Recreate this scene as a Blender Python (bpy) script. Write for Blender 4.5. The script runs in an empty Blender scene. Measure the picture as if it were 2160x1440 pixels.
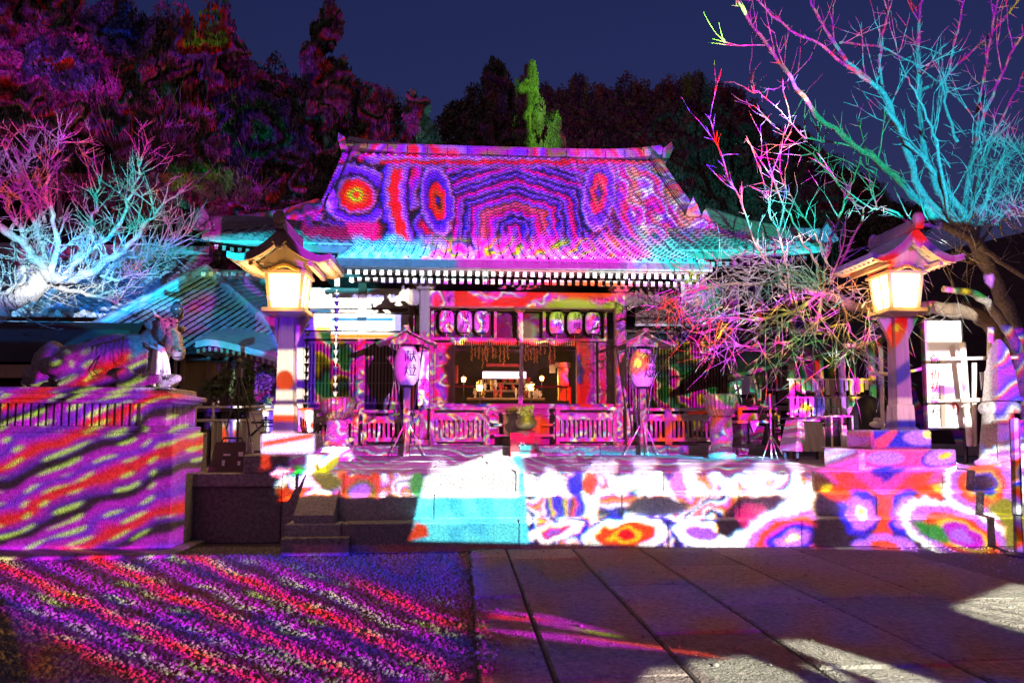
import bpy, math, random
import numpy as np
from mathutils import Vector, Matrix

random.seed(7)
rng = np.random.default_rng(11)
S = bpy.context.scene
COL = S.collection
R = math.radians

# ------------------------------------------------------------------ camera
CAM = Vector((0, 0, 1.35)); FPX = 1500.0
YAW, PITCH = R(4), R(4)
RT = Vector((math.cos(YAW), -math.sin(YAW), 0))
FW = Vector((math.sin(YAW) * math.cos(PITCH), math.cos(YAW) * math.cos(PITCH), math.sin(PITCH)))
UP = RT.cross(FW)
cam_data = bpy.data.cameras.new('camera'); cam = bpy.data.objects.new('camera', cam_data); COL.objects.link(cam)
cam_data.sensor_width = 36; cam_data.lens = 36 * FPX / 2160
cam_data.shift_y = 85 / 2160; cam_data.clip_start = .05; cam_data.clip_end = 900
cam.matrix_world = Matrix.Translation(CAM) @ Matrix((RT, UP, -FW)).transposed().to_4x4()
S.camera = cam

# ------------------------------------------------------------------ world: deep blue night sky
w = bpy.data.worlds.new('World'); S.world = w; w.use_nodes = True
nt = w.node_tree; nt.nodes.clear()
sky = nt.nodes.new('ShaderNodeTexSky'); sky.sky_type = 'NISHITA'; sky.sun_disc = False
sky.sun_elevation = R(1.5); sky.sun_rotation = R(200); sky.air_density = 1.5; sky.ozone_density = 4
tint = nt.nodes.new('ShaderNodeMix'); tint.data_type = 'RGBA'; tint.blend_type = 'MULTIPLY'; tint.inputs[0].default_value = 1
tint.inputs[7].default_value = (.95, .52, 1.0, 1)
bg = nt.nodes.new('ShaderNodeBackground'); bg.inputs['Strength'].default_value = .125
wo = nt.nodes.new('ShaderNodeOutputWorld')
nt.links.new(sky.outputs[0], tint.inputs[6]); nt.links.new(tint.outputs[2], bg.inputs['Color']); nt.links.new(bg.outputs[0], wo.inputs[0])
# weak pinkish sun added as a soft fill to lift the dark areas
sd = bpy.data.lights.new('night_glow', 'SUN'); sd.energy = .16; sd.angle = R(40); sd.color = (1, .50, .62)
so = bpy.data.objects.new('night_glow', sd); COL.objects.link(so); so.rotation_euler = (R(52), 0, R(-18))
S.view_settings.view_transform = 'Standard'; S.view_settings.look = 'None'
S.view_settings.exposure = 0; S.view_settings.gamma = 1; S.view_settings.use_curve_mapping = False

# ------------------------------------------------------------------ measuring helpers
def ray(px, py):
    return FW + RT * ((px - 1080) / FPX) + UP * ((805 - py) / FPX)
def P(px, py, Y):
    d = ray(px, py); return CAM + d * ((Y - CAM.y) / d.y)
def G(px, py, z=0.0):
    d = ray(px, py); return CAM + d * ((z - CAM.z) / d.z)
def XZ(px, py, Y):
    p = P(px, py, Y); return p.x, p.z

ZT = .85                       # terrace height
YA, YB, YC = 8.10, 8.45, 8.80  # the three risers
Z1, Z2 = .33, .60
X0 = 1.35                      # axis of the hall
YP, YW = 16.2, 19.3            # porch pillars, hall wall
# roof profile (Y, z) from ridge to porch eave
PROF = [(23.6, 10.75), (22.6, 9.78), (21.6, 8.92), (20.6, 8.13), (19.6, 7.42), (18.7, 6.82), (17.7, 6.22), (16.8, 5.72), (15.8, 5.27), (14.7, 4.92)]
PROF = [(y, P(1085, py, y).z) for (y, _), py in zip(PROF, [332, 361, 392, 423, 453, 479, 503, 523, 538, 550])]
XL, XR = P(727, 325, 23.4).x, P(1403, 318, 23.4).x
XC = (XL + XR) / 2; HW = (XR - XL) / 2       # gable half width
HS = 7.55                                    # skirt half width at the main eave
HP = 3.95                                    # porch half width
JM = 7                                       # PROF index of the main eave

# ------------------------------------------------------------------ projector pictures
MAG = np.array((.62, .012, .70)); VIO = np.array((.24, .03, .95)); LIL = np.array((.56, .21, .95)); BLU = np.array((.01, .03, .85))
RED = np.array((.95, .012, .02)); ORG = np.array((1, .13, .006)); YEL = np.array((1, .78, .02)); LIM = np.array((.42, .60, .03))
CYA = np.array((.01, .58, .82)); TEA = np.array((.01, .50, .36)); WHI = np.array((1., 1, 1)); GRN = np.array((.01, .38, .05))
PNK = np.array((.95, .04, .32)); BLK = np.array((0., 0, 0)); OLV = np.array((.28, .27, .01)); SKB = np.array((.02, .30, .85))
CW, CH = 1080, 720
XX, YY = np.meshgrid((np.arange(CW) + .5) * 2, (np.arange(CH) + .5) * 2)
XX = XX.astype(np.float32); YY = YY.astype(np.float32)
def sm(a, b, v):
    t = np.clip((v - a) / (b - a), 0, 1); return t * t * (3 - 2 * t)
def wob(sx, sy, n=9, seed=0):
    r = np.random.default_rng(seed); o = np.zeros_like(XX)
    for _ in range(n):
        a = r.uniform(0, 6.28); k = r.uniform(.5, 1.6)
        o += np.sin(XX * math.cos(a) * k * 6.28 / sx + YY * math.sin(a) * k * 6.28 / sy + r.uniform(0, 6.28))
    return o / math.sqrt(n) * 1.2
def put(C, m, col, g=1.0):
    m = m[..., None].astype(np.float32); C[:] = C * (1 - m) + m * (col * g if isinstance(col, np.ndarray) and col.ndim == 1 else col)
def box(x0, y0, x1, y1, e=4, X=None, Y=None):
    X = XX if X is None else X; Y = YY if Y is None else Y
    return sm(x0 - e, x0 + e, X) * (1 - sm(x1 - e, x1 + e, X)) * sm(y0 - e, y0 + e, Y) * (1 - sm(y1 - e, y1 + e, Y))
def ell(cx, cy, rx, ry, rot=0, e=.08, sp=0, n=0):
    c, s = math.cos(R(rot)), math.sin(R(rot)); x = XX - cx; y = YY - cy
    u = (x * c + y * s) / rx; v = (-x * s + y * c) / ry; d = np.sqrt(u * u + v * v)
    if n: d = d * (1 + sp * np.abs(np.sin(np.arctan2(v, u) * n / 2)))
    return d
def disc(*a, e=.08, **k):
    return 1 - sm(1 - e, 1 + e, ell(*a, **k))
def poly(pts, e=3):
    o = np.full_like(XX, 1e9); n = len(pts); ar = sum(pts[i][0] * pts[(i + 1) % n][1] - pts[(i + 1) % n][0] * pts[i][1] for i in range(n))
    sg = 1 if ar > 0 else -1        # convex polygons only
    for i in range(n):
        (x0, y0), (x1, y1) = pts[i], pts[(i + 1) % n]; L = math.hypot(x1 - x0, y1 - y0)
        o = np.minimum(o, sg * ((x1 - x0) * (YY - y0) - (y1 - y0) * (XX - x0)) / L)
    return sm(-e, e, o)
def ramp(f, stops):
    f = f - np.floor(f); n = len(stops); ps = [s[0] for s in stops] + [1.0 + stops[0][0]]
    cs = [s[1] for s in stops] + [stops[0][1]]
    return np.stack([np.interp(f, ps, [c[i] for c in cs]) for i in range(3)], -1)
def rings(C, cx, cy, rx, ry, cols, rot=0, n=0, sp=0, e=.05):
    d = ell(cx, cy, rx, ry, rot, n=n, sp=sp)
    for r, col in cols:
        put(C, 1 - sm(r - e, r + e, d), col)

def warp(C, a, sx=46, seed=60, fr=1.4, gam=1.0):
    """liquid distortion of the projected artwork, with the slight colour misconvergence of a projector"""
    u = a * wob(sx, sx * .8, seed=seed) + a * .45 * wob(sx * .42, sx * .4, seed=seed + 1); v = a * wob(sx, sx * .8, seed=seed + 2) + a * .45 * wob(sx * .42, sx * .4, seed=seed + 3)
    o = np.empty_like(C)
    for k, d in enumerate((-fr, 0, fr)):
        x = np.clip((XX + u + d) / 2 - .5, 0, CW - 1.01); y = np.clip((YY + v * .8 + d * .6) / 2 - .5, 0, CH - 1.01); xi = x.astype(int); yi = y.astype(int); fx = x - xi; fy = y - yi; P_ = C[..., k]
        o[..., k] = (P_[yi, xi] * (1 - fx) + P_[yi, xi + 1] * fx) * (1 - fy) + (P_[yi + 1, xi] * (1 - fx) + P_[yi + 1, xi + 1] * fx) * fy
    return np.maximum(o, 0) ** gam

def paint_main():
    C = np.zeros((CH, CW, 3), np.float32)
    w1, w2, w3, w4 = wob(260, 200, seed=1), wob(120, 110, seed=2), wob(60, 50, seed=3), wob(30, 26, seed=4)
    # --- woods: faint swirls
    f = np.sqrt(((XX - 560) / 1.25) ** 2 + (YY - 300) ** 2) / 90 + .55 * w1 + .3 * w2
    wood = ramp(f, [(0, VIO * .55), (.14, MAG * .5), (.28, RED * .3), (.4, BLK), (.62, BLK), (.72, TEA * .10), (.8, MAG * .45), (.9, RED * .35)])
    fade = (1 - .86 * sm(830, 960, XX)) * (1 - .3 * sm(300, 620, YY))
    fade = fade * (1 - .97 * sm(1180, 1450, XX)) * (1 - .8 * (1 - sm(380, 440, XX)) * sm(270, 320, YY))
    C += (wood * fade[..., None] * 1.1).astype(np.float32)
    rings(C, 415, 75, 55, 75, [(1.2, VIO * .6), (1, RED * .35), (.6, LIM * .25), (.35, RED * .4)])
    rings(C, 530, 280, 105, 95, [(1.1, BLK), (1, VIO * .35), (.8, TEA * .14), (.62, BLK), (.5, VIO * .45), (.25, TEA * .2)], n=14, sp=.16)
    rings(C, 250, 60, 90, 60, [(1, VIO * .4), (.7, BLK), (.55, BLU * .5)])
    rings(C, 105, 150, 120, 80, [(1.1, MAG * .8), (.7, VIO * .9), (.3, RED * .7)], rot=20)
    put(C, poly([(1100, 140), (1135, 150), (1160, 220), (1155, 322), (1095, 322), (1092, 200)], 6), GRN * .9 + LIM * .5)
    put(C, box(1150, 250, 1190, 322, 12), RED * .35 + VIO * .1)
    put(C, poly([(870, 200), (930, 240), (940, 320), (850, 320)], 10), TEA * .28 + VIO * .12)
    put(C, box(330, 380, 470, 432, 25), GRN * .35)
    WOOD = C * (.25 + .75 * sm(-.5, .6, wob(70, 60, seed=9) + .5 * w4))[..., None]; WOOD = warp(WOOD, 13, 90, 80, 2)
    put(WOOD, poly([(1095, 140), (1135, 150), (1160, 220), (1155, 330), (1090, 330), (1090, 200)], 6) * .8, GRN * .9 + LIM * .45)
    C = np.zeros_like(C)
    # --- roof
    roof = np.clip(poly([(720, 304), (1412, 304), (1530, 492), (640, 492)], 1) + poly([(640, 488), (1530, 488), (1640, 560), (560, 560)], 1), 0, 1)
    dx = np.abs(XX - 1083); s = np.maximum(dx * (1 - .0008 * (YY - 330)), (484 - YY + .30 * dx) / .95) + 1.0 * w4
    s = np.where(s > 0, s, 0)
    T = ramp(s / 33 + .12, [(0, BLK), (.07, BLU * .7), (.13, LIL * .8), (.22, VIO * .8), (.32, MAG * .6 + VIO * .3), (.42, RED * .9), (.5, MAG * .7), (.58, BLK), (.66, BLU * .5), (.72, VIO), (.8, LIL * .7), (.86, VIO * .8), (.93, BLK)])
    Rf = T.astype(np.float32) * .95
    orng = sm(20, 40, s) * (1 - sm(70, 90, s)) * sm(.35, .6, np.sin(s / 7))
    put(Rf, orng * .6, ORG * .8)
    side = sm(162, 166, dx)
    so_ = (XX - 1083) * np.where(XX < 1083, -1, 1); fo = (so_ - .30 * (YY - 320) + 9 * w2 + 5 * w3) / 58
    sd_ = ramp(fo, [(0, BLK), (.1, LIL * .7), (.2, VIO * .9), (.34, MAG * .7 + RED * .2), (.45, RED * .8), (.55, MAG * .5), (.62, VIO * .8), (.72, LIL * .7), (.8, BLK), (.9, BLK)])
    Rf = Rf * (1 - side[..., None]) + side[..., None] * sd_.astype(np.float32)
    for cx, cy, rx, ry, rt in ((922, 425, 36, 80, -8), (1262, 408, 36, 84, 6)):
        rings(Rf, cx, cy, rx, ry, [(1.1, BLK), (1, LIL * .9), (.86, VIO * .8), (.66, BLU * .6), (.54, RED), (.34, ORG * .7), (.2, BLK), (.1, BLU)], rot=rt, n=26, sp=.07)
    # comma and spiral left of the centre
    rings(Rf, 750, 412, 80, 68, [(1.12, BLK), (1, LIL * .8), (.9, VIO * .95), (.7, BLK), (.6, LIL * .7), (.5, RED * .9), (.32, ORG * .8), (.2, LIM), (.1, RED)], rot=15, n=24, sp=.08)
    arc = np.abs(XX - (845 - 14 * np.sin((YY - 330) / 50)))
    put(Rf, (1 - sm(30, 33, arc)) * sm(330, 345, YY), BLK); put(Rf, (1 - sm(24, 27, arc)) * sm(330, 345, YY), VIO * .9); put(Rf, (1 - sm(17, 20, arc)) * sm(335, 350, YY), LIL * .7)
    put(Rf, (1 - sm(9, 12, arc)) * sm(345, 360, YY), RED * .9)
    put(Rf, box(640, 470, 800, 505, 8), MAG * .4 + RED * .4)
    # right of the centre: restless magenta weave
    wv = ramp((XX * .8 - YY * .55 + 14 * w3) / 34 + .8 * np.sin((YY + XX * .25) / 9) * .35,
              [(0, MAG), (.2, RED * .9), (.35, MAG * .9), (.5, VIO), (.65, WHI * .75), (.72, MAG), (.85, BLK)])
    rm = sm(1308, 1316, XX - .42 * (YY - 400))
    Rf = Rf * (1 - rm[..., None]) + rm[..., None] * wv.astype(np.float32)
    blk2 = sm(.3, .6, w3) * rm * .55; put(Rf, blk2, LIM * .6 + RED * .3)
    # ridge bands
    rb = ramp(XX / 150 + .3 * w2, [(0, MAG), (.25, RED), (.45, LIL), (.6, VIO), (.8, MAG), (.9, OLV)])
    q = 1 - sm(330, 334, YY + .0 * XX); Rf = Rf * (1 - q[..., None]) + q[..., None] * rb.astype(np.float32)
    put(Rf, box(780, 331, 1390, 337, 2), LIL * .8); put(Rf, box(800, 338, 1390, 346, 2), RED * .7); put(Rf, box(820, 348, 1380, 354, 2), LIL * .55)
    # foot of the roof: cyan at both sides, wild in the middle
    lo = sm(492, 512, YY + 6 * w3)
    lc = ramp(XX / 170 + .5 * w3, [(0, MAG), (.2, LIL), (.35, RED), (.5, LIM * .8), (.6, BLK), (.7, LIL), (.85, PNK)])
    cy = 1 - sm(860, 960, XX + 25 * w3)
    lc = lc * (1 - cy[..., None]) + cy[..., None] * (CYA * .55 + BLU * .28 + .12 * WHI + .12 * w4[..., None] * WHI * .4)
    tr = sm(1330, 1420, XX + 20 * w3)
    lc = lc * (1 - tr[..., None]) + tr[..., None] * (CYA * .35 + TEA * .3 + WHI * .12)
    Rf = Rf * (1 - lo[..., None]) + lo[..., None] * lc.astype(np.float32)
    Rf = warp(Rf.astype(np.float32), 1.9, 40, 61, 1.3, 1.2)
    C[:] = C * (1 - roof[..., None]) + roof[..., None] * np.clip(Rf, 0, 3)
    # outer skirts and the low roofs at the left
    put(C, poly([(300, 560), (405, 505), (640, 478), (700, 570), (600, 590)], 6), CYA * .55 + TEA * .3)
    put(C, poly([(1500, 490), (1760, 520), (1760, 560), (1440, 560)], 6), TEA * .8 + CYA * .12)
    put(C, poly([(-5, 545), (420, 540), (420, 600), (250, 665), (-5, 665)], 6), CYA * .25 + BLU * .45 + SKB * .2)
    br = ramp((XX + YY) / 300 + .2 * w2, [(0, SKB), (.4, CYA * .8), (.7, SKB * .9 + BLU * .2)])
    m = poly([(190, 690), (430, 560), (450, 560), (620, 700), (600, 745), (380, 735)], 4)
    C[:] = C * (1 - m[..., None]) + m[..., None] * br.astype(np.float32) * 2.2
    put(C, disc(425, 640, 34, 26, e=.3) * .8, MAG); put(C, disc(432, 632, 13, 9, e=.3), RED); put(C, disc(420, 690, 34, 26, e=.4), PNK * .5)
    # --- facade
    fx = np.abs(XX - 1100)
    ff = (YY + 30 * w2 + .3 * fx + 7 * w4) / 84 + .25 * w3
    fac = ramp(ff, [(0, MAG), (.18, MAG * .9 + VIO * .2), (.27, RED), (.36, ORG * .6 + MAG * .3), (.42, MAG), (.52, VIO * .9), (.57, LIL), (.61, WHI * 1.5), (.65, LIM), (.69, BLU * .7), (.74, BLK), (.80, MAG), (.92, PNK)])
    f2 = ramp((YY * .55 + fx * .8 + 24 * w3 + 9 * w4) / 46, [(0, MAG), (.14, VIO * .8), (.24, BLK), (.34, RED), (.42, YEL * .8), (.48, WHI * 1.5), (.54, GRN * .6), (.6, BLU), (.7, BLK), (.8, MAG), (.9, LIL)])
    z2 = sm(-.15, .25, wob(90, 70, seed=15))[..., None] * .85; fac = fac * (1 - z2) + z2 * f2
    low = box(380, 697, 1850, 960, 3) + box(885, 545, 1330, 700, 3); low = np.clip(low, 0, 1)
    C[:] = C * (1 - low[..., None]) + low[..., None] * fac.astype(np.float32) * 1.5
    # lattices left and right: green / olive bands edged white
    for a, b, c, d in ((640, 700, 775, 850), (1410, 720, 1530, 865), (1530, 690, 1850, 900)):
        gg = ramp((YY * .9 - XX * .35 + 16 * w3) / 96, [(0, TEA * .4), (.24, GRN * .7), (.3, WHI * .8), (.36, RED), (.45, MAG), (.6, MAG), (.66, YEL * .8), (.72, OLV), (.9, BLK)])
        m = box(a, b, c, d, 3); C[:] = C * (1 - m[..., None]) + m[..., None] * gg.astype(np.float32) * 1.1
    # gutter and rafters
    put(C, box(690, 547, 1500, 569, 1), SKB * .45 + CYA * .12)
    put(C, box(960, 547, 1340, 569, 2) * sm(935, 985, XX) * (1 - sm(1290, 1360, XX)), MAG * .7 + PNK * .15)
    put(C, box(1340, 547, 1760, 569, 2) * sm(1300, 1400, XX), CYA * .3 + TEA * .2)
    put(C, box(690, 569, 1760, 599, 1), WHI * .9 + CYA * .3)
    put(C, box(1040, 569, 1240, 597, 2), PNK + WHI * .6)
    put(C, box(780, 597, 905, 700, 2), LIL * .5 + CYA * .25 + WHI * .15)
    put(C, box(1318, 597, 1430, 700, 2), WHI * .30 + LIL * .12)
    put(C, box(1430, 597, 1620, 700, 16), TEA * .45)
    put(C, box(905, 596, 1318, 648, 2) * sm(.1, .5, w2), RED * .9); put(C, disc(1245, 610, 90, 22, e=.3), ORG * .9)
    # white plaster of the hall left of the porch
    put(C, poly([(636, 612), (868, 612), (868, 697), (636, 697)], 2), WHI * 3.2 + CYA * .3)
    put(C, box(636, 651, 868, 661, 2), CYA * .6 + BLU * .4)
    put(C, box(636, 688, 870, 697, 2), RED * 2 + YEL)
    # porch interior details
    rings(C, 1238, 772, 30, 98, [(1.25, MAG), (.92, RED), (.34, BLU), (.22, BLK)], n=20, sp=.05)
    put(C, box(905, 725, 915, 850, 2), RED); put(C, disc(1205, 650, 62, 20, e=.3), LIM); put(C, disc(1290, 650, 25, 14), LIM)
    put(C, disc(1130, 690, 26, 22, e=.3), LIM + WHI * .8)
    put(C, box(958, 717, 1218, 850, 2), MAG * .07 + RED * .03)
    put(C, box(1045, 655, 1145, 718, 3) * .5, PNK)
    put(C, disc(1355, 776, 36, 52), MAG * .7 + LIL * .8); put(C, disc(1346, 765, 20, 26, rot=25, e=.2), ORG + RED * .3); put(C, disc(1342, 768, 7, 9, e=.3), YEL * 1.3); put(C, disc(1352, 750, 7, 6, e=.3), YEL)
    put(C, disc(860, 785, 30, 48, e=.1), LIL * 1.2 + WHI * .3)
    put(C, disc(835, 820, 36, 24, e=.3), VIO * .6)
    put(C, box(1285, 725, 1312, 850, 3), RED * .8 + MAG * .4)
    rings(C, 1450, 905, 95, 40, [(1, MAG), (.8, ORG), (.55, MAG), (.35, YEL), (.2, BLU)], rot=-25)
    rings(C, 830, 770, 30, 40, [(1, MAG)])
    # middle foreground pieces (offering box, censer)
    put(C, box(1050, 835, 1160, 945, 10), MAG * .7 + PNK * .3); put(C, disc(1085, 893, 30, 34, e=.3), OLV * 1.3)
    put(C, disc(1140, 900, 26, 20, rot=0, e=.3), ORG)
    put(C, disc(1112, 928, 34, 16, e=.3), PNK)
    # --- left side low: entrance eye, posters
    put(C, box(380, 700, 600, 940, 4), VIO * .10)
    rings(C, 412, 800, 48, 62, [(1, VIO), (.85, LIL), (.68, RED), (.3, ORG), (.16, BLU)])
    put(C, disc(470, 850, 36, 20, rot=-20, e=.2), VIO + LIL * .4); put(C, disc(480, 760, 70, 16, rot=25, e=.3), MAG * .5)
    put(C, box(440, 860, 550, 935, 3), LIL * .9); rings(C, 500, 885, 50, 26, [(1, MAG), (.7, BLU * .8), (.4, WHI)])
    put(C, box(548, 860, 610, 935, 3), WHI * 1.3); put(C, poly([(540, 880), (560, 860), (560, 990), (530, 990)], 5), ORG)
    put(C, box(628, 862, 660, 918, 3), CYA * 1.2)
    # --- terrace and steps
    tz = ramp((YY * 5.2 + .14 * np.abs(XX - 1100) + 40 * w1 + 22 * w2) / 74, [(0, MAG), (.1, LIL), (.18, MAG), (.3, RED * .8), (.36, BLK), (.46, BLU * .9), (.56, WHI * 1.8), (.62, BLK), (.74, MAG), (.84, PNK), (.92, BLK)])
    m = box(600, 938, 1850, 1002, 2); C[:] = C * (1 - m[..., None]) + m[..., None] * tz.astype(np.float32) * .58
    m = box(900, 958, 1690, 1003, 6) * sm(-.4, .5, w2 + .6 * w3) * sm(955, 985, YY); put(C, m * .75, WHI * 1.0 + LIL * .4)
    put(C, poly([(1075, 942), (1400, 956), (1700, 970), (1500, 968), (1250, 958)], 2) * .8, CYA * .8)
    # step 1 face
    put(C, box(440, 998, 2200, 1046, 2), BLK)
    mz = ramp((XX + 40 * w2 + 1.6 * (YY - 1020)) / 150 + .3 * w3, [(0, WHI * 2), (.2, LIL * 1.3), (.3, ORG), (.36, YEL), (.42, LIL * 1.4), (.55, WHI * 2), (.68, MAG), (.76, BLU), (.82, GRN * .9), (.9, WHI * 1.8)])
    m = box(640, 1000, 1715, 1045, 2); C[:] = C * (1 - m[..., None]) + m[..., None] * mz.astype(np.float32)
    put(C, box(1090, 1000, 1690, 1045, 3) * sm(-.7, .0, w3 + .5 * w2), WHI * 2.2 + LIL * .5)
    for a, c in ((725, ORG), (790, ORG), (880, GRN), (1215, BLU), (1245, ORG), (1430, ORG * .8 + LIL)):
        put(C, disc(a, 1022, 17, 26, e=.25, n=0), c * 1.1)
    rings(C, 760, 1035, 42, 34, [(1, ORG), (.75, OLV), (.5, LIL * 1.2)])
    put(C, disc(680, 1015, 34, 22, e=.2), OLV); put(C, disc(640, 1022, 22, 24), LIL * 1.6 + WHI)
    put(C, poly([(590, 1000), (632, 1000), (590, 1052)], 2), WHI * 1.2); put(C, box(590, 1030, 640, 1060, 2), ORG)
    put(C, disc(660, 975, 26, 26, e=.15), WHI * 1.6); put(C, disc(676, 990, 22, 14, e=.2), OLV * 1.5)
    put(C, disc(590, 995, 16, 8), PNK + WHI * .5); put(C, disc(630, 992, 10, 6), GRN * 1.5)
    # step 2 and 3 faces, left part stays dark
    put(C, box(440, 1046, 2300, 1180, 2), BLK)
    st = ramp((XX * .9 + 34 * w2 + 22 * w3 + (YY - 1100) * 1.1) / 118, [(0, WHI * 2), (.2, LIL * 1.6), (.36, ORG), (.42, YEL), (.5, PNK), (.6, WHI * 1.8), (.75, BLU), (.86, BLK), (.93, BLK)])
    m = box(1085, 1044, 2300, 1158, 2); C[:] = C * (1 - m[..., None]) + m[..., None] * st.astype(np.float32)
    put(C, disc(1385, 1068, 60, 20, e=.15), BLK); put(C, box(1150, 1046, 1230, 1092, 3), BLU)
    for k, c in enumerate((YEL, BLU, YEL, ORG)): put(C, poly([(1158 + 16 * k, 1048), (1166 + 16 * k, 1048), (1172 + 14 * k, 1090), (1162 + 14 * k, 1090)], 2), c)
    put(C, box(1232, 1046, 1262, 1094, 3), WHI * 2 + YEL); put(C, disc(1090, 1070, 22, 28, rot=-20), ORG)
    rings(C, 1170, 1120, 64, 20, [(1.1, BLU), (.95, WHI * 2), (.5, PNK), (.3, LIL)], rot=-12)
    rings(C, 1320, 1128, 96, 38, [(1.1, BLU), (1, WHI * 2), (.68, ORG), (.42, YEL), (.26, RED)], rot=-6, n=20, sp=.05)
    rings(C, 1480, 1125, 60, 30, [(1.1, BLU), (1, WHI * 2.2), (.5, LIL)], rot=10)
    # the big eyes at the right
    put(C, poly([(1560, 1046), (1700, 1046), (1640, 1100), (1560, 1158), (1500, 1120)], 4), BLK)
    put(C, disc(1590, 1090, 36, 30), PNK * .7)
    put(C, poly([(1500, 1160), (1700, 1026), (1790, 1090), (1800, 1160)], 8), WHI * 1.8)
    rings(C, 1672, 1136, 132, 68, [(1.0, WHI * 1.6), (.82, LIL * 1.4), (.66, ORG), (.50, PNK + LIL * .4), (.44, BLU), (.30, LIL * 1.3), (.13, YEL), (.07, WHI * 2)], rot=-14, n=30, sp=.08)
    bx = np.abs(XX - 1864)
    put(C, box(1715, 980, 2010, 1160, 10), BLK)
    put(C, poly([(1715, 985), (2010, 985), (1940, 1050), (1790, 1050)], 10), PNK * .9 + LIL * .5)
    bf = poly([(1730, 990), (1800, 1000), (1864, 1050), (1870, 1160), (1840, 1160), (1790, 1060)], 4) + poly([(1998, 990), (1928, 1000), (1864, 1050), (1858, 1160), (1888, 1160), (1938, 1060)], 4)
    put(C, np.clip(bf, 0, 1), ORG * .9 + PNK * .25)
    put(C, poly([(1820, 985), (1908, 985), (1864, 1020)], 5), BLU)
    for sx in (-1, 1):
        rings(C, 1864 + sx * 50, 1082, 44, 50, [(1, BLU), (.74, LIL * 1.3), (.3, WHI * 1.6), (.18, YEL)], rot=sx * 12)
        put(C, disc(1864 + sx * 100, 1040, 36, 18, rot=-sx * 20, e=.2), ORG); put(C, disc(1864 + sx * 118, 1028, 12, 8), YEL)
    put(C, disc(1864, 1085, 14, 44, e=.2), ORG); put(C, disc(1864, 1158, 70, 30, e=.1), LIL * 1.3); put(C, disc(1864, 1160, 34, 20), ORG)
    rings(C, 2075, 1022, 92, 72, [(1, WHI * 1.7), (.86, LIL * 1.25), (.62, ORG * 1.1), (.42, YEL), (.36, BLU), (.26, BLK)], rot=8, n=28, sp=.09)
    rings(C, 2030, 1130, 150, 62, [(1, WHI * 1.7), (.84, LIL * 1.2), (.62, ORG), (.44, YEL), (.36, MAG), (.2, LIL)], rot=24, n=34, sp=.08)
    put(C, disc(2140, 1085, 60, 26, rot=25, e=.2), OLV * 1.3); put(C, disc(1965, 1120, 40, 16, rot=30, e=.3), GRN)
    put(C, box(2120, 1095, 2300, 1160, 8), OLV * 1.2)
    # cyan beam over the steps
    put(C, poly([(1075, 945), (1100, 945), (1118, 1159), (850, 1141), (885, 1045), (892, 1010)], 2), CYA * 1.7 + WHI * .22)
    put(C, poly([(1070, 945), (1095, 990), (1092, 1048), (890, 1048), (895, 1006)], 3), WHI * 1.9 + CYA * .8)
    put(C, poly([(945, 1052), (975, 1052), (985, 1092), (955, 1092)], 3) * .5, TEA)
    cq = poly([(1075, 945), (1100, 945), (1118, 1159), (850, 1141), (885, 1045), (892, 1010)], 2) * sm(-.2, .9, w3 + .6 * w2) * .4; put(C, cq, CYA * .7 + TEA * .35)
    put(C, poly([(878, 1100), (900, 1108), (905, 1130), (860, 1141)], 3), ORG)
    put(C, poly([(848, 1139), (2300, 1170), (2300, 1300), (848, 1300)], 2), BLK)
    lim = C[YY[:, 0] > 1141].copy(); stp = warp(C, 3.0, 56, 70, 1.6, 1.12); mk = box(380, 700, 2300, 1146, 3); mk = mk * (1 - box(845, 935, 1125, 1160, 3)); C[:] = C * (1 - mk[..., None]) + mk[..., None] * stp
    # --- plinth of the right lantern
    put(C, box(1833, 902, 1970, 947, 2), BLU); put(C, disc(1935, 925, 40, 16, e=.1), LIL * 1.3); put(C, disc(1950, 918, 14, 9), YEL + WHI * .4)
    put(C, poly([(1836, 930), (1878, 905), (1885, 912), (1858, 947), (1836, 947)], 3), PNK + ORG * .4)
    put(C, box(1806, 947, 2012, 987, 2), PNK * .9 + LIL * .3); rings(C, 1975, 965, 52, 22, [(1, BLU), (.85, LIL * 1.3), (.3, YEL)], rot=-15)
    put(C, disc(1850, 970, 40, 14, e=.1), LIL * 1.2)
    # lantern posts and roofs
    put(C, box(560, 655, 665, 960, 3), VIO * .5 + BLU * .4)
    put(C, box(570, 735, 650, 800, 4), WHI * 1.8); put(C, disc(606, 800, 20, 22), ORG); put(C, box(570, 820, 650, 842, 3), WHI * 1.6)
    put(C, box(570, 842, 650, 852, 3), VIO * .4); put(C, box(570, 852, 650, 880, 4), WHI * 1.9); put(C, box(570, 872, 640, 888, 4), ORG)
    put(C, box(570, 888, 620, 908, 4), VIO * .5); put(C, box(545, 908, 670, 958, 3), LIL + WHI * .8)
    put(C, poly([(550, 932), (660, 912), (660, 924), (550, 944)], 3), ORG)
    LAMP = np.zeros_like(C); put(LAMP, poly([(598, 460), (640, 460), (740, 560), (730, 630), (640, 575)], 4), MAG * .6 + VIO * .7)
    put(LAMP, box(640, 560, 700, 650, 4) * .6, MAG)
    lq = ramp((XX + YY * .8 + 12 * w3) / 110, [(0, LIL), (.3, MAG * .9 + VIO * .3), (.5, VIO * .8), (.62, BLU * .5), (.75, LIL * .9), (.9, MAG)])
    m = box(1760, 460, 2010, 640, 4); LAMP[:] = LAMP * (1 - m[..., None]) + m[..., None] * lq.astype(np.float32) * .85; put(LAMP, disc(1835, 575, 50, 22, rot=-30, e=.2), RED)
    put(LAMP, disc(1915, 500, 20, 22, e=.3), RED); put(LAMP, disc(1925, 590, 42, 22, e=.3), BLU * .7)
    put(C, box(1850, 655, 1945, 905, 3), LIL * 1.0); put(C, disc(1893, 700, 18, 45, rot=28, e=.15), RED); put(C, disc(1895, 690, 6, 8), YEL)
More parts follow.
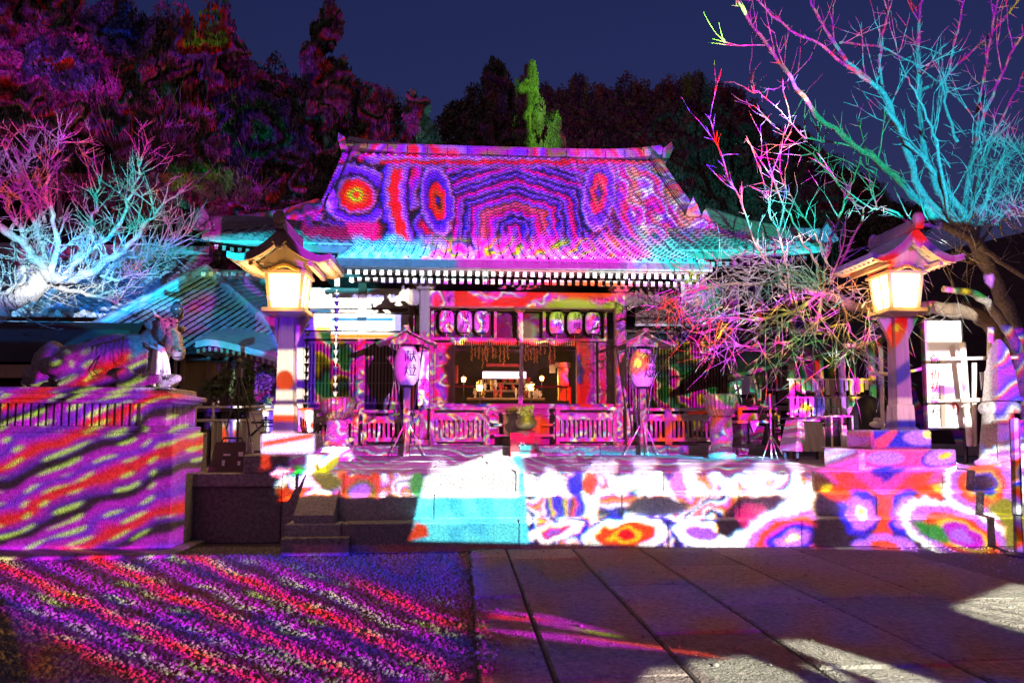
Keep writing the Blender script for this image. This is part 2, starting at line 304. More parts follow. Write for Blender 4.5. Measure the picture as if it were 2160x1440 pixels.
    put(C, poly([(1860, 800), (1925, 755), (1925, 790), (1860, 840)], 4), BLU * .9); put(C, box(1860, 838, 1940, 892, 3), LIL * 1.2 + WHI * .5)
    put(C, box(1860, 885, 1940, 905, 3), BLU)
    put(C, box(1948, 640, 2040, 905, 2), WHI * 1.0); put(C, box(1948, 722, 2040, 748, 3), WHI * .10)
    put(C, poly([(1950, 745), (2040, 745), (2040, 800), (1950, 780)], 5), WHI * 1.0 + LIL * .3); put(C, disc(1985, 825, 30, 10, e=.3), LIL)
    rr = ramp((YY + XX * .6 + 10 * w3) / 60, [(0, MAG), (.2, VIO), (.35, BLU), (.5, WHI * .8), (.6, RED), (.75, MAG), (.9, BLU)])
    m = box(2042, 700, 2300, 945, 2); C[:] = C * (1 - m[..., None]) + m[..., None] * rr.astype(np.float32)
    put(C, box(2145, 890, 2300, 1000, 3), LIL * 1.2); put(C, box(2145, 930, 2300, 950, 3), ORG)
    C[YY[:, 0] > 1168] = 0
    # nothing on the ox and its plinth: that is the other projector's work
    put(C, poly([(-60, 830), (280, 660), (385, 660), (442, 870), (442, 1200), (-60, 1200)], 6), BLK)
    return C, WOOD, LAMP

def paint_roofs():
    """Flat blue and cyan wash on the low roofs at the left."""
    C = np.zeros((CH, CW, 3), np.float32); w2, w3 = wob(120, 110, seed=51), wob(40, 34, seed=52)
    br = ramp((XX * .7 + YY) / 260 + .12 * w2, [(0, SKB), (.3, CYA * .9), (.55, SKB + CYA * .2), (.8, CYA * .6 + TEA * .3)])
    m = poly([(170, 700), (425, 552), (470, 552), (640, 700), (600, 770), (380, 760)], 4); C += m[..., None] * br.astype(np.float32) * 1.1
    put(C, disc(425, 640, 34, 26, e=.3) * .8, MAG + VIO * .4); put(C, disc(432, 632, 13, 9, e=.3), RED); put(C, disc(410, 700, 40, 26, e=.4) * .8, PNK * .6 + VIO * .3)
    q = poly([(-60, 530), (440, 530), (440, 560), (170, 700), (-60, 670)], 6) * (1 - m); C += q[..., None] * ((SKB * .9 + CYA * .35) * (.6 + .3 * w3[..., None])).clip(0, 2).astype(np.float32)
    put(C, disc(230, 690, 90, 30, e=.5) * .5, MAG * .5)
    put(C, poly([(395, 500), (560, 470), (720, 560), (700, 572), (420, 572)], 5), CYA * .55 + TEA * .35)
    return C * .9

def paint_trees():
    """Picture that falls on the bare trees, right and left."""
    C = np.zeros((CH, CW, 3), np.float32)
    w2, w3, w4 = wob(120, 110, seed=21), wob(60, 60, seed=22), wob(26, 26, seed=23)
    t = ramp(.12 * (XX - YY) / 60 + .5 * w3 + .2 * w4, [(0, MAG), (.18, VIO), (.3, PNK), (.42, RED), (.5, LIL), (.6, MAG), (.72, YEL * .7), (.8, MAG), (.9, VIO)])
    C += t.astype(np.float32) * 1.25
    lowr = sm(540, 570, YY) * (XX > 1300) * (XX < 1850); mix = ramp(.9 * w3 + .5 * w4, [(0, MAG * .45), (.15, BLK), (.3, TEA * .3), (.42, MAG * .6), (.55, YEL * .35), (.65, BLK), (.78, VIO * .5), (.9, GRN * .3)])
    C[:] = C * (1 - lowr[..., None]) + lowr[..., None] * mix.astype(np.float32) * .62
    cy = 1 - sm(.8, 1.15, ell(1985, 330, 170, 270, -20) + .2 * w3 + .12 * w4)
    put(C, cy, CYA * 1.5 + BLU * .15)
    cy = 1 - sm(.8, 1.2, ell(1760, 300, 170, 70, 40) + .15 * w3)
    put(C, cy, TEA * 1.1 + GRN * .4)
    put(C, (1 - sm(.8, 1.2, ell(1650, 440, 120, 60, 0) + .2 * w3)), TEA * .7 + CYA * .5)
    put(C, (1 - sm(.8, 1.1, ell(2140, 340, 90, 60, 0) + .1 * w3)), CYA * 1.2)
    put(C, (1 - sm(.8, 1.2, ell(1560, 660, 170, 34, 0) + .4 * w4)) * .5, TEA * .5)
    # left plum
    L = XX < 700
    a = ramp((XX * .5 + YY + 30 * w3) / 220, [(0, MAG), (.3, PNK), (.5, LIL), (.7, MAG), (.85, ORG)]).astype(np.float32) * 1.4
    C[:] = np.where(L[..., None], a, C)
    put(C, (1 - sm(.7, 1.1, ell(140, 560, 210, 110, -12) + .12 * w3)) * L, CYA * 1.9 + WHI * .7 + BLU * .3)
    put(C, (1 - sm(.6, 1.0, ell(110, 610, 120, 60, -12) + .12 * w3)) * L * .8, WHI * 2.4)
    put(C, (1 - sm(.7, 1.1, ell(265, 420, 100, 90, -30) + .12 * w3)) * L, TEA * 1.3 + CYA * .8)
    put(C, (1 - sm(.7, 1.1, ell(330, 560, 90, 60, 0) + .2 * w3)) * L, LIM * .5 + TEA * .3)
    put(C, L * (sm(320, 400, XX)) * (YY < 520), MAG * .8 + RED * .3)
    put(C, sm(610, 660, YY) * L, BLU * .5 + CYA * .3)
    return C

def paint_left():
    """Grazing picture on the ox, its plinth and the gravel."""
    C = np.zeros((CH, CW, 3), np.float32)
    w2, w3, w4 = wob(170, 120, seed=31), wob(80, 60, seed=32), wob(34, 30, seed=33)
    up = YY + .42 * XX; dn = YY - .46 * XX          # streak directions on the stone and on the ground
    cols = [(0, MAG), (.16, VIO * .8), (.24, MAG), (.38, RED), (.5, RED * .8 + ORG * .2), (.58, MAG * .8), (.68, VIO * .5), (.74, BLK), (.84, BLK), (.9, MAG * .9)]
    a = ramp((up + 7 * w2 + 3 * w3) / 118 + .1, cols) * .8
    d1 = .85 * sm(.62, .85, np.sin((up + 5 * w2) / 3.9) * .6 + .5 * np.sin((XX - YY * .2) / 30 + 2.6 * w2 + up / 19))
    a = a * (1 - d1[..., None]) + d1[..., None] * (LIM * 1.2 + WHI * .1)
    b = ramp((dn + 3 * w2 + 1.0 * w3) / 104, [(0, MAG), (.1, VIO * .6), (.16, BLK), (.28, BLK), (.34, MAG), (.46, RED), (.54, RED * .8 + ORG * .3), (.6, MAG), (.66, BLK), (.76, BLU * .3), (.82, BLK), (.9, MAG * .9)]) * .95
    d2 = .8 * sm(.7, .95, np.sin((dn + 4 * w2) / 5.5) * .6 + .5 * np.sin((XX + YY * .3) / 60 + 1.8 * w2 + dn / 21))
    b = b * (1 - d2[..., None]) + d2[..., None] * (LIM * 1.1 + WHI * .08)
    g = sm(1152, 1160, YY)[..., None]
    C += (a * (1 - g) + b * g).astype(np.float32)
    # ox
    put(C, box(-10, 690, 310, 740, 14), BLU * .25 + VIO * .15)
    put(C, poly([(260, 640), (345, 640), (365, 700), (330, 735), (260, 760)], 12), SKB * .6)
    put(C, poly([(320, 660), (370, 665), (378, 735), (345, 735), (330, 690)], 6), PNK * .4 + LIL * .45 + ORG * .12)
    put(C, poly([(345, 690), (365, 690), (372, 752), (345, 752)], 5), TEA * .25 + SKB * .35)
    put(C, poly([(308, 742), (362, 742), (362, 820), (305, 820)], 4), LIL * .8 + WHI * .5)
    put(C, 1 - box(-50, 655, 441, 1158, 1) - (YY > 1152), BLK)
    sil = np.interp(XX[0], [0, 55, 75, 108, 140, 200, 290, 312, 330, 392, 420], [820, 820, 760, 716, 742, 706, 690, 664, 655, 655, 820]).astype(np.float32)
    put(C, (YY < sil[None, :]) * (YY < 816), BLK)
    # where the streaks die away
    dark = sm(30, 75, YY - (1235 + .52 * XX) + 8 * w3) * (YY > 1180)
    put(C, dark, BLK); put(C, sm(880, 1000, XX) * (YY > 1160) * .6, BLK); put(C, sm(0, 60, (XX - 560) * .38 - (YY - 1165)) * (YY > 1160) * .75, BLU * .12); put(C, dark * sm(.55, .9, w4) * .5, OLV * .6 + RED * .2)
    up2 = (1 - sm(0, 40, YY - (1150 + .22 * (XX - 470)))) * (YY > 1160) * sm(440, 480, XX); put(C, up2 * .9, BLU * .35)
    put(C, poly([(980, 1150), (2300, 1150), (2300, 1440), (1460, 1440), (980, 1440)], 10), BLK)
    put(C, poly([(1000, 1288), (1120, 1298), (1330, 1358), (1330, 1372), (1150, 1330), (1000, 1322)], 4), MAG * .9)
    put(C, poly([(1000, 1296), (1110, 1306), (1110, 1312), (1000, 1306)], 3), RED)
    put(C, poly([(1000, 1328), (1180, 1342), (1440, 1382), (1460, 1396), (1200, 1362), (1000, 1346)], 4), MAG * 1.1)
    put(C, poly([(1160, 1342), (1450, 1378), (1500, 1395), (1440, 1386), (1180, 1354)], 3), ORG)
    put(C, poly([(1180, 1326), (1260, 1342), (1250, 1346), (1180, 1332)], 3), LIM)
    return C

def paint_right():
    """Spill of pale light through the bystanders, on the paving at the lower right, and a weak coloured wash."""
    C = np.zeros((CH, CW, 3), np.float32)
    w2, w3 = wob(220, 90, seed=41), wob(90, 50, seed=42)
    a = ramp((YY * 1.3 - XX * .12 + 30 * w2) / 210, [(0, VIO * .22), (.3, MAG * .12), (.5, RED * .11), (.62, ORG * .09), (.75, MAG * .10), (.9, BLU * .2)])
    C += (a * (YY > 1150)[..., None]).astype(np.float32) * .8
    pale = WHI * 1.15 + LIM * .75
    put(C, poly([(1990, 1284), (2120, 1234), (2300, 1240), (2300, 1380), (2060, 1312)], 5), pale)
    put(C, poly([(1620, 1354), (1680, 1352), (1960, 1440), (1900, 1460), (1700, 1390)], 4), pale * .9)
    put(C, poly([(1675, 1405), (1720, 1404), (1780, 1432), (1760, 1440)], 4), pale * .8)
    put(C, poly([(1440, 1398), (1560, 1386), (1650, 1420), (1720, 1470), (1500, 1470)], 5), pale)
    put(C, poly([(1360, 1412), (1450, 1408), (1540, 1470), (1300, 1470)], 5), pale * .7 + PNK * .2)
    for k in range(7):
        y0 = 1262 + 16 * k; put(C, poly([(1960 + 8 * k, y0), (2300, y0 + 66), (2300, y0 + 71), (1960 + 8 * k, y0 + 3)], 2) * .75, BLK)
    return C
# ------------------------------------------------------------------ throwing the pictures: what each projector ray meets
ROOFX = [(XC - HW - .1, XC + HW + .1)] * 5 + [(XC - HS, XC + HS)] * 2 + [(X0 - HP, X0 + HP)] * 2
def rects():
    q = []   # ('Y', c, xmin, xmax, zmin, zmax) or ('Z', c, xmin, xmax, ymin, ymax) or ('R', seg)
    q.append(('Z', 0, -60, 60, -30, YA)); q.append(('Y', YA, -1.9, 30, 0, Z1)); q.append(('Z', Z1, -1.9, 30, YA, YB))
    q.append(('Y', YB, -2.1, 30, Z1, Z2)); q.append(('Z', Z2, -2, 30, YB, YC)); q.append(('Y', YC, -3.4, 30, 0, ZT))
    q.append(('Z', ZT, -3.4, 30, YC, 15.4))
    q.append(('Y', PROF[-1][0] - .05, X0 - HP, X0 + HP, PROF[-1][1] - .42, PROF[-1][1] - .005))
    for a, b, c, d, Y in ((825, 700, 895, 845, 14.9), (1318, 700, 1395, 845, 14.9), (670, 835, 755, 945, 12.5), (1482, 830, 1560, 955, 13.1)): q.append(('Y', Y, P(a, b, Y).x, P(c, b, Y).x, P(a, d, Y).z, P(a, b, Y).z))
    for sx in (-1, 1): xs_ = sorted((X0 + sx * HP, XC + sx * (HS + .5))); q.append(('Y', 16.9, xs_[0], xs_[1], PROF[JM][1] - .5, PROF[JM][1] + .75))
    q.append(('Y', 15.4, -3.4, 10, ZT, ZT + .25)); q.append(('Y', YP, X0 - HP, X0 + HP, ZT, 4.95)); q.append(('Y', YW, -12, 12, ZT, 5.6))
    q.append(('Y', 8.27, -9, -3.38, 0, 1.86)); q.append(('X', -3.40, 8.27, 9.35, 0, 1.8)); q.append(('Y', 8.65, -7, -3.4, 1.86, 2.9))
    q.append(('Y', 9.1, *sorted((P(545, 900, 9.1).x, P(668, 900, 9.1).x)), ZT, 2.0)); q.append(('Y', 9.1, P(585, 800, 9.1).x, P(632, 800, 9.1).x, 2, 2.95))
    q.append(('Y', 9.2, P(1806, 950, 9.2).x, P(2012, 950, 9.2).x, ZT, 1.45)); q.append(('Y', 9.2, P(1862, 800, 9.2).x, P(1938, 800, 9.2).x, 1.4, 2.9))
    q.append(('Y', 9.3, P(1760, 500, 9.3).x, P(2010, 500, 9.3).x, 2.9, 4.35)); q.append(('Y', 9.0, P(510, 500, 9).x, P(712, 500, 9).x, 3.05, 4.3))
    q.append(('Y', 11.0, P(1945, 800, 11).x, 12, ZT, 3.4)); q.append(('Y', 45, -90, 90, 0, 90))
    q.append(('Y', 15, P(185, 600, 15).x, P(620, 600, 15).x, 2.9, 5.0))
    return q
def cast(o, D):
    """nearest proxy along each ray (o + t D): returns points"""
    T = np.full(D.shape[:2], 1e9); K = np.ones(D.shape[:2]); I = np.zeros(D.shape[:2], int); Dn = D / np.linalg.norm(D, axis=-1, keepdims=True)
    def cand(t, ok, n, far=1):
        nonlocal T, K, I
        ok = ok & (t > .05) & np.isfinite(t); q = ok & (t < T); T = np.where(q, t, T); K = np.where(q, np.abs(Dn @ np.array(n, float)), K); I = np.where(q, far, I)
    with np.errstate(all='ignore'):
        for r in rects():
            if r[0] == 'Y':
                t = (r[1] - o[1]) / D[..., 1]; x = o[0] + t * D[..., 0]; z = o[2] + t * D[..., 2]
                cand(t, (x > r[2]) & (x < r[3]) & (z > r[4]) & (z < r[5]), (0, 1, 0), 2 if r[1] == 45 else (3 if r[1] in (8.27, 8.65) else (4 if r[1] in (9.0, 9.3) else 1)))
            elif r[0] == 'X':
                t = (r[1] - o[0]) / D[..., 0]; y = o[1] + t * D[..., 1]; z = o[2] + t * D[..., 2]
                cand(t, (y > r[2]) & (y < r[3]) & (z > r[4]) & (z < r[5]), (1, 0, 0), 3)
            else:
                t = (r[1] - o[2]) / D[..., 2]; x = o[0] + t * D[..., 0]; y = o[1] + t * D[..., 1]
                cand(t, (x > r[2]) & (x < r[3]) & (y > r[4]) & (y < r[5]), (0, 0, 1), 3 if r[1] == 0 else 1)
        for i, ((ya, za), (yb, zb)) in enumerate(zip(PROF[:-1], PROF[1:])):
            n = np.array((0, za - zb, yb - ya)); k = n[1] * ya + n[2] * za
            t = (k - n[1] * o[1] - n[2] * o[2]) / (D[..., 1] * n[1] + D[..., 2] * n[2])
            y = o[1] + t * D[..., 1]; x = o[0] + t * D[..., 0]; cand(t, (y <= ya) & (y >= yb) & (x > ROOFX[i][0]) & (x < ROOFX[i][1]), n / np.linalg.norm(n))
        # ridge tiles
        t = (PROF[0][0] - .2 - o[1]) / D[..., 1]; x = o[0] + t * D[..., 0]; z = o[2] + t * D[..., 2]
        cand(t, (x > XL) & (x < XR) & (z > PROF[0][1]) & (z < PROF[0][1] + .5), (0, 1, 0))
    return T, K, I
def plane(o, D, Yp): return (Yp - o[1]) / D[..., 1]
def sample(C, px, py):
    x = np.clip(px / 2 - .5, 0, CW - 1.001); y = np.clip(py / 2 - .5, 0, CH - 1.001)
    xi = x.astype(int); yi = y.astype(int); fx = (x - xi)[..., None]; fy = (y - yi)[..., None]
    v = (C[yi, xi] * (1 - fx) + C[yi, xi + 1] * fx) * (1 - fy) + (C[yi + 1, xi] * (1 - fx) + C[yi + 1, xi + 1] * fx) * fy
    ok = (px > -60) & (px < 2220) & (py > -90) & (py < 1500); return v * ok[..., None]
CR = np.array(RT); CU = np.array(UP); CF = np.array(FW); CO = np.array(CAM)
def topx(p):
    d = p - CO; z = d @ CF; z = np.where(z < .1, 1e9, z); return 1080 + FPX * (d @ CR) / z, 805 - FPX * (d @ CU) / z
def projector(name, loc, target, half_u, half_v, res, canvas, power, mode='scene', dref=10.0, far=None, keep=None, near=None):
    loc = Vector(loc); rot = (Vector(target) - loc).to_track_quat('-Z', 'Y').to_matrix()
    W, H = res; u = (np.arange(W) + .5) / W * 2 - 1; v = (np.arange(H) + .5) / H * 2 - 1
    U, V = np.meshgrid(u * half_u, v * half_v); M = np.array(rot)
    D = U[..., None] * M[:, 0] + V[..., None] * M[:, 1] - M[:, 2]
    o = np.array(loc)
    if mode == 'scene': T, K, I = cast(o, D)
    else: T = plane(o, D, mode); K = np.ones_like(T); I = np.ones(T.shape, int)
    pts = o + D * T[..., None]; px, py = topx(pts)
    smp = sample(canvas, px, py)
    if far is not None: smp = np.where((I == 2)[..., None], sample(far, px, py), smp)
    if near is not None: smp = np.where((I == 4)[..., None], sample(near, px, py), smp)
    if keep is not None: smp = smp * (I == keep)[..., None]
    img = smp * ((T * np.linalg.norm(D, axis=-1) / dref) ** 2 / np.clip(K, .16, 1))[..., None]
    img[(T > 1e8) | (T <= 0)] = 0
    img[:2] = 0; img[-2:] = 0; img[:, :2] = 0; img[:, -2:] = 0
    im = bpy.data.images.new(name + '_slide', W, H, float_buffer=True, alpha=False); im.colorspace_settings.name = 'Linear Rec.709' if 'Linear Rec.709' in [c.name for c in bpy.types.ColorManagedInputColorspaceSettings.bl_rna.properties['name'].enum_items] else im.colorspace_settings.name
    buf = np.ones((H, W, 4), np.float32); buf[..., :3] = np.clip(img, 0, 200); im.pixels.foreach_set(buf.ravel()); im.pack()
    ld = bpy.data.lights.new(name, 'SPOT'); ld.energy = power; ld.spot_size = min(R(170), 2 * math.atan(math.hypot(half_u, half_v)) * 1.02); ld.spot_blend = 0
    ld.shadow_soft_size = .02; ld.use_nodes = True; n = ld.node_tree
    em = [x for x in n.nodes if x.type == 'EMISSION'][0]
    tc = n.nodes.new('ShaderNodeTexCoord'); sp = n.nodes.new('ShaderNodeSeparateXYZ'); n.links.new(tc.outputs['Normal'], sp.inputs[0])
    def mth(op, a, b):
        m = n.nodes.new('ShaderNodeMath'); m.operation = op
        for i, q in enumerate((a, b)):
            if isinstance(q, (int, float)): m.inputs[i].default_value = q
            else: n.links.new(q, m.inputs[i])
        return m.outputs[0]
    az = mth('ABSOLUTE', sp.outputs[2], 0)
    uu = mth('MULTIPLY_ADD', mth('DIVIDE', sp.outputs[0], az), .5 / half_u); uu.node.inputs[2].default_value = .5
    vv = mth('MULTIPLY_ADD', mth('DIVIDE', sp.outputs[1], az), .5 / half_v); vv.node.inputs[2].default_value = .5
    cb = n.nodes.new('ShaderNodeCombineXYZ'); n.links.new(uu, cb.inputs[0]); n.links.new(vv, cb.inputs[1])
    it = n.nodes.new('ShaderNodeTexImage'); it.image = im; it.extension = 'CLIP'; it.interpolation = 'Linear'
    n.links.new(cb.outputs[0], it.inputs[0]); n.links.new(it.outputs[0], em.inputs['Color']); em.inputs['Strength'].default_value = 1
    ob = bpy.data.objects.new(name, ld); COL.objects.link(ob); ob.matrix_world = Matrix.Translation(loc) @ rot.to_4x4()
    return ob
PW = 7500.0
MAINP = (2.9, -2.0, 2.35)
CM, CWD, CLP = paint_main(); CM = np.where(XX[..., None] < 860, CM ** 1.22, np.minimum(CM ** 1.22, 1.35)) * 1.0; CWD = CWD * .68
projector('projector_main', MAINP, (2.9 - .02 * 10, 8, 2.35 + .18 * 10), .88, .58, (2200, 1450), CM, PW * 1.6, far=CWD, near=CLP)
projector('projector_left_roofs', (-3.4, -2.2, 3.0), (-5.6, 15.0, 4.5), .36, .18, (660, 330), paint_roofs(), PW * .9, mode=15.0)
CT = paint_trees()
# the two bare trees get their own throw, from the same stand
TR = np.array(CT); TR[:, :CW // 2 - 200] *= 0
projector('projector_right_tree', (3.3, -1.6, 2.5), (5.8, 9.6, 5.0), .66, .56, (900, 760), TR * ((XX > 1370) & (YY < 730) & ~((XX > 1740) & (YY > 462)) & ~((XX < 1480) & (YY < 560)))[..., None], PW * 1.9, mode=9.8)
TL = CT * ((XX < 410) & (YY > 250) & (YY < 668))[..., None]
projector('projector_left_tree', (-.8, -1.6, 2.2), (-6.3, 11.2, 5), .30, .26, (500, 430), TL, PW * 1.3, mode=11.2)
projector('projector_left', (6.2, .4, 1.5), (-3.0, 7.4, .75), .62, .34, (1300, 760), paint_left() ** 1.15, PW * 1.25, mode='scene', keep=3)
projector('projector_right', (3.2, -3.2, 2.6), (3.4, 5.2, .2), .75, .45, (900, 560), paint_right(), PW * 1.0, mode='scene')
# ------------------------------------------------------------------ materials
MATS = {}
def mat(name, base, rough=.7, var=.25, scale=8, bump=.2, metal=0, grain=None, emit=None, estr=0, spec=.5, bscale=4, bdist=.02):
    m = bpy.data.materials.new(name); m.use_nodes = True; n = m.node_tree; b = n.nodes['Principled BSDF']
    tc = n.nodes.new('ShaderNodeTexCoord'); mp = n.nodes.new('ShaderNodeMapping')
    n.links.new(tc.outputs['Object'], mp.inputs[0])
    if grain: mp.inputs['Scale'].default_value = grain
    oi = n.nodes.new('ShaderNodeObjectInfo')
    nz = n.nodes.new('ShaderNodeTexNoise'); nz.inputs['Scale'].default_value = scale; nz.inputs['Detail'].default_value = 6; nz.inputs['Roughness'].default_value = .7
    nz.noise_dimensions = '4D'; n.links.new(oi.outputs['Random'], nz.inputs['W']); n.links.new(mp.outputs[0], nz.inputs['Vector'])
    cr = n.nodes.new('ShaderNodeValToRGB'); cr.color_ramp.elements[0].position = .28; cr.color_ramp.elements[1].position = .72
    a = [max(0, c * (1 - var)) for c in base]; c2 = [min(1, c * (1 + var)) for c in base]
    cr.color_ramp.elements[0].color = (*a, 1); cr.color_ramp.elements[1].color = (*c2, 1)
    n.links.new(nz.outputs[0], cr.inputs[0])
    hs = n.nodes.new('ShaderNodeHueSaturation'); mm = n.nodes.new('ShaderNodeMapRange'); mm.inputs[3].default_value = 1 - var * .5; mm.inputs[4].default_value = 1 + var * .5
    n.links.new(oi.outputs['Random'], mm.inputs[0]); n.links.new(mm.outputs[0], hs.inputs['Value']); n.links.new(cr.outputs[0], hs.inputs['Color'])
    n.links.new(hs.outputs[0], b.inputs['Base Color'])
    b.inputs['Roughness'].default_value = rough; b.inputs['Metallic'].default_value = metal; b.inputs['Specular IOR Level'].default_value = spec
    if bump:
        bp = n.nodes.new('ShaderNodeBump'); bp.inputs['Strength'].default_value = bump; bp.inputs['Distance'].default_value = bdist
        n2 = n.nodes.new('ShaderNodeTexNoise'); n2.inputs['Scale'].default_value = scale * bscale; n2.inputs['Detail'].default_value = 5; n.links.new(mp.outputs[0], n2.inputs['Vector'])
        n.links.new(n2.outputs[0], bp.inputs['Height']); n.links.new(bp.outputs[0], b.inputs['Normal'])
    if emit: b.inputs['Emission Color'].default_value = (*emit, 1); b.inputs['Emission Strength'].default_value = estr
    MATS[name] = m; return m
M_stone = mat('granite', (.40, .38, .37), .75, .6, 34, .9, bscale=2, bdist=.03)
M_granite2 = mat('granite_old', (.30, .28, .26), .85, .6, 22, 1, bscale=3, bdist=.03)
M_pave = mat('paving_granite', (.22, .18, .18), .85, .6, 22, 1, bscale=2.2, bdist=.05)
M_gravel = mat('gravel_stone', (.22, .20, .20), .85, .75, 60, .5)
M_dirt = mat('packed_soil', (.10, .085, .075), .95, .4, 30, 1)
M_tile = mat('roof_tile', (.30, .31, .33), .45, .35, 12, .4)
M_slate = mat('copper_slate', (.32, .36, .36), .4, .3, 9, .3)
M_gutter = mat('copper_gutter', (.30, .34, .33), .45, .25, 6, .2)
M_wood = mat('aged_wood', (.26, .19, .14), .7, .35, 6, .5, grain=(1, 1, .12))
M_woodx = mat('aged_beam', (.28, .21, .16), .7, .35, 6, .5, grain=(.12, 1, 1))
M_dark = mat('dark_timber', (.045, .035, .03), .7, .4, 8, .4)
M_white = mat('white_paint', (.78, .77, .74), .6, .06, 6, .05)
M_plaster = mat('white_plaster', (.74, .74, .72), .85, .06, 4, .1)
M_paper = mat('lantern_paper', (.62, .58, .52), .7, .10, 6, .1)
M_ink = mat('black_ink', (.02, .02, .02), .6, .1, 5, 0)
M_redink = mat('red_ink', (.45, .03, .03), .6, .1, 5, 0)
M_bronze = mat('bronze', (.24, .20, .15), .45, .35, 10, .4, metal=.5)
M_gold = mat('gilt_metal', (.62, .40, .12), .4, .3, 20, .3, metal=.8)
M_black = mat('black_metal', (.02, .02, .022), .5, .2, 10, .1)
M_case = mat('brown_case', (.06, .03, .022), .5, .3, 6, .2)
M_rope = mat('twisted_rope', (.75, .66, .60), .8, .3, 30, .6)
M_redcloth = mat('red_cloth', (.45, .05, .06), .8, .25, 10, .2)
M_curt = mat('pale_curtain', (.40, .38, .35), .85, .15, 5, .2, grain=(8, 1, .3))
M_bib = mat('bib_cloth', (.72, .70, .68), .8, .06, 6, .1)
M_bark = mat('bark', (.28, .25, .22), .9, .6, 26, 1, bscale=2, bdist=.04)
M_barkd = mat('rough_bark', (.20, .14, .09), .9, .5, 12, 1)
M_leaf = mat('dark_leaf', (.085, .11, .05), .6, .5, 2, 0)
M_leaf2 = mat('olive_leaf', (.11, .11, .055), .6, .5, 2, 0)
M_hill = mat('forest_soil', (.05, .04, .03), .95, .4, 3, .5)
M_lamp = mat('lamp_panel', (.9, .8, .6), .6, .02, 5, 0, emit=(1, .62, .26), estr=9)
_n = M_lamp.node_tree; _b = _n.nodes['Principled BSDF']; _t = _n.nodes.new('ShaderNodeTexCoord'); _v = _n.nodes.new('ShaderNodeVectorMath'); _v.operation = 'DISTANCE'; _v.inputs[1].default_value = (.5, .5, .45)
_m = _n.nodes.new('ShaderNodeMapRange'); _m.inputs[1].default_value = .2; _m.inputs[2].default_value = .9; _m.inputs[3].default_value = 13; _m.inputs[4].default_value = 1.3
_n.links.new(_t.outputs['Generated'], _v.inputs[0]); _n.links.new(_v.outputs['Value'], _m.inputs[0]); _n.links.new(_m.outputs[0], _b.inputs['Emission Strength']); _b.inputs['Emission Color'].default_value = (1, .52, .16, 1)
M_lampin = mat('small_lamp', (.9, .7, .4), .6, .02, 5, 0, emit=(1, .42, .09), estr=9)
M_glowcloth = mat('white_light_bar', (.9, .9, .9), .6, .02, 5, 0, emit=(.95, .75, 1), estr=2.2)  # for the white altar cloth: brightness put in as emission, no lamp there
M_glass = mat('smoked_glass', (.05, .05, .06), .08, .1, 5, 0, spec=.8)
M_bamboo = mat('bamboo_pole', (.62, .56, .44), .5, .2, 6, .2)

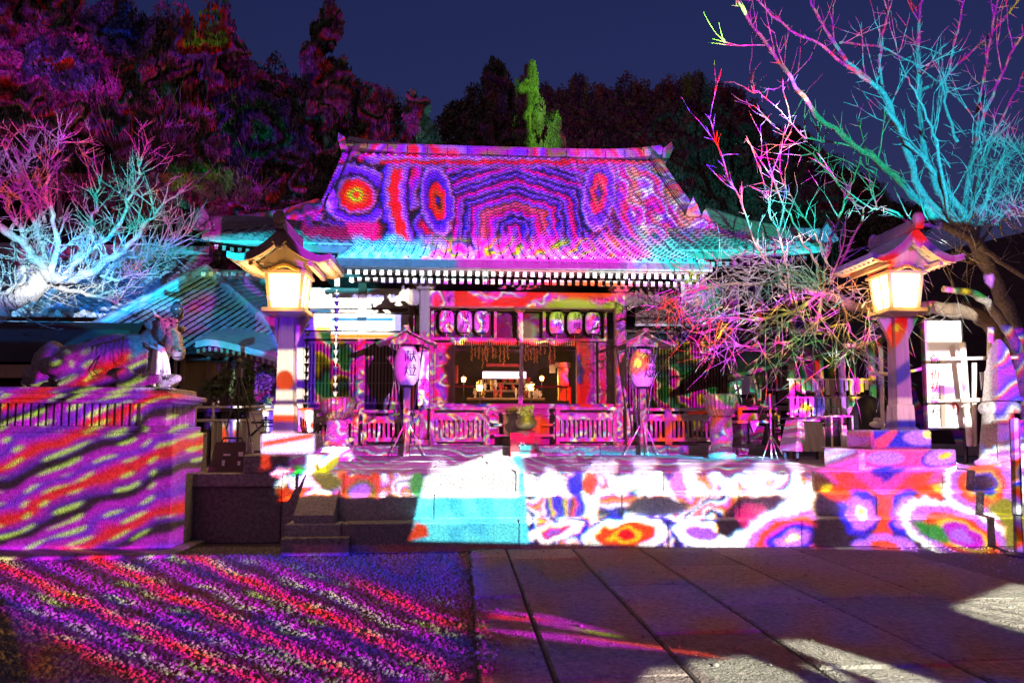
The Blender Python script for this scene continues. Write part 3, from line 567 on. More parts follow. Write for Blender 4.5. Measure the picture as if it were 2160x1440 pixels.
# ------------------------------------------------------------------ mesh builder
def link(o): COL.objects.link(o); return o
class MB:
    def __init__(s): s.v = []; s.f = []; s.m = []; s.mi = 0
    def quad(s, *p):
        n = len(s.v); s.v += [tuple(q) for q in p]; s.f.append(tuple(range(n, n + len(p)))); s.m.append(s.mi); return s
    def box(s, x0, y0, z0, x1, y1, z1, M=None):
        n = len(s.v); c = [(x, y, z) for z in (z0, z1) for x, y in ((x0, y0), (x1, y0), (x1, y1), (x0, y1))]
        if M is not None: c = [tuple(M @ Vector(q)) for q in c]
        s.v += c
        for f in ((0, 3, 2, 1), (4, 5, 6, 7), (0, 1, 5, 4), (1, 2, 6, 5), (2, 3, 7, 6), (3, 0, 4, 7)): s.f.append(tuple(n + i for i in f)); s.m.append(s.mi)
        return s
    def bbox(s, x0, y0, z0, x1, y1, z1, b=.01):
        """block with a chamfer all round"""
        n = len(s.v); rings = []
        for z, k in ((z0, b), (z0 + b, 0), (z1 - b, 0), (z1, b)):
            for (x, y) in ((x0 + b, y0 + k), (x1 - b, y0 + k), (x1 - k, y0 + b), (x1 - k, y1 - b), (x1 - b, y1 - k), (x0 + b, y1 - k), (x0 + k, y1 - b), (x0 + k, y0 + b)):
                s.v.append((min(max(x, x0 + k), x1 - k), min(max(y, y0 + k), y1 - k), z))
        for r in range(3):
            for i in range(8): j = (i + 1) % 8; s.f.append((n + r * 8 + i, n + r * 8 + j, n + r * 8 + 8 + j, n + r * 8 + 8 + i)); s.m.append(s.mi)
        s.f.append(tuple(n + i for i in range(7, -1, -1))); s.f.append(tuple(n + 24 + i for i in range(8))); s.m += [s.mi] * 2
        return s
    def lathe(s, c, prof, n=16, sq=False, flute=0):
        b = len(s.v); k = len(prof)
        for r, z in prof:
            for i in range(n):
                a = 2 * math.pi * (i + (.5 if sq else 0)) / n; rr = r * (math.sqrt(2) if sq else 1) * (1 + (flute * (1 if i % 2 else -1)))
                s.v.append((c[0] + rr * math.cos(a), c[1] + rr * math.sin(a), c[2] + z))
        for j in range(k - 1):
            for i in range(n): i2 = (i + 1) % n; s.f.append((b + j * n + i, b + j * n + i2, b + (j + 1) * n + i2, b + (j + 1) * n + i)); s.m.append(s.mi)
        s.f.append(tuple(b + i for i in range(n - 1, -1, -1))); s.f.append(tuple(b + (k - 1) * n + i for i in range(n))); s.m += [s.mi] * 2
        return s
    def tube(s, pts, rad, n=6, cap=True):
        pts = [Vector(p) for p in pts]; b = len(s.v)
        if not isinstance(rad, (list, tuple)): rad = [rad] * len(pts)
        t0 = (pts[1] - pts[0]).normalized(); u = t0.orthogonal().normalized()
        for i, p in enumerate(pts):
            t = (pts[min(i + 1, len(pts) - 1)] - pts[max(i - 1, 0)]).normalized(); u = (u - t * u.dot(t)); u = u.normalized() if u.length > 1e-6 else t.orthogonal().normalized(); w_ = t.cross(u)
            for k in range(n): a = 2 * math.pi * k / n; s.v.append(tuple(p + (u * math.cos(a) + w_ * math.sin(a)) * rad[i]))
        for i in range(len(pts) - 1):
            for k in range(n): k2 = (k + 1) % n; s.f.append((b + i * n + k, b + i * n + k2, b + (i + 1) * n + k2, b + (i + 1) * n + k)); s.m.append(s.mi)
        if cap: s.f.append(tuple(b + k for k in range(n - 1, -1, -1))); s.f.append(tuple(b + (len(pts) - 1) * n + k for k in range(n))); s.m += [s.mi] * 2
        return s
    def prism(s, outline, y0, y1):
        """outline in (x, z), extruded along y"""
        n = len(s.v); k = len(outline); s.v += [(x, y0, z) for x, z in outline] + [(x, y1, z) for x, z in outline]
        s.f.append(tuple(range(n, n + k))); s.f.append(tuple(range(n + 2 * k - 1, n + k - 1, -1))); s.m += [s.mi] * 2
        for i in range(k): j = (i + 1) % k; s.f.append((n + j, n + i, n + k + i, n + k + j)); s.m.append(s.mi)
        return s
    def ball(s, c, r, n=10, k=6, M=None):
        if not isinstance(r, (list, tuple)): r = (r, r, r)
        b = len(s.v); C = Vector(c)
        for j in range(k + 1):
            t = math.pi * j / k
            for i in range(n):
                a = 2 * math.pi * i / n; q = Vector((r[0] * math.sin(t) * math.cos(a), r[1] * math.sin(t) * math.sin(a), r[2] * math.cos(t)))
                if M is not None: q = M @ q
                s.v.append(tuple(C + q))
        for j in range(k):
            for i in range(n): i2 = (i + 1) % n; s.f.append((b + j * n + i, b + (j + 1) * n + i, b + (j + 1) * n + i2, b + j * n + i2)); s.m.append(s.mi)
        return s
    def mesh(s, name, mats, org=(0, 0, 0), smooth=False):
        me = bpy.data.meshes.new(name); o = Vector(org)
        me.from_pydata([(a - o.x, b - o.y, c - o.z) for a, b, c in s.v], [], s.f)
        for m in (mats if isinstance(mats, (list, tuple)) else [mats]): me.materials.append(m)
        if s.mi or any(s.m): me.polygons.foreach_set('material_index', s.m)
        if smooth: me.polygons.foreach_set('use_smooth', [True] * len(me.polygons))
        me.update(); return me
ORG = {}
def part(name, mb, m, parent, smooth=False, label=None, stuff=False):
    """parts are authored in the coordinates of their root unless root was made with world=True"""
    off = ORG.get(parent.name, (0, 0, 0))
    o = link(bpy.data.objects.new(name, mb.mesh(name, m, off, smooth))); o.parent = parent; ORG[o.name] = off
    if label: o['label'] = label
    if stuff: o['kind'] = 'stuff'
    return o
def piece(name, me, parent, loc=(0, 0, 0), rot=None):
    """one of many alike pieces sharing a mesh; loc in the root's frame"""
    off = Vector(ORG.get(parent.name, (0, 0, 0))); o = bpy.data.objects.new(name, me); COL.objects.link(o); o.parent = parent
    o.location = Vector(loc) - off
    if rot: o.rotation_euler = rot
    return o
def tag(o, label=None, cat=None, group=None, kind=None):
    if label: o['label'] = label
    if cat: o['category'] = cat
    if group: o['group'] = group
    if kind: o['kind'] = kind
    return o
def thing(name, label, cat, loc=(0, 0, 0), group=None, world=True):
    o = link(bpy.data.objects.new(name, None)); o.location = loc; o.empty_display_size = .2
    ORG[o.name] = tuple(loc) if world else (0, 0, 0)
    return tag(o, label, cat, group)
def solo(name, mb, m, label, cat, loc=None, group=None, smooth=False):
    loc = loc if loc is not None else mb.v[0]
    o = link(bpy.data.objects.new(name, mb.mesh(name, m, loc, smooth))); o.location = loc; ORG[o.name] = tuple(loc)
    return tag(o, label, cat, group)
def struct(name, mb, m, smooth=False):
    o = link(bpy.data.objects.new(name, mb.mesh(name, m, (0, 0, 0), smooth))); o['kind'] = 'structure'; ORG[o.name] = (0, 0, 0); return o
def copy_tree(root, loc=None, parent=None, label=None):
    c = root.copy(); COL.objects.link(c)
    if parent is not None: c.parent = parent
    if loc is not None: c.location = loc
    if label: c['label'] = label
    for ch in list(root.children): copy_tree(ch, parent=c)
    return c
def letters(name, txt, size, x, y, z, m, parent, dy=None, depth=.004):
    """upright characters, centred on x, first one with its middle at z, running downwards, facing the viewer (-y)"""
    dy = dy or size * 1.12; mb = MB(); dg = None
    for k, ch in enumerate(txt):
        cu = bpy.data.curves.new('t', 'FONT'); cu.body = ch; cu.size = size; cu.align_x = 'CENTER'; cu.align_y = 'CENTER'; cu.resolution_u = 1; cu.extrude = depth / 2
        o = bpy.data.objects.new('t', cu); COL.objects.link(o); bpy.context.view_layer.update()
        me = o.evaluated_get(bpy.context.evaluated_depsgraph_get()).to_mesh(); n = len(mb.v)
        for v in me.vertices: mb.v.append((x + v.co.x, y - v.co.z, z - k * dy + v.co.y))
        for p in me.polygons: mb.f.append(tuple(n + i for i in p.vertices)); mb.m.append(0)
        bpy.data.objects.remove(o); bpy.data.curves.remove(cu)
    return part(name, mb, m, parent) if mb.v else None

# ------------------------------------------------------------------ the ground
mb = MB(); mb.quad((-300, -60, 0), (300, -60, 0), (300, 600, 0), (-300, 600, 0)); struct('ground', mb, M_dirt)
# loose gravel, left of the paving and a strip at its right
px0 = G(990, 1155).x; PAVE_X = [px0, .49 + px0 - .08, 1.25, 2.0, 2.8, 3.75, 4.85]
N = 64000; gx = np.concatenate([np.where(rng.random(N) < .985, rng.uniform(-6.2, px0 - .01, N), rng.normal(px0 + .06, .12, N)), rng.uniform(4.9, 8.5, 3500)]); gy = np.concatenate([4.0 + 4.6 * rng.random(N) ** 1.25, rng.uniform(4.6, YA, 3500)]); gx[:260] = rng.uniform(px0, 4.85, 260)
keep = ~((gx > -1.95) & (gy > YA - .02)) & ~((gx < -3.2) & (gy > 8.0)) & ~((gx > -3.55) & (gx < 0) & (gy > 8.9)) & (np.abs(gx - .6) < .75 * gy + 1.2); gx, gy = gx[keep], gy[keep]; N = len(gx)
base = np.array([(1, 0, -.2), (.3, .95, -.2), (-.8, .6, -.2), (-.8, -.6, -.2), (.3, -.95, -.2), (0, 0, .75), (.55, .2, .45), (-.3, .5, .5), (-.2, -.55, .5)])
fb = np.array([(0, 1, 6), (1, 7, 6), (1, 2, 7), (2, 3, 8), (2, 8, 7), (3, 4, 8), (4, 0, 6), (4, 6, 8), (6, 7, 5), (7, 8, 5), (8, 6, 5)])
sz = .0045 + .020 * rng.random(N) ** 3.0; an = rng.uniform(0, 6.28, N); el_ = rng.uniform(.6, 1.1, N)
vx = base[None, :, 0] * sz[:, None]; vy = base[None, :, 1] * (sz * el_)[:, None]
V = np.stack([gx[:, None] + vx * np.cos(an)[:, None] - vy * np.sin(an)[:, None], gy[:, None] + vx * np.sin(an)[:, None] + vy * np.cos(an)[:, None], base[None, :, 2] * (sz * rng.uniform(.7, 1.2, N))[:, None] + .004 + np.where(gx > px0, .034, 0)[:, None] * (gx < 4.9)[:, None] + np.zeros_like(vx)], -1).reshape(-1, 3)
Fc = (fb[None] + (np.arange(N) * 9)[:, None, None]).reshape(-1, 3)
me = bpy.data.meshes.new('gravel'); me.vertices.add(len(V)); me.vertices.foreach_set('co', V.astype(np.float32).ravel()); me.loops.add(Fc.size); me.loops.foreach_set('vertex_index', Fc.ravel().astype(np.int32))
me.polygons.add(len(Fc)); me.polygons.foreach_set('loop_start', (np.arange(len(Fc)) * 3).astype(np.int32)); me.polygons.foreach_set('loop_total', np.full(len(Fc), 3, np.int32)); me.update(calc_edges=True); me.materials.append(M_gravel)
g = link(bpy.data.objects.new('gravel', me)); tag(g, 'loose grey gravel spread beside the stone paving', 'gravel', kind='stuff')
# paved way
mb = MB(); mb.quad((PAVE_X[0] - .02, 2.5, .004), (PAVE_X[-1] + .02, 2.5, .004), (PAVE_X[-1] + .02, YA, .004), (PAVE_X[0] - .02, YA, .004)); path = struct('path', mb, M_dirt)
for i in range(len(PAVE_X) - 1):
    y = 2.6 - rng.uniform(0, .8)
    while y < YA - .05:
        L = rng.uniform(1.3, 2.1); y1 = min(y + L, YA - .006); y0 = max(y, 2.6)
        if y1 - y0 > .15:
            mb = MB(); mb.bbox(PAVE_X[i] + .009, y0 + .006, -.06, PAVE_X[i + 1] - .009 - rng.uniform(0, .006), y1 - .006, .034 + rng.uniform(-.008, .006), .012); part('paving_slab', mb, M_pave, path)
        y = y1 if y1 < YA - .01 else 99

# ------------------------------------------------------------------ terrace with three broad steps
TXR = 9.5
xl3, xl2, xl1 = -1.95, G(720, 1092, Z1).x - .4, P(690, 1000, YC).x - .35
st = thing('stone_steps', 'three broad granite steps across the front of the shrine terrace', 'steps', (xl3, YA, 0))
def course(x0, x1, ya, yb, z0, z1, joints, nm='stone_block', par=st, m=M_stone):
    xs = [x0] + joints + [x1]
    for a, b in zip(xs[:-1], xs[1:]):
        mb = MB(); mb.bbox(a + .004, ya + rng.uniform(0, .006), z0, b - .004, yb, z1 + rng.uniform(-.003, .003), .012); part(nm, mb, m, par)
course(xl3, TXR, YA, YB + .05, 0, Z1, [P(p, 1120, YA).x for p in (720, 1095, 1410, 1692, 1960)])
course(xl3 + .05, TXR, YB, YC + .05, Z1 - .02, Z2, [P(p, 1068, YB).x for p in (915, 1312, 1560, 1850)])
terr = thing('stone_terrace', 'raised granite terrace paved with large slabs in front of the hall', 'terrace', (xl1, YC, 0))
course(xl1, TXR, YC, YC + .9, Z2 - .3, ZT, [P(p, 1020, YC).x for p in (724, 1088, 1400, 1716, 1990)], 'edge_stone', terr)
for j, y in enumerate(np.arange(YC + .9, 15.3, 1.3)):
    for i, x in enumerate(np.arange(-3.6 + (j % 2) * .8, 9.4, 1.6)):
        mb = MB(); mb.bbox(x + .006, y + .006, .55, x + 1.594, min(y + 1.3, 15.35) - .006, ZT + rng.uniform(-.006, .002), .01); part('floor_slab', mb, M_stone, terr)
# podium step under the hall
podium = thing('stone_podium', 'low stone podium carrying the hall and its low fences', 'podium', (X0, 15.4, ZT))
for x in np.arange(-6, 12, 1.5):
    mb = MB(); mb.bbox(x + .004, 15.38, ZT - .05, x + 1.496, 16.4, ZT + .2, .012); part('edge_stone', mb, M_stone, podium)
mb = MB(); mb.box(-6, 16.4, ZT - .05, 12, 26, ZT + .195); part('floor', mb, M_granite2, podium)
ZP = ZT + .2
# left of the steps: retaining wall and cheek stones
rw = thing('retaining_wall', 'dark stone retaining wall between the ox plinth and the steps', 'wall', (-3, 8.95, 0))
xa, xb = P(442, 1060, 8.95).x, P(592, 1060, 8.95).x
mb = MB(); mb.bbox(-9, 8.95, 0, xb, 9.4, ZT - .17, .01); part('wall_block', mb, M_granite2, rw)
mb = MB(); mb.bbox(-9, 8.9, ZT - .17, xb + .02, 9.5, ZT, .015); part('coping', mb, M_granite2, rw)
mb = MB(); mb.box(-12, 9.5, 0, -3.4, 30, ZT - .02); part('bank_fill', mb, M_dirt, rw)
mb = MB(); mb.bbox(xb + .004, 8.97, 0, P(642, 1020, 8.97).x, 9.4, ZT - .003, .01); part('end_block', mb, M_stone, rw)
ck = thing('cheek_stone', 'sloping granite cheek block closing the left end of the steps', 'stone block', (xl3, 8.3, 0))
a0, a1 = P(604, 1110, 8.2).x, P(724, 1110, 8.2).x
mb = MB(); mb.bbox(a0, 7.95, 0, a1 + .1, 9.0, .20, .012); part('base_stone', mb, M_granite2, ck)
b0, b1 = P(622, 1090, 8.3).x, P(708, 1090, 8.3).x
mb = MB(); n = [(b0 + .02, 8.15, .2), (b1, 8.15, .2), (b1, 8.95, .2), (b0 + .02, 8.95, .2), (b0 + .02, 8.15, .42), (b1, 8.15, .42), (b1, 8.78, ZT + .001), (b0 + .02, 8.78, ZT + .001), (b1, 8.95, ZT + .001), (b0 + .02, 8.95, ZT + .001)]
mb.v = n; mb.f = [(0, 1, 5, 4), (4, 5, 6, 7), (7, 6, 8, 9), (1, 2, 8, 6, 5), (0, 4, 7, 9, 3), (3, 9, 8, 2), (0, 3, 2, 1)]; mb.m = [0] * 7; part('sloping_block', mb, M_stone, ck)

# ------------------------------------------------------------------ roof of the hall
hall = thing('shrine_hall', 'wooden shrine hall under a great curved tiled roof with a pillared porch', 'shrine', (X0, 18, ZP))
def arc_of(prof):
    s = [0.0]
    for (a, b), (c, d) in zip(prof[:-1], prof[1:]): s.append(s[-1] + math.hypot(c - a, d - b))
    return s
def at_s(prof, S_, s):
    s = min(max(s, 0), S_[-1])
    for i in range(len(S_) - 1):
        if s <= S_[i + 1] + 1e-9:
            t = (s - S_[i]) / (S_[i + 1] - S_[i]); a, b = prof[i], prof[i + 1]; return (a[0] + (b[0] - a[0]) * t, a[1] + (b[1] - a[1]) * t)
SA = arc_of(PROF)
def lift(x, y):  # eaves curve upwards to the corners
    e = 0
    if y < 19: e = .26 * max(0, (abs(x - XC) - 3.5) / 4.0) ** 2.2 * (19 - y) / 2.2
    return e
def tile_row(name, prof, x0, wd, parent, s0=0, s1=None, step=.26, lf=lift, m=M_tile, rollr=.062, stag=None):
    """one run of pan tiles with the cover tiles beside it: stepped courses, really overlapping"""
    Sx = arc_of(prof); s1 = Sx[-1] if s1 is None else s1; mb = MB(); s = s0
    while s < s1 - .04:
        e = min(s + step, s1); (ya, za), (yb, zb) = at_s(prof, Sx, s), at_s(prof, Sx, e); za += lf(x0, ya); zb += lf(x0, yb)
        L = math.hypot(yb - ya, zb - za); ny, nz = -(za - zb) / L, -(yb - ya) / L
        if nz < 0: ny, nz = -ny, -nz
        h0, h1 = .004, .034 + rng.uniform(-.004, .006); xa, xb_ = x0 - wd / 2 + rollr * .7, x0 + wd / 2 - rollr * .7; xm = (xa + xb_) / 2
        A = [(xa, ya + ny * h0, za + nz * h0), (xm, ya + ny * (h0 - .02), za + nz * (h0 - .02)), (xb_, ya + ny * h0, za + nz * h0)]
        B = [(xa, yb + ny * h1, zb + nz * h1), (xm, yb + ny * (h1 - .02), zb + nz * (h1 - .02)), (xb_, yb + ny * h1, zb + nz * h1)]
        D = [(q[0], q[1] - ny * .034, q[2] - nz * .034) for q in B]
        for k in (0, 1): mb.quad(A[k], B[k], B[k + 1], A[k + 1]); mb.quad(B[k], D[k], D[k + 1], B[k + 1])
        c = x0 - wd / 2; r0, r1 = rollr * .86, rollr * 1.06
        ra, rb = [], []
        for k in range(5):
            a = math.pi * k / 4; 
            ra.append((c - r0 * math.cos(a), ya + ny * r0 * math.sin(a) * 1.2, za + nz * r0 * math.sin(a) * 1.2)); rb.append((c - r1 * math.cos(a), yb + ny * (r1 * math.sin(a) * 1.2 + .012), zb + nz * (r1 * math.sin(a) * 1.2 + .012)))
        for k in range(4): mb.quad(ra[k], rb[k], rb[k + 1], ra[k + 1])
        mb.quad(*rb[::-1])
        s = e
    if s1 >= Sx[-1] - .01:   # round end tile
        y, z = prof[-1]; z += lf(x0, y); c = x0 - wd / 2; b = len(mb.v)
        mb.v += [(c + rollr * 1.2 * math.cos(a), y - .03, z + .03 + rollr * 1.2 * math.sin(a)) for a in np.linspace(0, 6.283, 9)[:-1]]; mb.f.append(tuple(range(b, b + 8))); mb.m.append(0)
        mb.v += [(c + rollr * 1.2 * math.cos(a), y + .05, z + .03 + rollr * 1.2 * math.sin(a)) for a in np.linspace(0, 6.283, 9)[:-1]]
        for k in range(8): k2 = (k + 1) % 8; mb.f.append((b + k, b + 8 + k, b + 8 + k2, b + k2)); mb.m.append(0)
        mb.quad((c + rollr, y - .012, z + .035), (c + rollr, y - .012, z - .06), (c + wd - rollr, y - .012, z - .06), (c + wd - rollr, y - .012, z + .035))
    return part(name, mb, m, parent)
# roof body under the tiles
mb = MB(); bodyx = [(XC - HW, XC + HW)] * 5
def hx(i):
    y = PROF[i][0]
    if i <= 4: return HW
    if i <= JM: return HW + (HS - HW) * (i - 4) / (JM - 4)
    return None
for i in range(len(PROF) - 1):
    (ya, za), (yb, zb) = PROF[i], PROF[i + 1]
    if i < JM: ha, hb = hx(i), hx(i + 1); xs0 = np.linspace(XC - ha, XC + ha, 25); xs1 = np.linspace(XC - hb, XC + hb, 25)
    else: xs0 = xs1 = np.linspace(X0 - HP, X0 + HP, 25)
    for k in range(24):
        f = lambda x, y, z: (x, y, z - .05 + lift(x, y))
        mb.quad(f(xs0[k], ya, za), f(xs1[k], yb, zb), f(xs1[k + 1], yb, zb), f(xs0[k + 1], ya, za))
        f2 = lambda x, y, z: (x, y, z - .17 + lift(x, y))
        mb.quad(f2(xs0[k], ya, za), f2(xs0[k + 1], ya, za), f2(xs1[k + 1], yb, zb), f2(xs1[k], yb, zb))
yr, zr = PROF[0]; ym, zm = PROF[4]
mb.quad((XL, yr, zr - .05), (XR, yr, zr - .05), (XR, 2 * yr - ym, zm), (XL, 2 * yr - ym, zm))
for x in (XL + .25, XR - .25): mb.quad((x, yr, zr - .1), (x, ym, zm - .1), (x, 2 * yr - ym, zm - .1))
mb.box(XL + .1, 19.7, 5.6, XR - .1, 27, 7.0)
roof = part('roof', mb, M_tile, hall)
wd = .245; n = int(2 * HS / wd)
for k in range(n + 1):
    x = XC - HS + k * wd; dxx = abs(x - XC); s0 = 0
    if dxx > HW - .05:
        t = (dxx - HW) / (HS - HW); i = 4 + t * (JM - 4); i0 = min(int(i), JM - 1); s0 = SA[i0] + (SA[i0 + 1] - SA[i0]) * (i - i0)
    s1 = SA[-1] if abs(x - X0) < HP else SA[JM]
    if s1 - s0 < .15: continue
    pr = PROF if abs(x - X0) < HP else PROF[:JM + 1]
    tile_row('tile_row', pr, x, wd, roof, s0, None)
# ridge: stacked flat tiles and a round cap, with upturned ends
def sweep(mb, pts, wdt, hgt, rr=None):
    for a, b in zip(pts[:-1], pts[1:]):
        a, b = Vector(a), Vector(b); d = (b - a); L = d.length; X = d.normalized(); Y = Vector((0, 0, 1)).cross(X).normalized(); Z = X.cross(Y)
        M = Matrix((X, Y, Z)).transposed().to_4x4(); M.translation = a
        mb.box(-.01, -wdt / 2, 0, L + .01, wdt / 2, hgt, M); mb.box(-.01, -wdt * .62, hgt * .38, L + .01, wdt * .62, hgt * .46, M); mb.box(-.01, -wdt * .62, hgt * .7, L + .01, wdt * .62, hgt * .78, M)
        mb.tube([M @ Vector((0, 0, hgt)), M @ Vector((L, 0, hgt))], wdt * .42, 8)
mb = MB(); pts = []
for t in np.linspace(-1, 1, 17): pts.append((XC + t * (HW - .05), yr, zr - .02 + .22 * abs(t) ** 5))
sweep(mb, pts, .34, .24); part('ridge', mb, M_tile, roof)
def onigawara(c, s, parent, face=-1):
    mb = MB(); o = [(-.5, 0), (-.42, .35), (-.3, .7), (-.12, .95), (0, 1.25), (.12, .95), (.3, .7), (.42, .35), (.5, 0), (.3, -.1), (-.3, -.1)]
    mb.prism([(c[0] + x * s, c[2] + z * s) for x, z in o], c[1] - .07, c[1] + .07)
    mb.ball((c[0], c[1] - .08, c[2] + .35 * s), (.22 * s, .1, .22 * s)); mb.ball((c[0] - .25 * s, c[1] - .08, c[2] + .12 * s), .1 * s); mb.ball((c[0] + .25 * s, c[1] - .08, c[2] + .12 * s), .1 * s)
    return part('ridge_end_tile', mb, M_tile, parent)
for sx in (-1, 1):
    x = XC + sx * HW; mb = MB()
    mb.prism([(x - .12, zr), (x + .12, zr), (x + .16 + sx * .10, zr + .36), (x + sx * .2, zr + .58), (x - .16 + sx * .06, zr + .33)], yr - .3, yr + .3); part('ridge_end_tile', mb, M_tile, roof)
    # verge ridges down the gable edges
    mb = MB(); sweep(mb, [(XC + sx * (HW - .38), y, z + .02) for y, z in PROF[:5]], .22, .26); part('verge_ridge', mb, M_tile, roof)
    onigawara((XC + sx * (HW - .38), PROF[4][0] - .1, PROF[4][1] + .05), .42, roof)
    mb = MB(); pv = [(XC + sx * hx(i) * .995, PROF[i][0], PROF[i][1] + lift(XC + sx * hx(i), PROF[i][0])) for i in range(4, JM + 1)]; sweep(mb, pv, .24, .24); part('hip_ridge', mb, M_tile, roof)
    e = pv[-1]; onigawara((e[0], e[1] - .12, e[2] + .02), .45, roof)
    # barge board under the gable edge
    mb = MB()
    for (ya, za), (yb, zb) in zip(PROF[:4], PROF[1:5]):
        xx = XC + sx * HW; mb.quad((xx, ya, za - .05), (xx, yb, zb - .05), (xx, yb, zb - .45), (xx, ya, za - .45)); mb.quad((xx - sx * .08, ya, za - .05), (xx - sx * .08, ya, za - .45), (xx - sx * .08, yb, zb - .45), (xx - sx * .08, yb, zb - .05))
    part('barge_board', mb, M_wood, roof)
# gutter, eave board, rafters
yE, zE = PROF[-1]
mb = MB(); mb.box(X0 - HP, yE - .10, zE - .19, X0 + HP, yE + .02, zE - .03); mb.box(X0 - HP, yE - .12, zE - .05, X0 + HP, yE - .09, zE - .02); part('gutter', mb, M_gutter, hall)
mb = MB(); mb.box(X0 - HP + .05, yE + .05, zE - .21, X0 + HP - .05, yE + .5, zE - .11); part('eave_board', mb, M_woodx, hall)
yM, zM = PROF[JM]
for sx in (-1, 1):
    xs = sorted((X0 + sx * HP, XC + sx * HS)); mb = MB(); q = np.linspace(xs[0], xs[1], 9)
    for a, b in zip(q[:-1], q[1:]):
        la, lb = lift(a, yM), lift(b, yM)
        for (u0, u1, v0, v1) in ((-.08, .04, -.22, -.07),):
            mb.v += [(a, yM + u0, zM + v0 + la), (b, yM + u0, zM + v0 + lb), (b, yM + u1, zM + v0 + lb), (a, yM + u1, zM + v0 + la), (a, yM + u0, zM + v1 + la), (b, yM + u0, zM + v1 + lb), (b, yM + u1, zM + v1 + lb), (a, yM + u1, zM + v1 + la)]
            n0 = len(mb.v) - 8
            for f in ((0, 3, 2, 1), (4, 5, 6, 7), (0, 1, 5, 4), (1, 2, 6, 5), (2, 3, 7, 6), (3, 0, 4, 7)): mb.f.append(tuple(n0 + i for i in f)); mb.m.append(0)
    part('gutter', mb, M_gutter, hall)
def rafter_mesh(L, w_, h, sl):
    mb = MB(); mb.v = [(-w_ / 2, 0, 0), (w_ / 2, 0, 0), (w_ / 2, L, sl * L), (-w_ / 2, L, sl * L), (-w_ / 2, 0, h), (w_ / 2, 0, h), (w_ / 2, L, h + sl * L), (-w_ / 2, L, h + sl * L)]
    mb.f = [(0, 3, 2, 1), (4, 5, 6, 7), (1, 2, 6, 5), (2, 3, 7, 6), (3, 0, 4, 7)]; mb.m = [0] * 5
    mb.mi = 1; mb.quad((-w_ / 2, 0, 0), (w_ / 2, 0, 0), (w_ / 2, 0, h), (-w_ / 2, 0, h)); mb.quad((-w_ / 2 - .004, -.004, -.004), (w_ / 2 + .004, -.004, -.004), (w_ / 2 + .004, -.004, h + .004), (-w_ / 2 - .004, -.004, h + .004))
    return mb.mesh('rafter', [M_dark, M_white])
rm1, rm2 = rafter_mesh(1.1, .075, .10, .22), rafter_mesh(1.0, .075, .10, .22)
for x in np.arange(X0 - HP + .25, X0 + HP - .15, .166):
    piece('rafter', rm1, hall, (x, yE + .06, zE - .325)); piece('rafter', rm2, hall, (x, yE + .34, zE - .43))
for sx in (-1, 1):
    for x in np.arange(HP + .12, HS - .3, .18):
        xx = X0 + sx * x; piece('rafter', rm1, hall, (xx, yM + .08, zM - .36 + lift(xx, yM)))
# soffit planks of porch
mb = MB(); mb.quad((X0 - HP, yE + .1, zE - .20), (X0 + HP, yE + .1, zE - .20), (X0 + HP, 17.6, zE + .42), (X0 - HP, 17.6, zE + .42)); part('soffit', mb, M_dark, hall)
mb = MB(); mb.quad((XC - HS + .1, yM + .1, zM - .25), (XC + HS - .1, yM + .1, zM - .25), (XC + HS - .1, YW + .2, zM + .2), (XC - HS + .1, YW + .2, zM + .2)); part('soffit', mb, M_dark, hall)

# ------------------------------------------------------------------ porch
xpl, xpr = P(895, 800, YP).x, P(1309, 800, YP).x; pw = .24
zb0, zb1 = P(1100, 650, YP).z, P(1100, 617, YP).z
for x in (xpl, xpr):
    mb = MB(); mb.bbox(x - pw / 2, YP - pw / 2, ZP + .12, x + pw / 2, YP + pw / 2, zb1 + .02, .03); pl = part('porch_pillar', mb, M_wood, hall)
    mb = MB(); mb.lathe((x, YP, ZP), [(.30, 0), (.30, .05), (.24, .12)], 4, sq=True); part('pillar_base', mb, M_stone, pl)
mb = MB(); mb.bbox(xpl + pw / 2, YP - .11, zb0, xpr - pw / 2, YP + .11, zb1, .02); mb.box(xpl + .12, YP - .13, zb0 + .02, xpr - .12, YP - .11, zb0 + .06); bm = part('tie_beam', mb, M_woodx, hall)
for sx, x in ((1, xpl + .12), (-1, xpr - .12)):       # carved whorls on the beam
    mb = MB()
    for tr in range(3):
        pts = []
        for t in np.linspace(0, 1, 22):
            a = 4.2 * t * math.pi / 1.4 + tr * .9; r = .14 * (1 - t) + .012; pts.append((x + sx * (.2 + .16 * tr + r * math.cos(a)), YP - .112, (zb0 + zb1) / 2 + r * math.sin(a)))
        mb.tube(pts, .012, 4)
    part('carved_whorl', mb, M_woodx, bm)
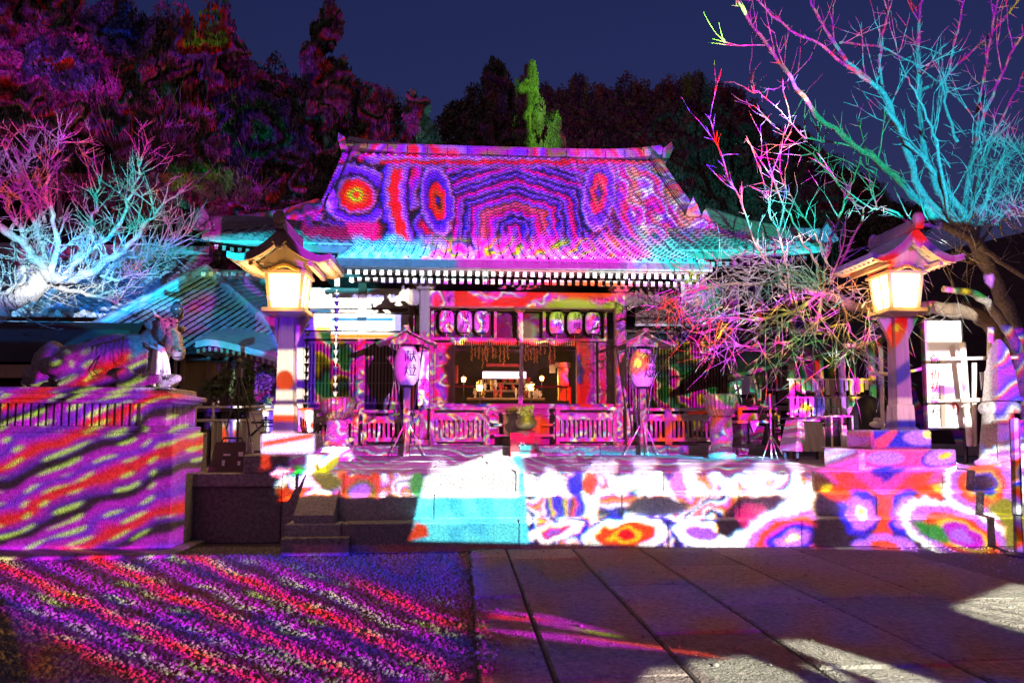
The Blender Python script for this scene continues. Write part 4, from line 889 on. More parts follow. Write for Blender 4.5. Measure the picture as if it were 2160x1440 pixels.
# bracket sets and carved nosings
def organic(name, balls, m, parent, vox=.016, smooth=True):
    mb = MB()
    for b in balls: mb.ball(*b)
    o = part(name, mb, m, parent, smooth)
    md = o.modifiers.new('remesh', 'REMESH'); md.mode = 'VOXEL'; md.voxel_size = vox; md.use_smooth_shade = smooth
    return o
for sx, x in ((-1, xpl), (1, xpr)):
    mb = MB()
    for cx, cz, w0, w1, h in ((x, zb1 + .02, .15, .24, .16), (x - .36, zb1 + .26, .08, .13, .13), (x, zb1 + .26, .08, .13, .13), (x + .36, zb1 + .26, .08, .13, .13)):
        mb.lathe((cx, YP - .05, cz), [(w0, 0), (w1 * .9, h * .5), (w1, h * .55), (w1, h)], 4, sq=True)
    mb.box(x - .5, YP - .10, zb1 + .17, x + .5, YP + .02, zb1 + .28); mb.prism([(x - .62, zb1 + .25), (x - .5, zb1 + .16), (x + .5, zb1 + .16), (x + .62, zb1 + .25), (x + .5, zb1 + .30), (x - .5, zb1 + .30)], YP - .09, YP + .01)
    mb.box(x - .62, YP - .12, zb1 + .39, x + .62, YP + .04, zb1 + .47)
    bs = part('bracket_set', mb, M_woodx, hall, label=None)
    mb = MB(); mb.prism([(x - .05, zb1 + .16), (x + .06, zb1 + .14), (x + .08, zb1 + .62), (x - .06, zb1 + .62)], YP - .75, YP - .16); mb.ball((x, YP - .75, zb1 + .45), (.09, .1, .2)); part('carved_nosing', mb, M_white, hall)
    b = []; zc = (zb0 + zb1) / 2
    b += [((x + sx * .26, YP, zc + .04), (.22, .10, .20)), ((x + sx * .46, YP, zc + .08), (.15, .11, .14)), ((x + sx * .62, YP - .02, zc - .01), (.10, .07, .08)), ((x + sx * .74, YP - .02, zc - .04), (.07, .05, .05)), ((x + sx * .80, YP - .02, zc + .04), (.035, .035, .07)), ((x + sx * .60, YP, zc - .13), (.10, .06, .04)), ((x + sx * .52, YP - .09, zc + .13), (.035, .035, .035)), ((x + sx * .50, YP - .03, zc + .26), (.04, .04, .08)), ((x + sx * .38, YP - .09, zc + .18), (.06, .03, .07))]
    for k in range(6): b.append(((x + sx * (.2 + .03 * k), YP - .09, zc - .14 + .05 * k), (.05, .03, .03)))
    organic('carved_beast_head', b, M_woodx, hall)
mb = MB()
for k in range(26):
    a = rng.uniform(0, math.pi); r = rng.uniform(.05, .5); mb.ball((X0 + 0 + r * 1.0 * math.cos(a), YP - .05 + rng.uniform(-.08, .05), zb1 + .04 + .34 * r * math.sin(a) + .04), (rng.uniform(.05, .12), .05, rng.uniform(.03, .07)), 7, 4)
mb.ball((X0, YP - .1, zb1 + .26), (.18, .1, .12)); part('carved_strut', mb, M_woodx, hall, True)
mb = MB(); mb.bbox(X0 - HP + .3, YP - .1, zb1 + .47, X0 + HP - .3, YP + .1, zb1 + .62, .02); part('eave_purlin', mb, M_woodx, hall)
# small lights hanging cords and lightning wires
for px in (857, 943, 1017, 1028, 1158, 1262, 1363):
    x = P(px, 560, yE).x; mb = MB(); mb.tube([(x, yE - .13, zE - .02), (x + .02, yE - .13, zE - .55)], .006, 4); part('gutter_wire', mb, M_bronze, hall)

# ------------------------------------------------------------------ hall walls
yw = YW
def wbox(px0, py0, px1, py1, Y, d=.1, b=None):
    x0, z1 = XZ(px0, py0, Y); x1, z0 = XZ(px1, py1, Y); mb = MB()
    if b: mb.bbox(x0, Y, z0, x1, Y + d, z1, b)
    else: mb.box(x0, Y, z0, x1, Y + d, z1)
    return mb
for a, b, c, d in ((630, 606, 900, 651), (630, 661, 900, 698)):
    part('plaster_panel', wbox(a, b, c, d, yw + .05), M_plaster, hall)
part('wall_rail', wbox(630, 651, 900, 661, yw - .02, .12, .01), M_woodx, hall)
part('wall_rail', wbox(560, 698, 905, 716, yw - .04, .14, .01), M_woodx, hall)
part('wall_rail', wbox(1310, 690, 1700, 704, yw - .04, .14, .01), M_woodx, hall)
part('wall_board', wbox(560, 716, 905, 935, yw + .14), M_dark, hall)
part('wall_board', wbox(1310, 704, 1700, 935, yw + .14), M_dark, hall)
x_, z_ = XZ(900, 606, yw)
part('wall_board', wbox(1310, 590, 1700, 690, yw + .14), M_dark, hall)
for px in (630, 762, 868, 1320, 1430, 1530): part('wall_post', wbox(px - 6, 596, px + 6, 935, yw - .08, .16, .01), M_wood, hall)
# fine vertical lattice
def lattice(px0, py0, px1, py1, Y, step, th, par, rails=(.33, .66)):
    x0, z1 = XZ(px0, py0, Y); x1, z0 = XZ(px1, py1, Y); fr = MB()
    for z in (z0, z1): fr.box(x0 - .03, Y - .01, z - .03, x1 + .03, Y + .05, z + .03)
    for r in rails: fr.box(x0, Y + .008, z0 + (z1 - z0) * r - .015, x1, Y + .034, z0 + (z1 - z0) * r + .015)
    f = part('lattice_frame', fr, M_wood, par)
    sl = MB(); sl.box(-th / 2, 0, 0, th / 2, .03, z1 - z0 - .06); me = sl.mesh('lattice_slat', M_wood)
    for x in np.arange(x0 + step / 2, x1, step): piece('lattice_slat', me, f, (x, Y - .022, z0 + .03))
    return f
lattice(640, 722, 762, 850, yw, .092, .045, hall); lattice(775, 722, 870, 850, yw, .092, .045, hall)
lattice(1324, 722, 1430, 865, yw, .085, .042, hall); lattice(1440, 722, 1530, 865, yw, .085, .042, hall)
# hanging boards right of the porch
x0, z1 = XZ(1340, 604, 17.6); x1, z0 = XZ(1436, 684, 17.6)
bd = thing('board_screen', 'grey board screen hanging under the eave right of the porch', 'screen', (x0, 17.6, z0))
for k, x in enumerate(np.arange(x0, x1 - .05, .165)):
    mb = MB(); mb.bbox(x, 17.6 + rng.uniform(0, .01), z0, x + .158, 17.64, z1, .006); part('board', mb, M_wood, bd)
mb = MB(); mb.box(x0 - .02, 17.57, z0 - .05, x1 + .02, 17.66, z0); part('bottom_rail', mb, M_white, bd)
for (a, b, c, d, Y) in ((1436, 596, 1560, 692, 17.9),):
    x0, z1 = XZ(a, b, Y); x1, z0 = XZ(c, d, Y); mb = MB(); nx = 60; pr = []
    for i in range(nx + 1): x = x0 + (x1 - x0) * i / nx; pr.append((x, Y + .035 * math.sin(i * .9) + .02 * math.sin(i * .31)))
    for (xa, ya), (xb_, yb) in zip(pr[:-1], pr[1:]): mb.quad((xa, ya, z0), (xb_, yb, z0), (xb_, yb, z1), (xa, ya, z1)); mb.quad((xa, ya + .01, z0), (xa, ya + .01, z1), (xb_, yb + .01, z1), (xb_, yb + .01, z0))
    solo('pleated_curtain', mb, M_curt, 'pleated pale curtain hung under the eave behind the plum branches', 'curtain', (x0, Y, z0), smooth=True)

# ------------------------------------------------------------------ porch front wall: lantern frame, doors, opening
YD = 17.3
x0, z1 = XZ(905, 651, YD); x1, z0 = XZ(1300, 716, YD)
mb = MB(); mb.bbox(x0, YD, z1 - .02, x1, YD + .1, z1 + .05, .01); mb.bbox(x0, YD, z0 - .05, x1, YD + .1, z0 + .02, .01)
for px in (912, 1045, 1148, 1278): x = P(px, 690, YD).x; mb.box(x - .035, YD - .01, z0 - .03, x + .035, YD + .09, z1)
part('lantern_rack_frame', mb, M_woodx, hall)
part('transom_board', wbox(900, 640, 1312, 716, YD + .55), M_dark, hall)
# door leaves at both sides of the opening
def door(pxa, pxb):
    Y = YD + .1; x0, z1 = XZ(pxa, 722, Y); x1, z0 = XZ(pxb, 852, Y); f = MB()
    f.box(x0, Y + .03, z0, x1, Y + .06, z1); d = part('door_leaf', f, M_wood, hall); g = MB()
    for x in (x0, x1 - .06): g.bbox(x, Y - .02, z0, x + .06, Y + .03, z1, .006)
    for z in (z0, z0 + (z1 - z0) * .28, z0 + (z1 - z0) * .72, z1 - .06): g.bbox(x0 + .06, Y - .015, z, x1 - .06, Y + .028, z + .06, .006)
    part('door_stile', g, M_wood, d); return d
door(916, 953); door(1222, 1258); door(1262, 1298)
mb = wbox(898, 716, 914, 852, YD + .08, .12, .01); part('door_post', mb, M_wood, hall)
for px in (955, 1220): part('door_post', wbox(px - 4, 716, px + 4, 852, YD + .06, .12, .01), M_wood, hall)
# sill, veranda floor and inner floor
x0, _ = XZ(898, 850, YD); x1, _ = XZ(1312, 850, YD); zs = P(1100, 852, YD).z
mb = MB(); mb.bbox(x0, YD - .9, zs - .14, x1, YD + .25, zs - .02, .015); part('veranda', mb, M_woodx, hall)
mb = MB(); mb.box(x0, YD + .2, zs - .14, x1, 21.2, zs - .04); part('floor', mb, M_woodx, hall)
mb = MB(); mb.box(x0, 21.2, zs - .14, x1, 21.3, 5.6); mb.box(x0 - .1, YD + .3, ZP, x0, 21.3, 5.6); mb.box(x1, YD + .3, ZP, x1 + .1, 21.3, 5.6); mb.box(x0, YD + .65, 4.05, x1, 21.2, 4.12); part('inner_wall', mb, M_dark, hall)
mb = MB(); mb.box(x0, YD - .8, ZP, x1, YD + .0, zs - .14); part('under_floor_board', mb, M_wood, hall)
# wooden steps up to the veranda, in the middle
for k in range(4):
    z = ZP + (zs - ZP) * (3 - k) / 4.0; mb = MB(); a, b = P(1040, 900, 16.5).x, P(1168, 900, 16.5).x
    mb.bbox(a, YD - 1.25 - .0 - .27 * k + .3, z - .06, b, YD - .9 - .27 * k + .33, z, .008); part('stair_tread', mb, M_woodx, hall)
# straw fringe above the opening
xa, za = XZ(960, 718, YD + .05); xb_, zb_ = XZ(1212, 730, YD + .05); mb = MB()
for x in np.arange(xa, xb_, .055): mb.box(x, YD + .0, zb_, x + .028, YD + .02, za)
fr = solo('gilt_fringe', mb, M_gold, 'gilt fringe along the top of the inner opening', 'fringe', (xa, YD, zb_))
# ------------------------------------------------------------------ six paper lanterns in the rack
YL = YD + .03
SPOTS = [(942, 'leftmost'), (980, 'second from the left'), (1016, 'third from the left'), (1174, 'third from the right'), (1212, 'second from the right'), (1250, 'rightmost')]
zt, zb = P(1100, 654, YL).z, P(1100, 706, YL).z
for k, (px, w_) in enumerate(SPOTS):
    x = P(px, 680, YL).x; t = thing('paper_lantern', 'barrel shaped paper lantern, %s of six in the porch rack' % w_, 'lantern', (x, YL, zb), 'six paper lanterns in the porch rack')
    h = zt - zb; pr = []; n = 18
    for i in range(n + 1):
        u = i / n; r = .185 * (1 - abs(2 * u - 1) ** 4.2 * .42); pr.append((r * (1 + .018 * (i % 2)), .03 + (h - .06) * u))
    mb = MB(); mb.lathe((x, YL, zb), pr, 18); part('paper_shade', mb, M_paper, t, True)
    mb = MB(); mb.lathe((x, YL, zb), [(.10, 0), (.115, .035)], 14); part('black_rim', mb, M_black, t); mb = MB(); mb.lathe((x, YL, zb + h - .035), [(.115, 0), (.10, .05)], 14); part('black_rim', mb, M_black, t)
    mb = MB(); mb.tube([(x, YL, zb), (x, YL, zb - .09)], [.012, .004], 5); part('tassel', mb, M_rope, t)
    letters('lettering', '献燈', .19, x + .03, YL - .20, zb + h * .68, M_ink, t, dy=.22)

# ------------------------------------------------------------------ inside the hall
def lampin(px, py, Y, s, lab, post=True):
    x, z = XZ(px, py, Y); t = thing('small_lantern', lab, 'lamp', (x, Y, z), 'small lit lanterns inside the hall')
    mb = MB(); mb.lathe((x, Y, z - s), [(.62 * s, 0), (.8 * s, s * .7), (.8 * s, s * 1.5)], 6); part('lamp_shade', mb, M_lampin, t)
    mb = MB(); mb.lathe((x, Y, z + s * .5), [(1.1 * s, 0), (.9 * s, .12 * s), (.25 * s, .5 * s), (.1 * s, .7 * s)], 6); part('lamp_cap', mb, M_gold, t)
    mb = MB(); mb.tube([(x, Y, z - s), (x, Y, zs)], [s * .2, s * .12], 6); mb.lathe((x, Y, zs - .02), [(s * .9, 0), (s * .6, .05)], 8); part('stand', mb, M_black, t)
    L = bpy.data.lights.new('small_lantern_light', 'POINT'); L.energy = 45; L.color = (1, .5, .15); L.shadow_soft_size = .08
    lo = link(bpy.data.objects.new('small_lantern_light', L)); lo.location = (x, Y - s * 1.4, z)
lampin(1012, 816, 18.6, .10, 'front left lit lantern on a stand inside the hall'); lampin(1120, 815, 18.6, .10, 'front right lit lantern on a stand inside the hall')
lampin(978, 799, 19.8, .08, 'rear left lit lantern inside the dark hall'); lampin(1143, 797, 19.8, .07, 'rear right lit lantern inside the dark hall')
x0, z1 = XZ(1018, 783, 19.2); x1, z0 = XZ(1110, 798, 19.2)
mb = MB(); mb.bbox(x0, 19.2, z0, x1, 19.24, z1, .01); solo('altar_banner', mb, M_glowcloth, 'long glowing white cloth band across the altar', 'banner', (x0, 19.2, z0))
x0, z1 = XZ(1026, 766, 19.5); x1, z0 = XZ(1098, 773, 19.5)
mb = MB(); mb.bbox(x0, 19.5, z0, x1, 19.54, z1, .008); solo('upper_valance', mb, M_redcloth, 'narrow red and purple valance above the glowing altar band', 'valance', (x0, 19.5, z0))
# altar tables and offerings
al = thing('altar', 'tiered wooden altar crowded with vessels inside the hall', 'altar', (X0, 20, zs))
for k, (Y, pa, py, pb) in enumerate(((19.3, 985, 838, 1150), (19.9, 1000, 822, 1140), (20.5, 1010, 806, 1130))):
    x0, z = XZ(pa, py, Y); x1, _ = XZ(pb, py, Y); mb = MB(); mb.bbox(x0, Y, z - .06, x1, Y + .5, z, .01); part('altar_shelf', mb, M_wood, al)
    for _ in range(17):
        x = rng.uniform(x0 + .08, x1 - .08); r = rng.uniform(.03, .07); h = rng.uniform(.1, .3); mb = MB()
        mb.lathe((x, Y + .12, z), [(r * .7, 0), (r * .4, h * .2), (r, h * .5), (r * .5, h * .85), (r * .7, h)], 8); part('vessel', mb, rng.choice([M_gold, M_redcloth, M_white, M_bronze]), al)
for side, pts in (('left', [(1010, 732), (1018, 735), (1028, 732), (1040, 731), (1046, 735), (1055, 731), (995, 731), (1002, 734), (1023, 731), (1063, 733), (1071, 730)]), ('right', [(1100, 731), (1108, 732), (1120, 734), (1127, 732), (1133, 735), (1114, 731), (1140, 731), (1150, 734), (1160, 731), (1170, 733)])):
    x, z = XZ(pts[0][0], pts[0][1], 18.2); t = thing('gilt_pendant', 'cluster of gilt hanging ornaments in the %s half of the hall opening' % side, 'ornament', (x, 18.2, z))
    for px, py in pts:
        L = rng.uniform(12, 46); mb = MB(); q0, q1 = P(px, py, 18.2), P(px, py + L, 18.2); mb.tube([q0, q1], .006, 4)
        for q in np.arange(0, L, 2.6):
            xx, zz = XZ(px + rng.uniform(-2, 2), py + q, 18.2); mb.ball((xx, 18.2 + rng.uniform(-.02, .02), zz), (.018, .012, .03), 5, 3)
        part('gilt_strand', mb, M_gold, t)
for (a, b, c, d, Y, m, nm, lab, ct) in ((1160, 768, 1172, 786, 18.9, M_paper, 'paper_notice', 'small white notice pinned inside the hall at right', 'notice'), (1177, 775, 1200, 845, 18.6, M_gold, 'offering_cabinet', 'tall gilt cabinet with a dark top at the right inside the hall', 'cabinet'), (960, 770, 966, 808, 18.6, M_redcloth, 'red_hanging', 'narrow red hanging at the left inside the hall', 'hanging')):
    x0, z1 = XZ(a, b, Y); x1, z0 = XZ(c, d, Y); mb = MB(); mb.bbox(x0, Y, z0, x1, Y + .1, z1, .01)
    if 'cabinet' in nm:
        for i in range(3): mb.box(x0 + .03 + i * (x1 - x0) / 3, Y - .012, z0 + .05, x0 - .03 + (i + 1) * (x1 - x0) / 3, Y, z1 - .2)
        mb.bbox(x0 - .06, Y - .06, z1, x1 + .06, Y + .16, z1 + .14, .01)
    solo(nm, mb, m, lab, ct, (x0, Y, z0))
x0, z = XZ(955, 812, 18.0); x1, _ = XZ(1205, 812, 18.0); mb = MB(); mb.bbox(x0, 18, z - .05, P(1000, 812, 18).x, 18.06, z, .01); mb.bbox(P(1120, 812, 18).x, 18, z - .05, x1, 18.06, z, .01); mb.bbox(x0, 18, zs, x0 + .05, 18.06, z, .01); mb.bbox(x1 - .05, 18, zs, x1, 18.06, z, .01)
solo('inner_rail', mb, M_redcloth, 'low red lacquered rail across the inner hall', 'railing', (x0, 18, zs))
# bell rope with its bell
xr, zr_ = XZ(1097, 652, 16.9); _, z2 = XZ(1100, 852, 16.9)
rp = thing('bell_rope', 'thick twisted pink and white bell rope hanging in the middle of the porch', 'rope', (xr, 16.9, z2))
mb = MB()
for k in range(3):
    pts = []
    for t in np.linspace(0, 1, 60): a = 26 * t + k * 2.094; r = .030 + .008 * math.sin(9 * t); pts.append((xr + .03 * math.sin(3 * t) + r * math.cos(a), 16.9 + r * math.sin(a), zr_ + (z2 - zr_) * t))
    mb.tube(pts, .030, 6)
part('rope', mb, M_rope, rp, True)
mb = MB(); mb.ball((xr, 16.9, zr_ + .02), (.14, .14, .13), 14, 8); mb.lathe((xr, 16.9, zr_ + .14), [(.03, 0), (.03, .2)], 6); part('bell', mb, M_gold, rp, True)
mb = MB(); mb.lathe((xr + .03 * math.sin(3), 16.9, z2 - .12), [(.05, 0), (.035, .12)], 8); part('tassel', mb, M_rope, rp)
# offering box, censer in front
x0, z1 = XZ(1062, 868, 15.9); x1, z0 = XZ(1142, 905, 15.9)
ob = thing('offering_box', 'slatted wooden offering box in the middle of the porch', 'offering box', ((x0 + x1) / 2, 15.9, ZP))
mb = MB(); mb.bbox(x0, 15.9, ZP, x1, 16.3, z1 - .06, .015); part('box_body', mb, M_wood, ob)
mb = MB(); mb.bbox(x0 - .04, 15.86, z1 - .06, x1 + .04, 15.92, z1, .01); mb.bbox(x0 - .04, 16.28, z1 - .06, x1 + .04, 16.34, z1, .01); part('rim', mb, M_wood, ob)
mb = MB(); mb.box(-.02, 0, 0, .02, .36, .03); me_ = mb.mesh('lid_slat', M_wood)
for x in np.arange(x0 + .04, x1, .085): piece('lid_slat', me_, ob, (x, 15.92, z1 - .035))
xx, zz = XZ(1110, 936, 14.6)
ce = thing('flower_stand', 'ornate bronze flower stand with a vase in the middle before the porch', 'stand', (xx, 14.6, ZT))
H = P(1100, 852, 14.6).z - ZT
mb = MB(); mb.lathe((xx, 14.6, ZT), [(.36, 0), (.36, .06), (.28, .10), (.24, .22), (.13, .30), (.10, .42), (.16, .50), (.22, .52)], 6); part('foot', mb, M_bronze, ce)
mb = MB(); mb.lathe((xx, 14.6, ZT + .52), [(.10, 0), (.20, .08), (.23, .18), (.15, .26), (.19, .31)], 14); part('vase', mb, M_bronze, ce, True)
mb = MB()
for k in range(46):
    a = rng.uniform(0, 6.28); r = rng.uniform(0, .2); mb.ball((xx + r * math.cos(a), 14.6 + r * math.sin(a), ZT + .84 + rng.uniform(0, H - .86)), (rng.uniform(.02, .05), .03, rng.uniform(.02, .05)), 6, 4)
part('flowers', mb, M_curt, ce, stuff=True)
# folded notice stand beside it
mb = MB(); x0, z1 = XZ(1078, 912, 14.3); x1, z0 = XZ(1128, 940, 14.3)
mb.quad((x0, 14.3, ZT), (x1, 14.3, ZT), (x1, 14.55, z1), (x0, 14.55, z1)); mb.quad((x0, 14.8, ZT), (x0, 14.55, z1), (x1, 14.55, z1), (x1, 14.8, ZT)); mb.quad((x0, 14.3, ZT), (x0, 14.55, z1), (x0, 14.8, ZT)); mb.quad((x1, 14.3, ZT), (x1, 14.8, ZT), (x1, 14.55, z1))
ns = solo('red_tent_notice', mb, M_redcloth, 'red tent shaped notice with a white flower mark before the offering box', 'notice', (x0, 14.3, ZT))
mb = MB()
for k in range(6):
    a = k * math.pi / 3; c = ((x0 + x1) / 2, 14.38, ZT + (z1 - ZT) * .45); r = .055; mb.ball((c[0] + r * math.cos(a), c[1], c[2] + r * math.sin(a)), (.022, .012, .022), 6, 4)
part('flower_mark', mb, M_white, ns)

# ------------------------------------------------------------------ low fences before the hall
def fence(pa, pb, py0, py1, Y, lab, closed=True):
    x0, z1 = XZ(pa, py0, Y); x1, _ = XZ(pb, py0, Y); z0 = ZP if Y > 15.4 else ZT
    t = thing('low_fence', lab, 'fence', ((x0 + x1) / 2, Y, z0), 'low slatted fences before the hall')
    mb = MB(); mb.bbox(x0 - .05, Y - .06, z1 - .07, x1 + .05, Y + .06, z1, .015); part('top_rail', mb, M_woodx, t)
    zm = z1 - .2; mb = MB(); mb.box(x0, Y - .03, zm - .09, x1, Y + .03, zm + .06); mb.box(x0, Y - .03, z0 + .08, x1, Y + .03, z0 + .17); part('cross_rail', mb, M_woodx, t)
    for x in np.linspace(x0, x1, 3 if x1 - x0 > 1.6 else 2): mb = MB(); mb.bbox(x - .045, Y - .05, z0, x + .045, Y + .05, z1 - .07, .01); part('post', mb, M_wood, t)
    mb = MB(); mb.box(-.026, -.015, 0, .026, .015, zm - z0 - .2); me = mb.mesh('slat', M_wood)
    for x in np.arange(x0 + .1, x1 - .05, .105): piece('slat', me, t, (x, Y, z0 + .15))
fence(912, 1028, 858, 925, 15.7, 'low slatted fence just left of the offering box, between the porch pillar and the stairs')
fence(1176, 1296, 858, 925, 15.7, 'low slatted fence just right of the offering box, up to the right porch pillar')
fence(770, 880, 864, 925, 15.8, 'low slatted fence left of the left porch pillar, behind the lantern on a stand')
fence(662, 752, 864, 925, 15.8, 'low slatted fence behind the leftmost fluted water basin')
fence(1325, 1405, 860, 928, 15.7, 'low slatted fence behind the red paper lantern on its stand')
fence(1412, 1510, 860, 928, 15.7, 'low slatted fence between the red paper lantern and the right fluted basin')
fence(1560, 1640, 858, 905, 15.9, 'low slatted fence right of the right fluted basin, in front of the office')

# ------------------------------------------------------------------ two paper lanterns on stands
def stand_lantern(px, py, lab, char, m2):
    Y = 14.9; x, zc = XZ(px, py, Y); s = .27; h = .42
    t = thing('lantern_on_stand', lab, 'lantern', (x, Y, ZP if Y > 15.4 else ZT), 'paper lanterns on tripod stands')
    pr = []
    for i in range(23): u = i / 22; r = s * (1 - abs(2 * u - 1.0) ** 2.6 * .52); pr.append((r * (1 + .012 * (i % 2)), -h + 2 * h * u))
    mb = MB(); mb.lathe((x, Y, zc), pr, 22); part('paper_shade', mb, M_paper, t, True)
    mb = MB(); mb.lathe((x, Y, zc - h - .03), [(.12, 0), (.15, .05)], 14); part('black_rim', mb, M_black, t); mb = MB(); mb.lathe((x, Y, zc + h - .02), [(.15, 0), (.12, .06)], 14); part('black_rim', mb, M_black, t)
    letters('lettering', char, .26, x + .09, Y - s - .015, zc + .17, M_ink, t, dy=.29)
    # little gabled roof
    zr2 = zc + h + .34; mb = MB()
    for sx in (-1, 1):
        for k in range(6):
            u0, u1 = k / 6, (k + 1) / 6; f = lambda u: (x + sx * .62 * u, zr2 - .30 * u ** .75)
            a, b = f(u0), f(u1); q = [(a[0], Y - .32, a[1]), (a[0], Y + .32, a[1]), (b[0], Y + .32, b[1]), (b[0], Y - .32, b[1])]
            mb.quad(*(q if sx < 0 else q[::-1])); q2 = [(p[0], p[1], p[2] - .035) for p in q]; mb.quad(*(q2[::-1] if sx < 0 else q2)); mb.quad(q[0], q[3], q2[3], q2[0]); mb.quad(q[1], q[2], q2[2], q2[1])
    mb.box(x - .05, Y - .34, zr2 - .03, x + .05, Y + .34, zr2 + .05); part('little_roof', mb, M_wood, t)
    mb = MB(); mb.box(x - .34, Y - .03, zr2 - .30, x + .34, Y + .03, zr2 - .24); mb.prism([(x - .36, zr2 - .24), (x + .36, zr2 - .24), (x, zr2 - .05)], Y - .02, Y + .02); part('gable_board', mb, M_wood, t)
    mb = MB(); mb.tube([(x - .33, Y + .02, zr2 - .26), (x - .06, Y + .08, ZT + .35), (x - .05, Y + .08, ZT)], .02, 6); mb.tube([(x + .33, Y + .02, zr2 - .26), (x + .06, Y + .08, ZT + .35), (x + .05, Y + .08, ZT)], .02, 6); part('frame_pole', mb, M_black, t)
    mb = MB(); mb.bbox(x - .07, Y - .04, ZT, x + .07, Y + .06, zc - h - .02, .01); part('post', mb, M_wood, t)
    for a in (.5, 2.6, 4.7):
        mb = MB(); mb.tube([(x, Y, ZT + .75), (x + .42 * math.cos(a), Y + .42 * math.sin(a), ZT + .01)], .016, 6); part('leg', mb, M_bamboo, t)
    return t, x, zc
stand_lantern(859, 772, 'white paper lantern with bold black characters on a stand left of the porch', '献燈', None)
sl, lx, lz = stand_lantern(1355, 776, 'glowing red and orange paper lantern on a stand right of the porch', '献燈', None)
# pillar plaque
x, z = XZ(893, 800, YP - .14); pq = thing('pillar_plaque', 'narrow vertical name board with black characters on the left porch pillar', 'sign', (x, YP - .16, z))
mb = MB(); _, za = XZ(893, 742, YP - .14); _, zb2 = XZ(893, 855, YP - .14); mb.bbox(x - .12, YP - .16, zb2, x + .12, YP - .125, za, .01); part('board', mb, M_white, pq)
letters('lettering', '茅輪', .24, x, YP - .165, P(893, 812, YP).z, M_ink, pq, dy=.30)

# ------------------------------------------------------------------ fluted rain water basins
def basin(px, Y, pyr, pyb, pyf, rw_, flare, lab):
    x, zr3 = XZ(px, pyr, Y); _, zb3 = XZ(px, pyb, Y); zf = ZT
    t = thing('water_basin', lab, 'basin', (x, Y, zf), 'fluted rain water basins')
    h = zr3 - zb3; pr = [(rw_ * .45, 0), (rw_ * .70, h * .10), (rw_ * .90, h * .35), (rw_ * .98, h * .7), (rw_ * .97, h * .93), (rw_ * 1.03, h)]
    mb = MB(); mb.lathe((x, Y, zb3), pr, 48, flute=.018); part('fluted_bowl', mb, M_bronze, t)
    hp = zb3 - zf
    if flare: pr = [(rw_ * 1.12, 0), (rw_ * 1.12, .06), (rw_ * .98, .1), (rw_ * .72, hp * .5), (rw_ * .6, hp * .8), (rw_ * .62, hp)]
    else: pr = [(rw_ * .85, 0), (rw_ * .85, .06), (rw_ * .72, .1), (rw_ * .62, hp * .3), (rw_ * .70, hp * .6), (rw_ * .62, hp)]
    mb = MB(); mb.lathe((x, Y, zf), pr, 24); part('stone_pedestal', mb, M_stone, t, True)
    return x, zr3
bx1, bz1 = basin(712, 12.6, 838, 886, 948, .30, True, 'fluted bronze basin on a flared stone pedestal at the left of the terrace')
basin(1520, 13.2, 832, 880, 955, .31, False, 'fluted basin on a waisted round pedestal at the right of the terrace')
# rain chain from the eave down to the left basin
xa, za = XZ(711, 585, 14.4); rc = thing('rain_chain', 'cup shaped rain chain hanging from the left end of the porch gutter', 'rain chain', (xa, 14.4, za))
mb = MB(); mb.lathe((xa, 14.4, za - .18), [(.05, 0), (.05, .2), (.08, .25)], 8); part('spout', mb, M_gutter, rc)
mb = MB(); mb.lathe((0, 0, 0), [(.018, 0), (.045, .07), (.06, .1)], 8); mb.tube([(0, 0, .1), (0, 0, .18)], .006, 4); cup = mb.mesh('cup', M_bronze)
for z in np.arange(ZT + 1.2, za - .35, .165): piece('cup', cup, rc, (xa, 14.4, z))

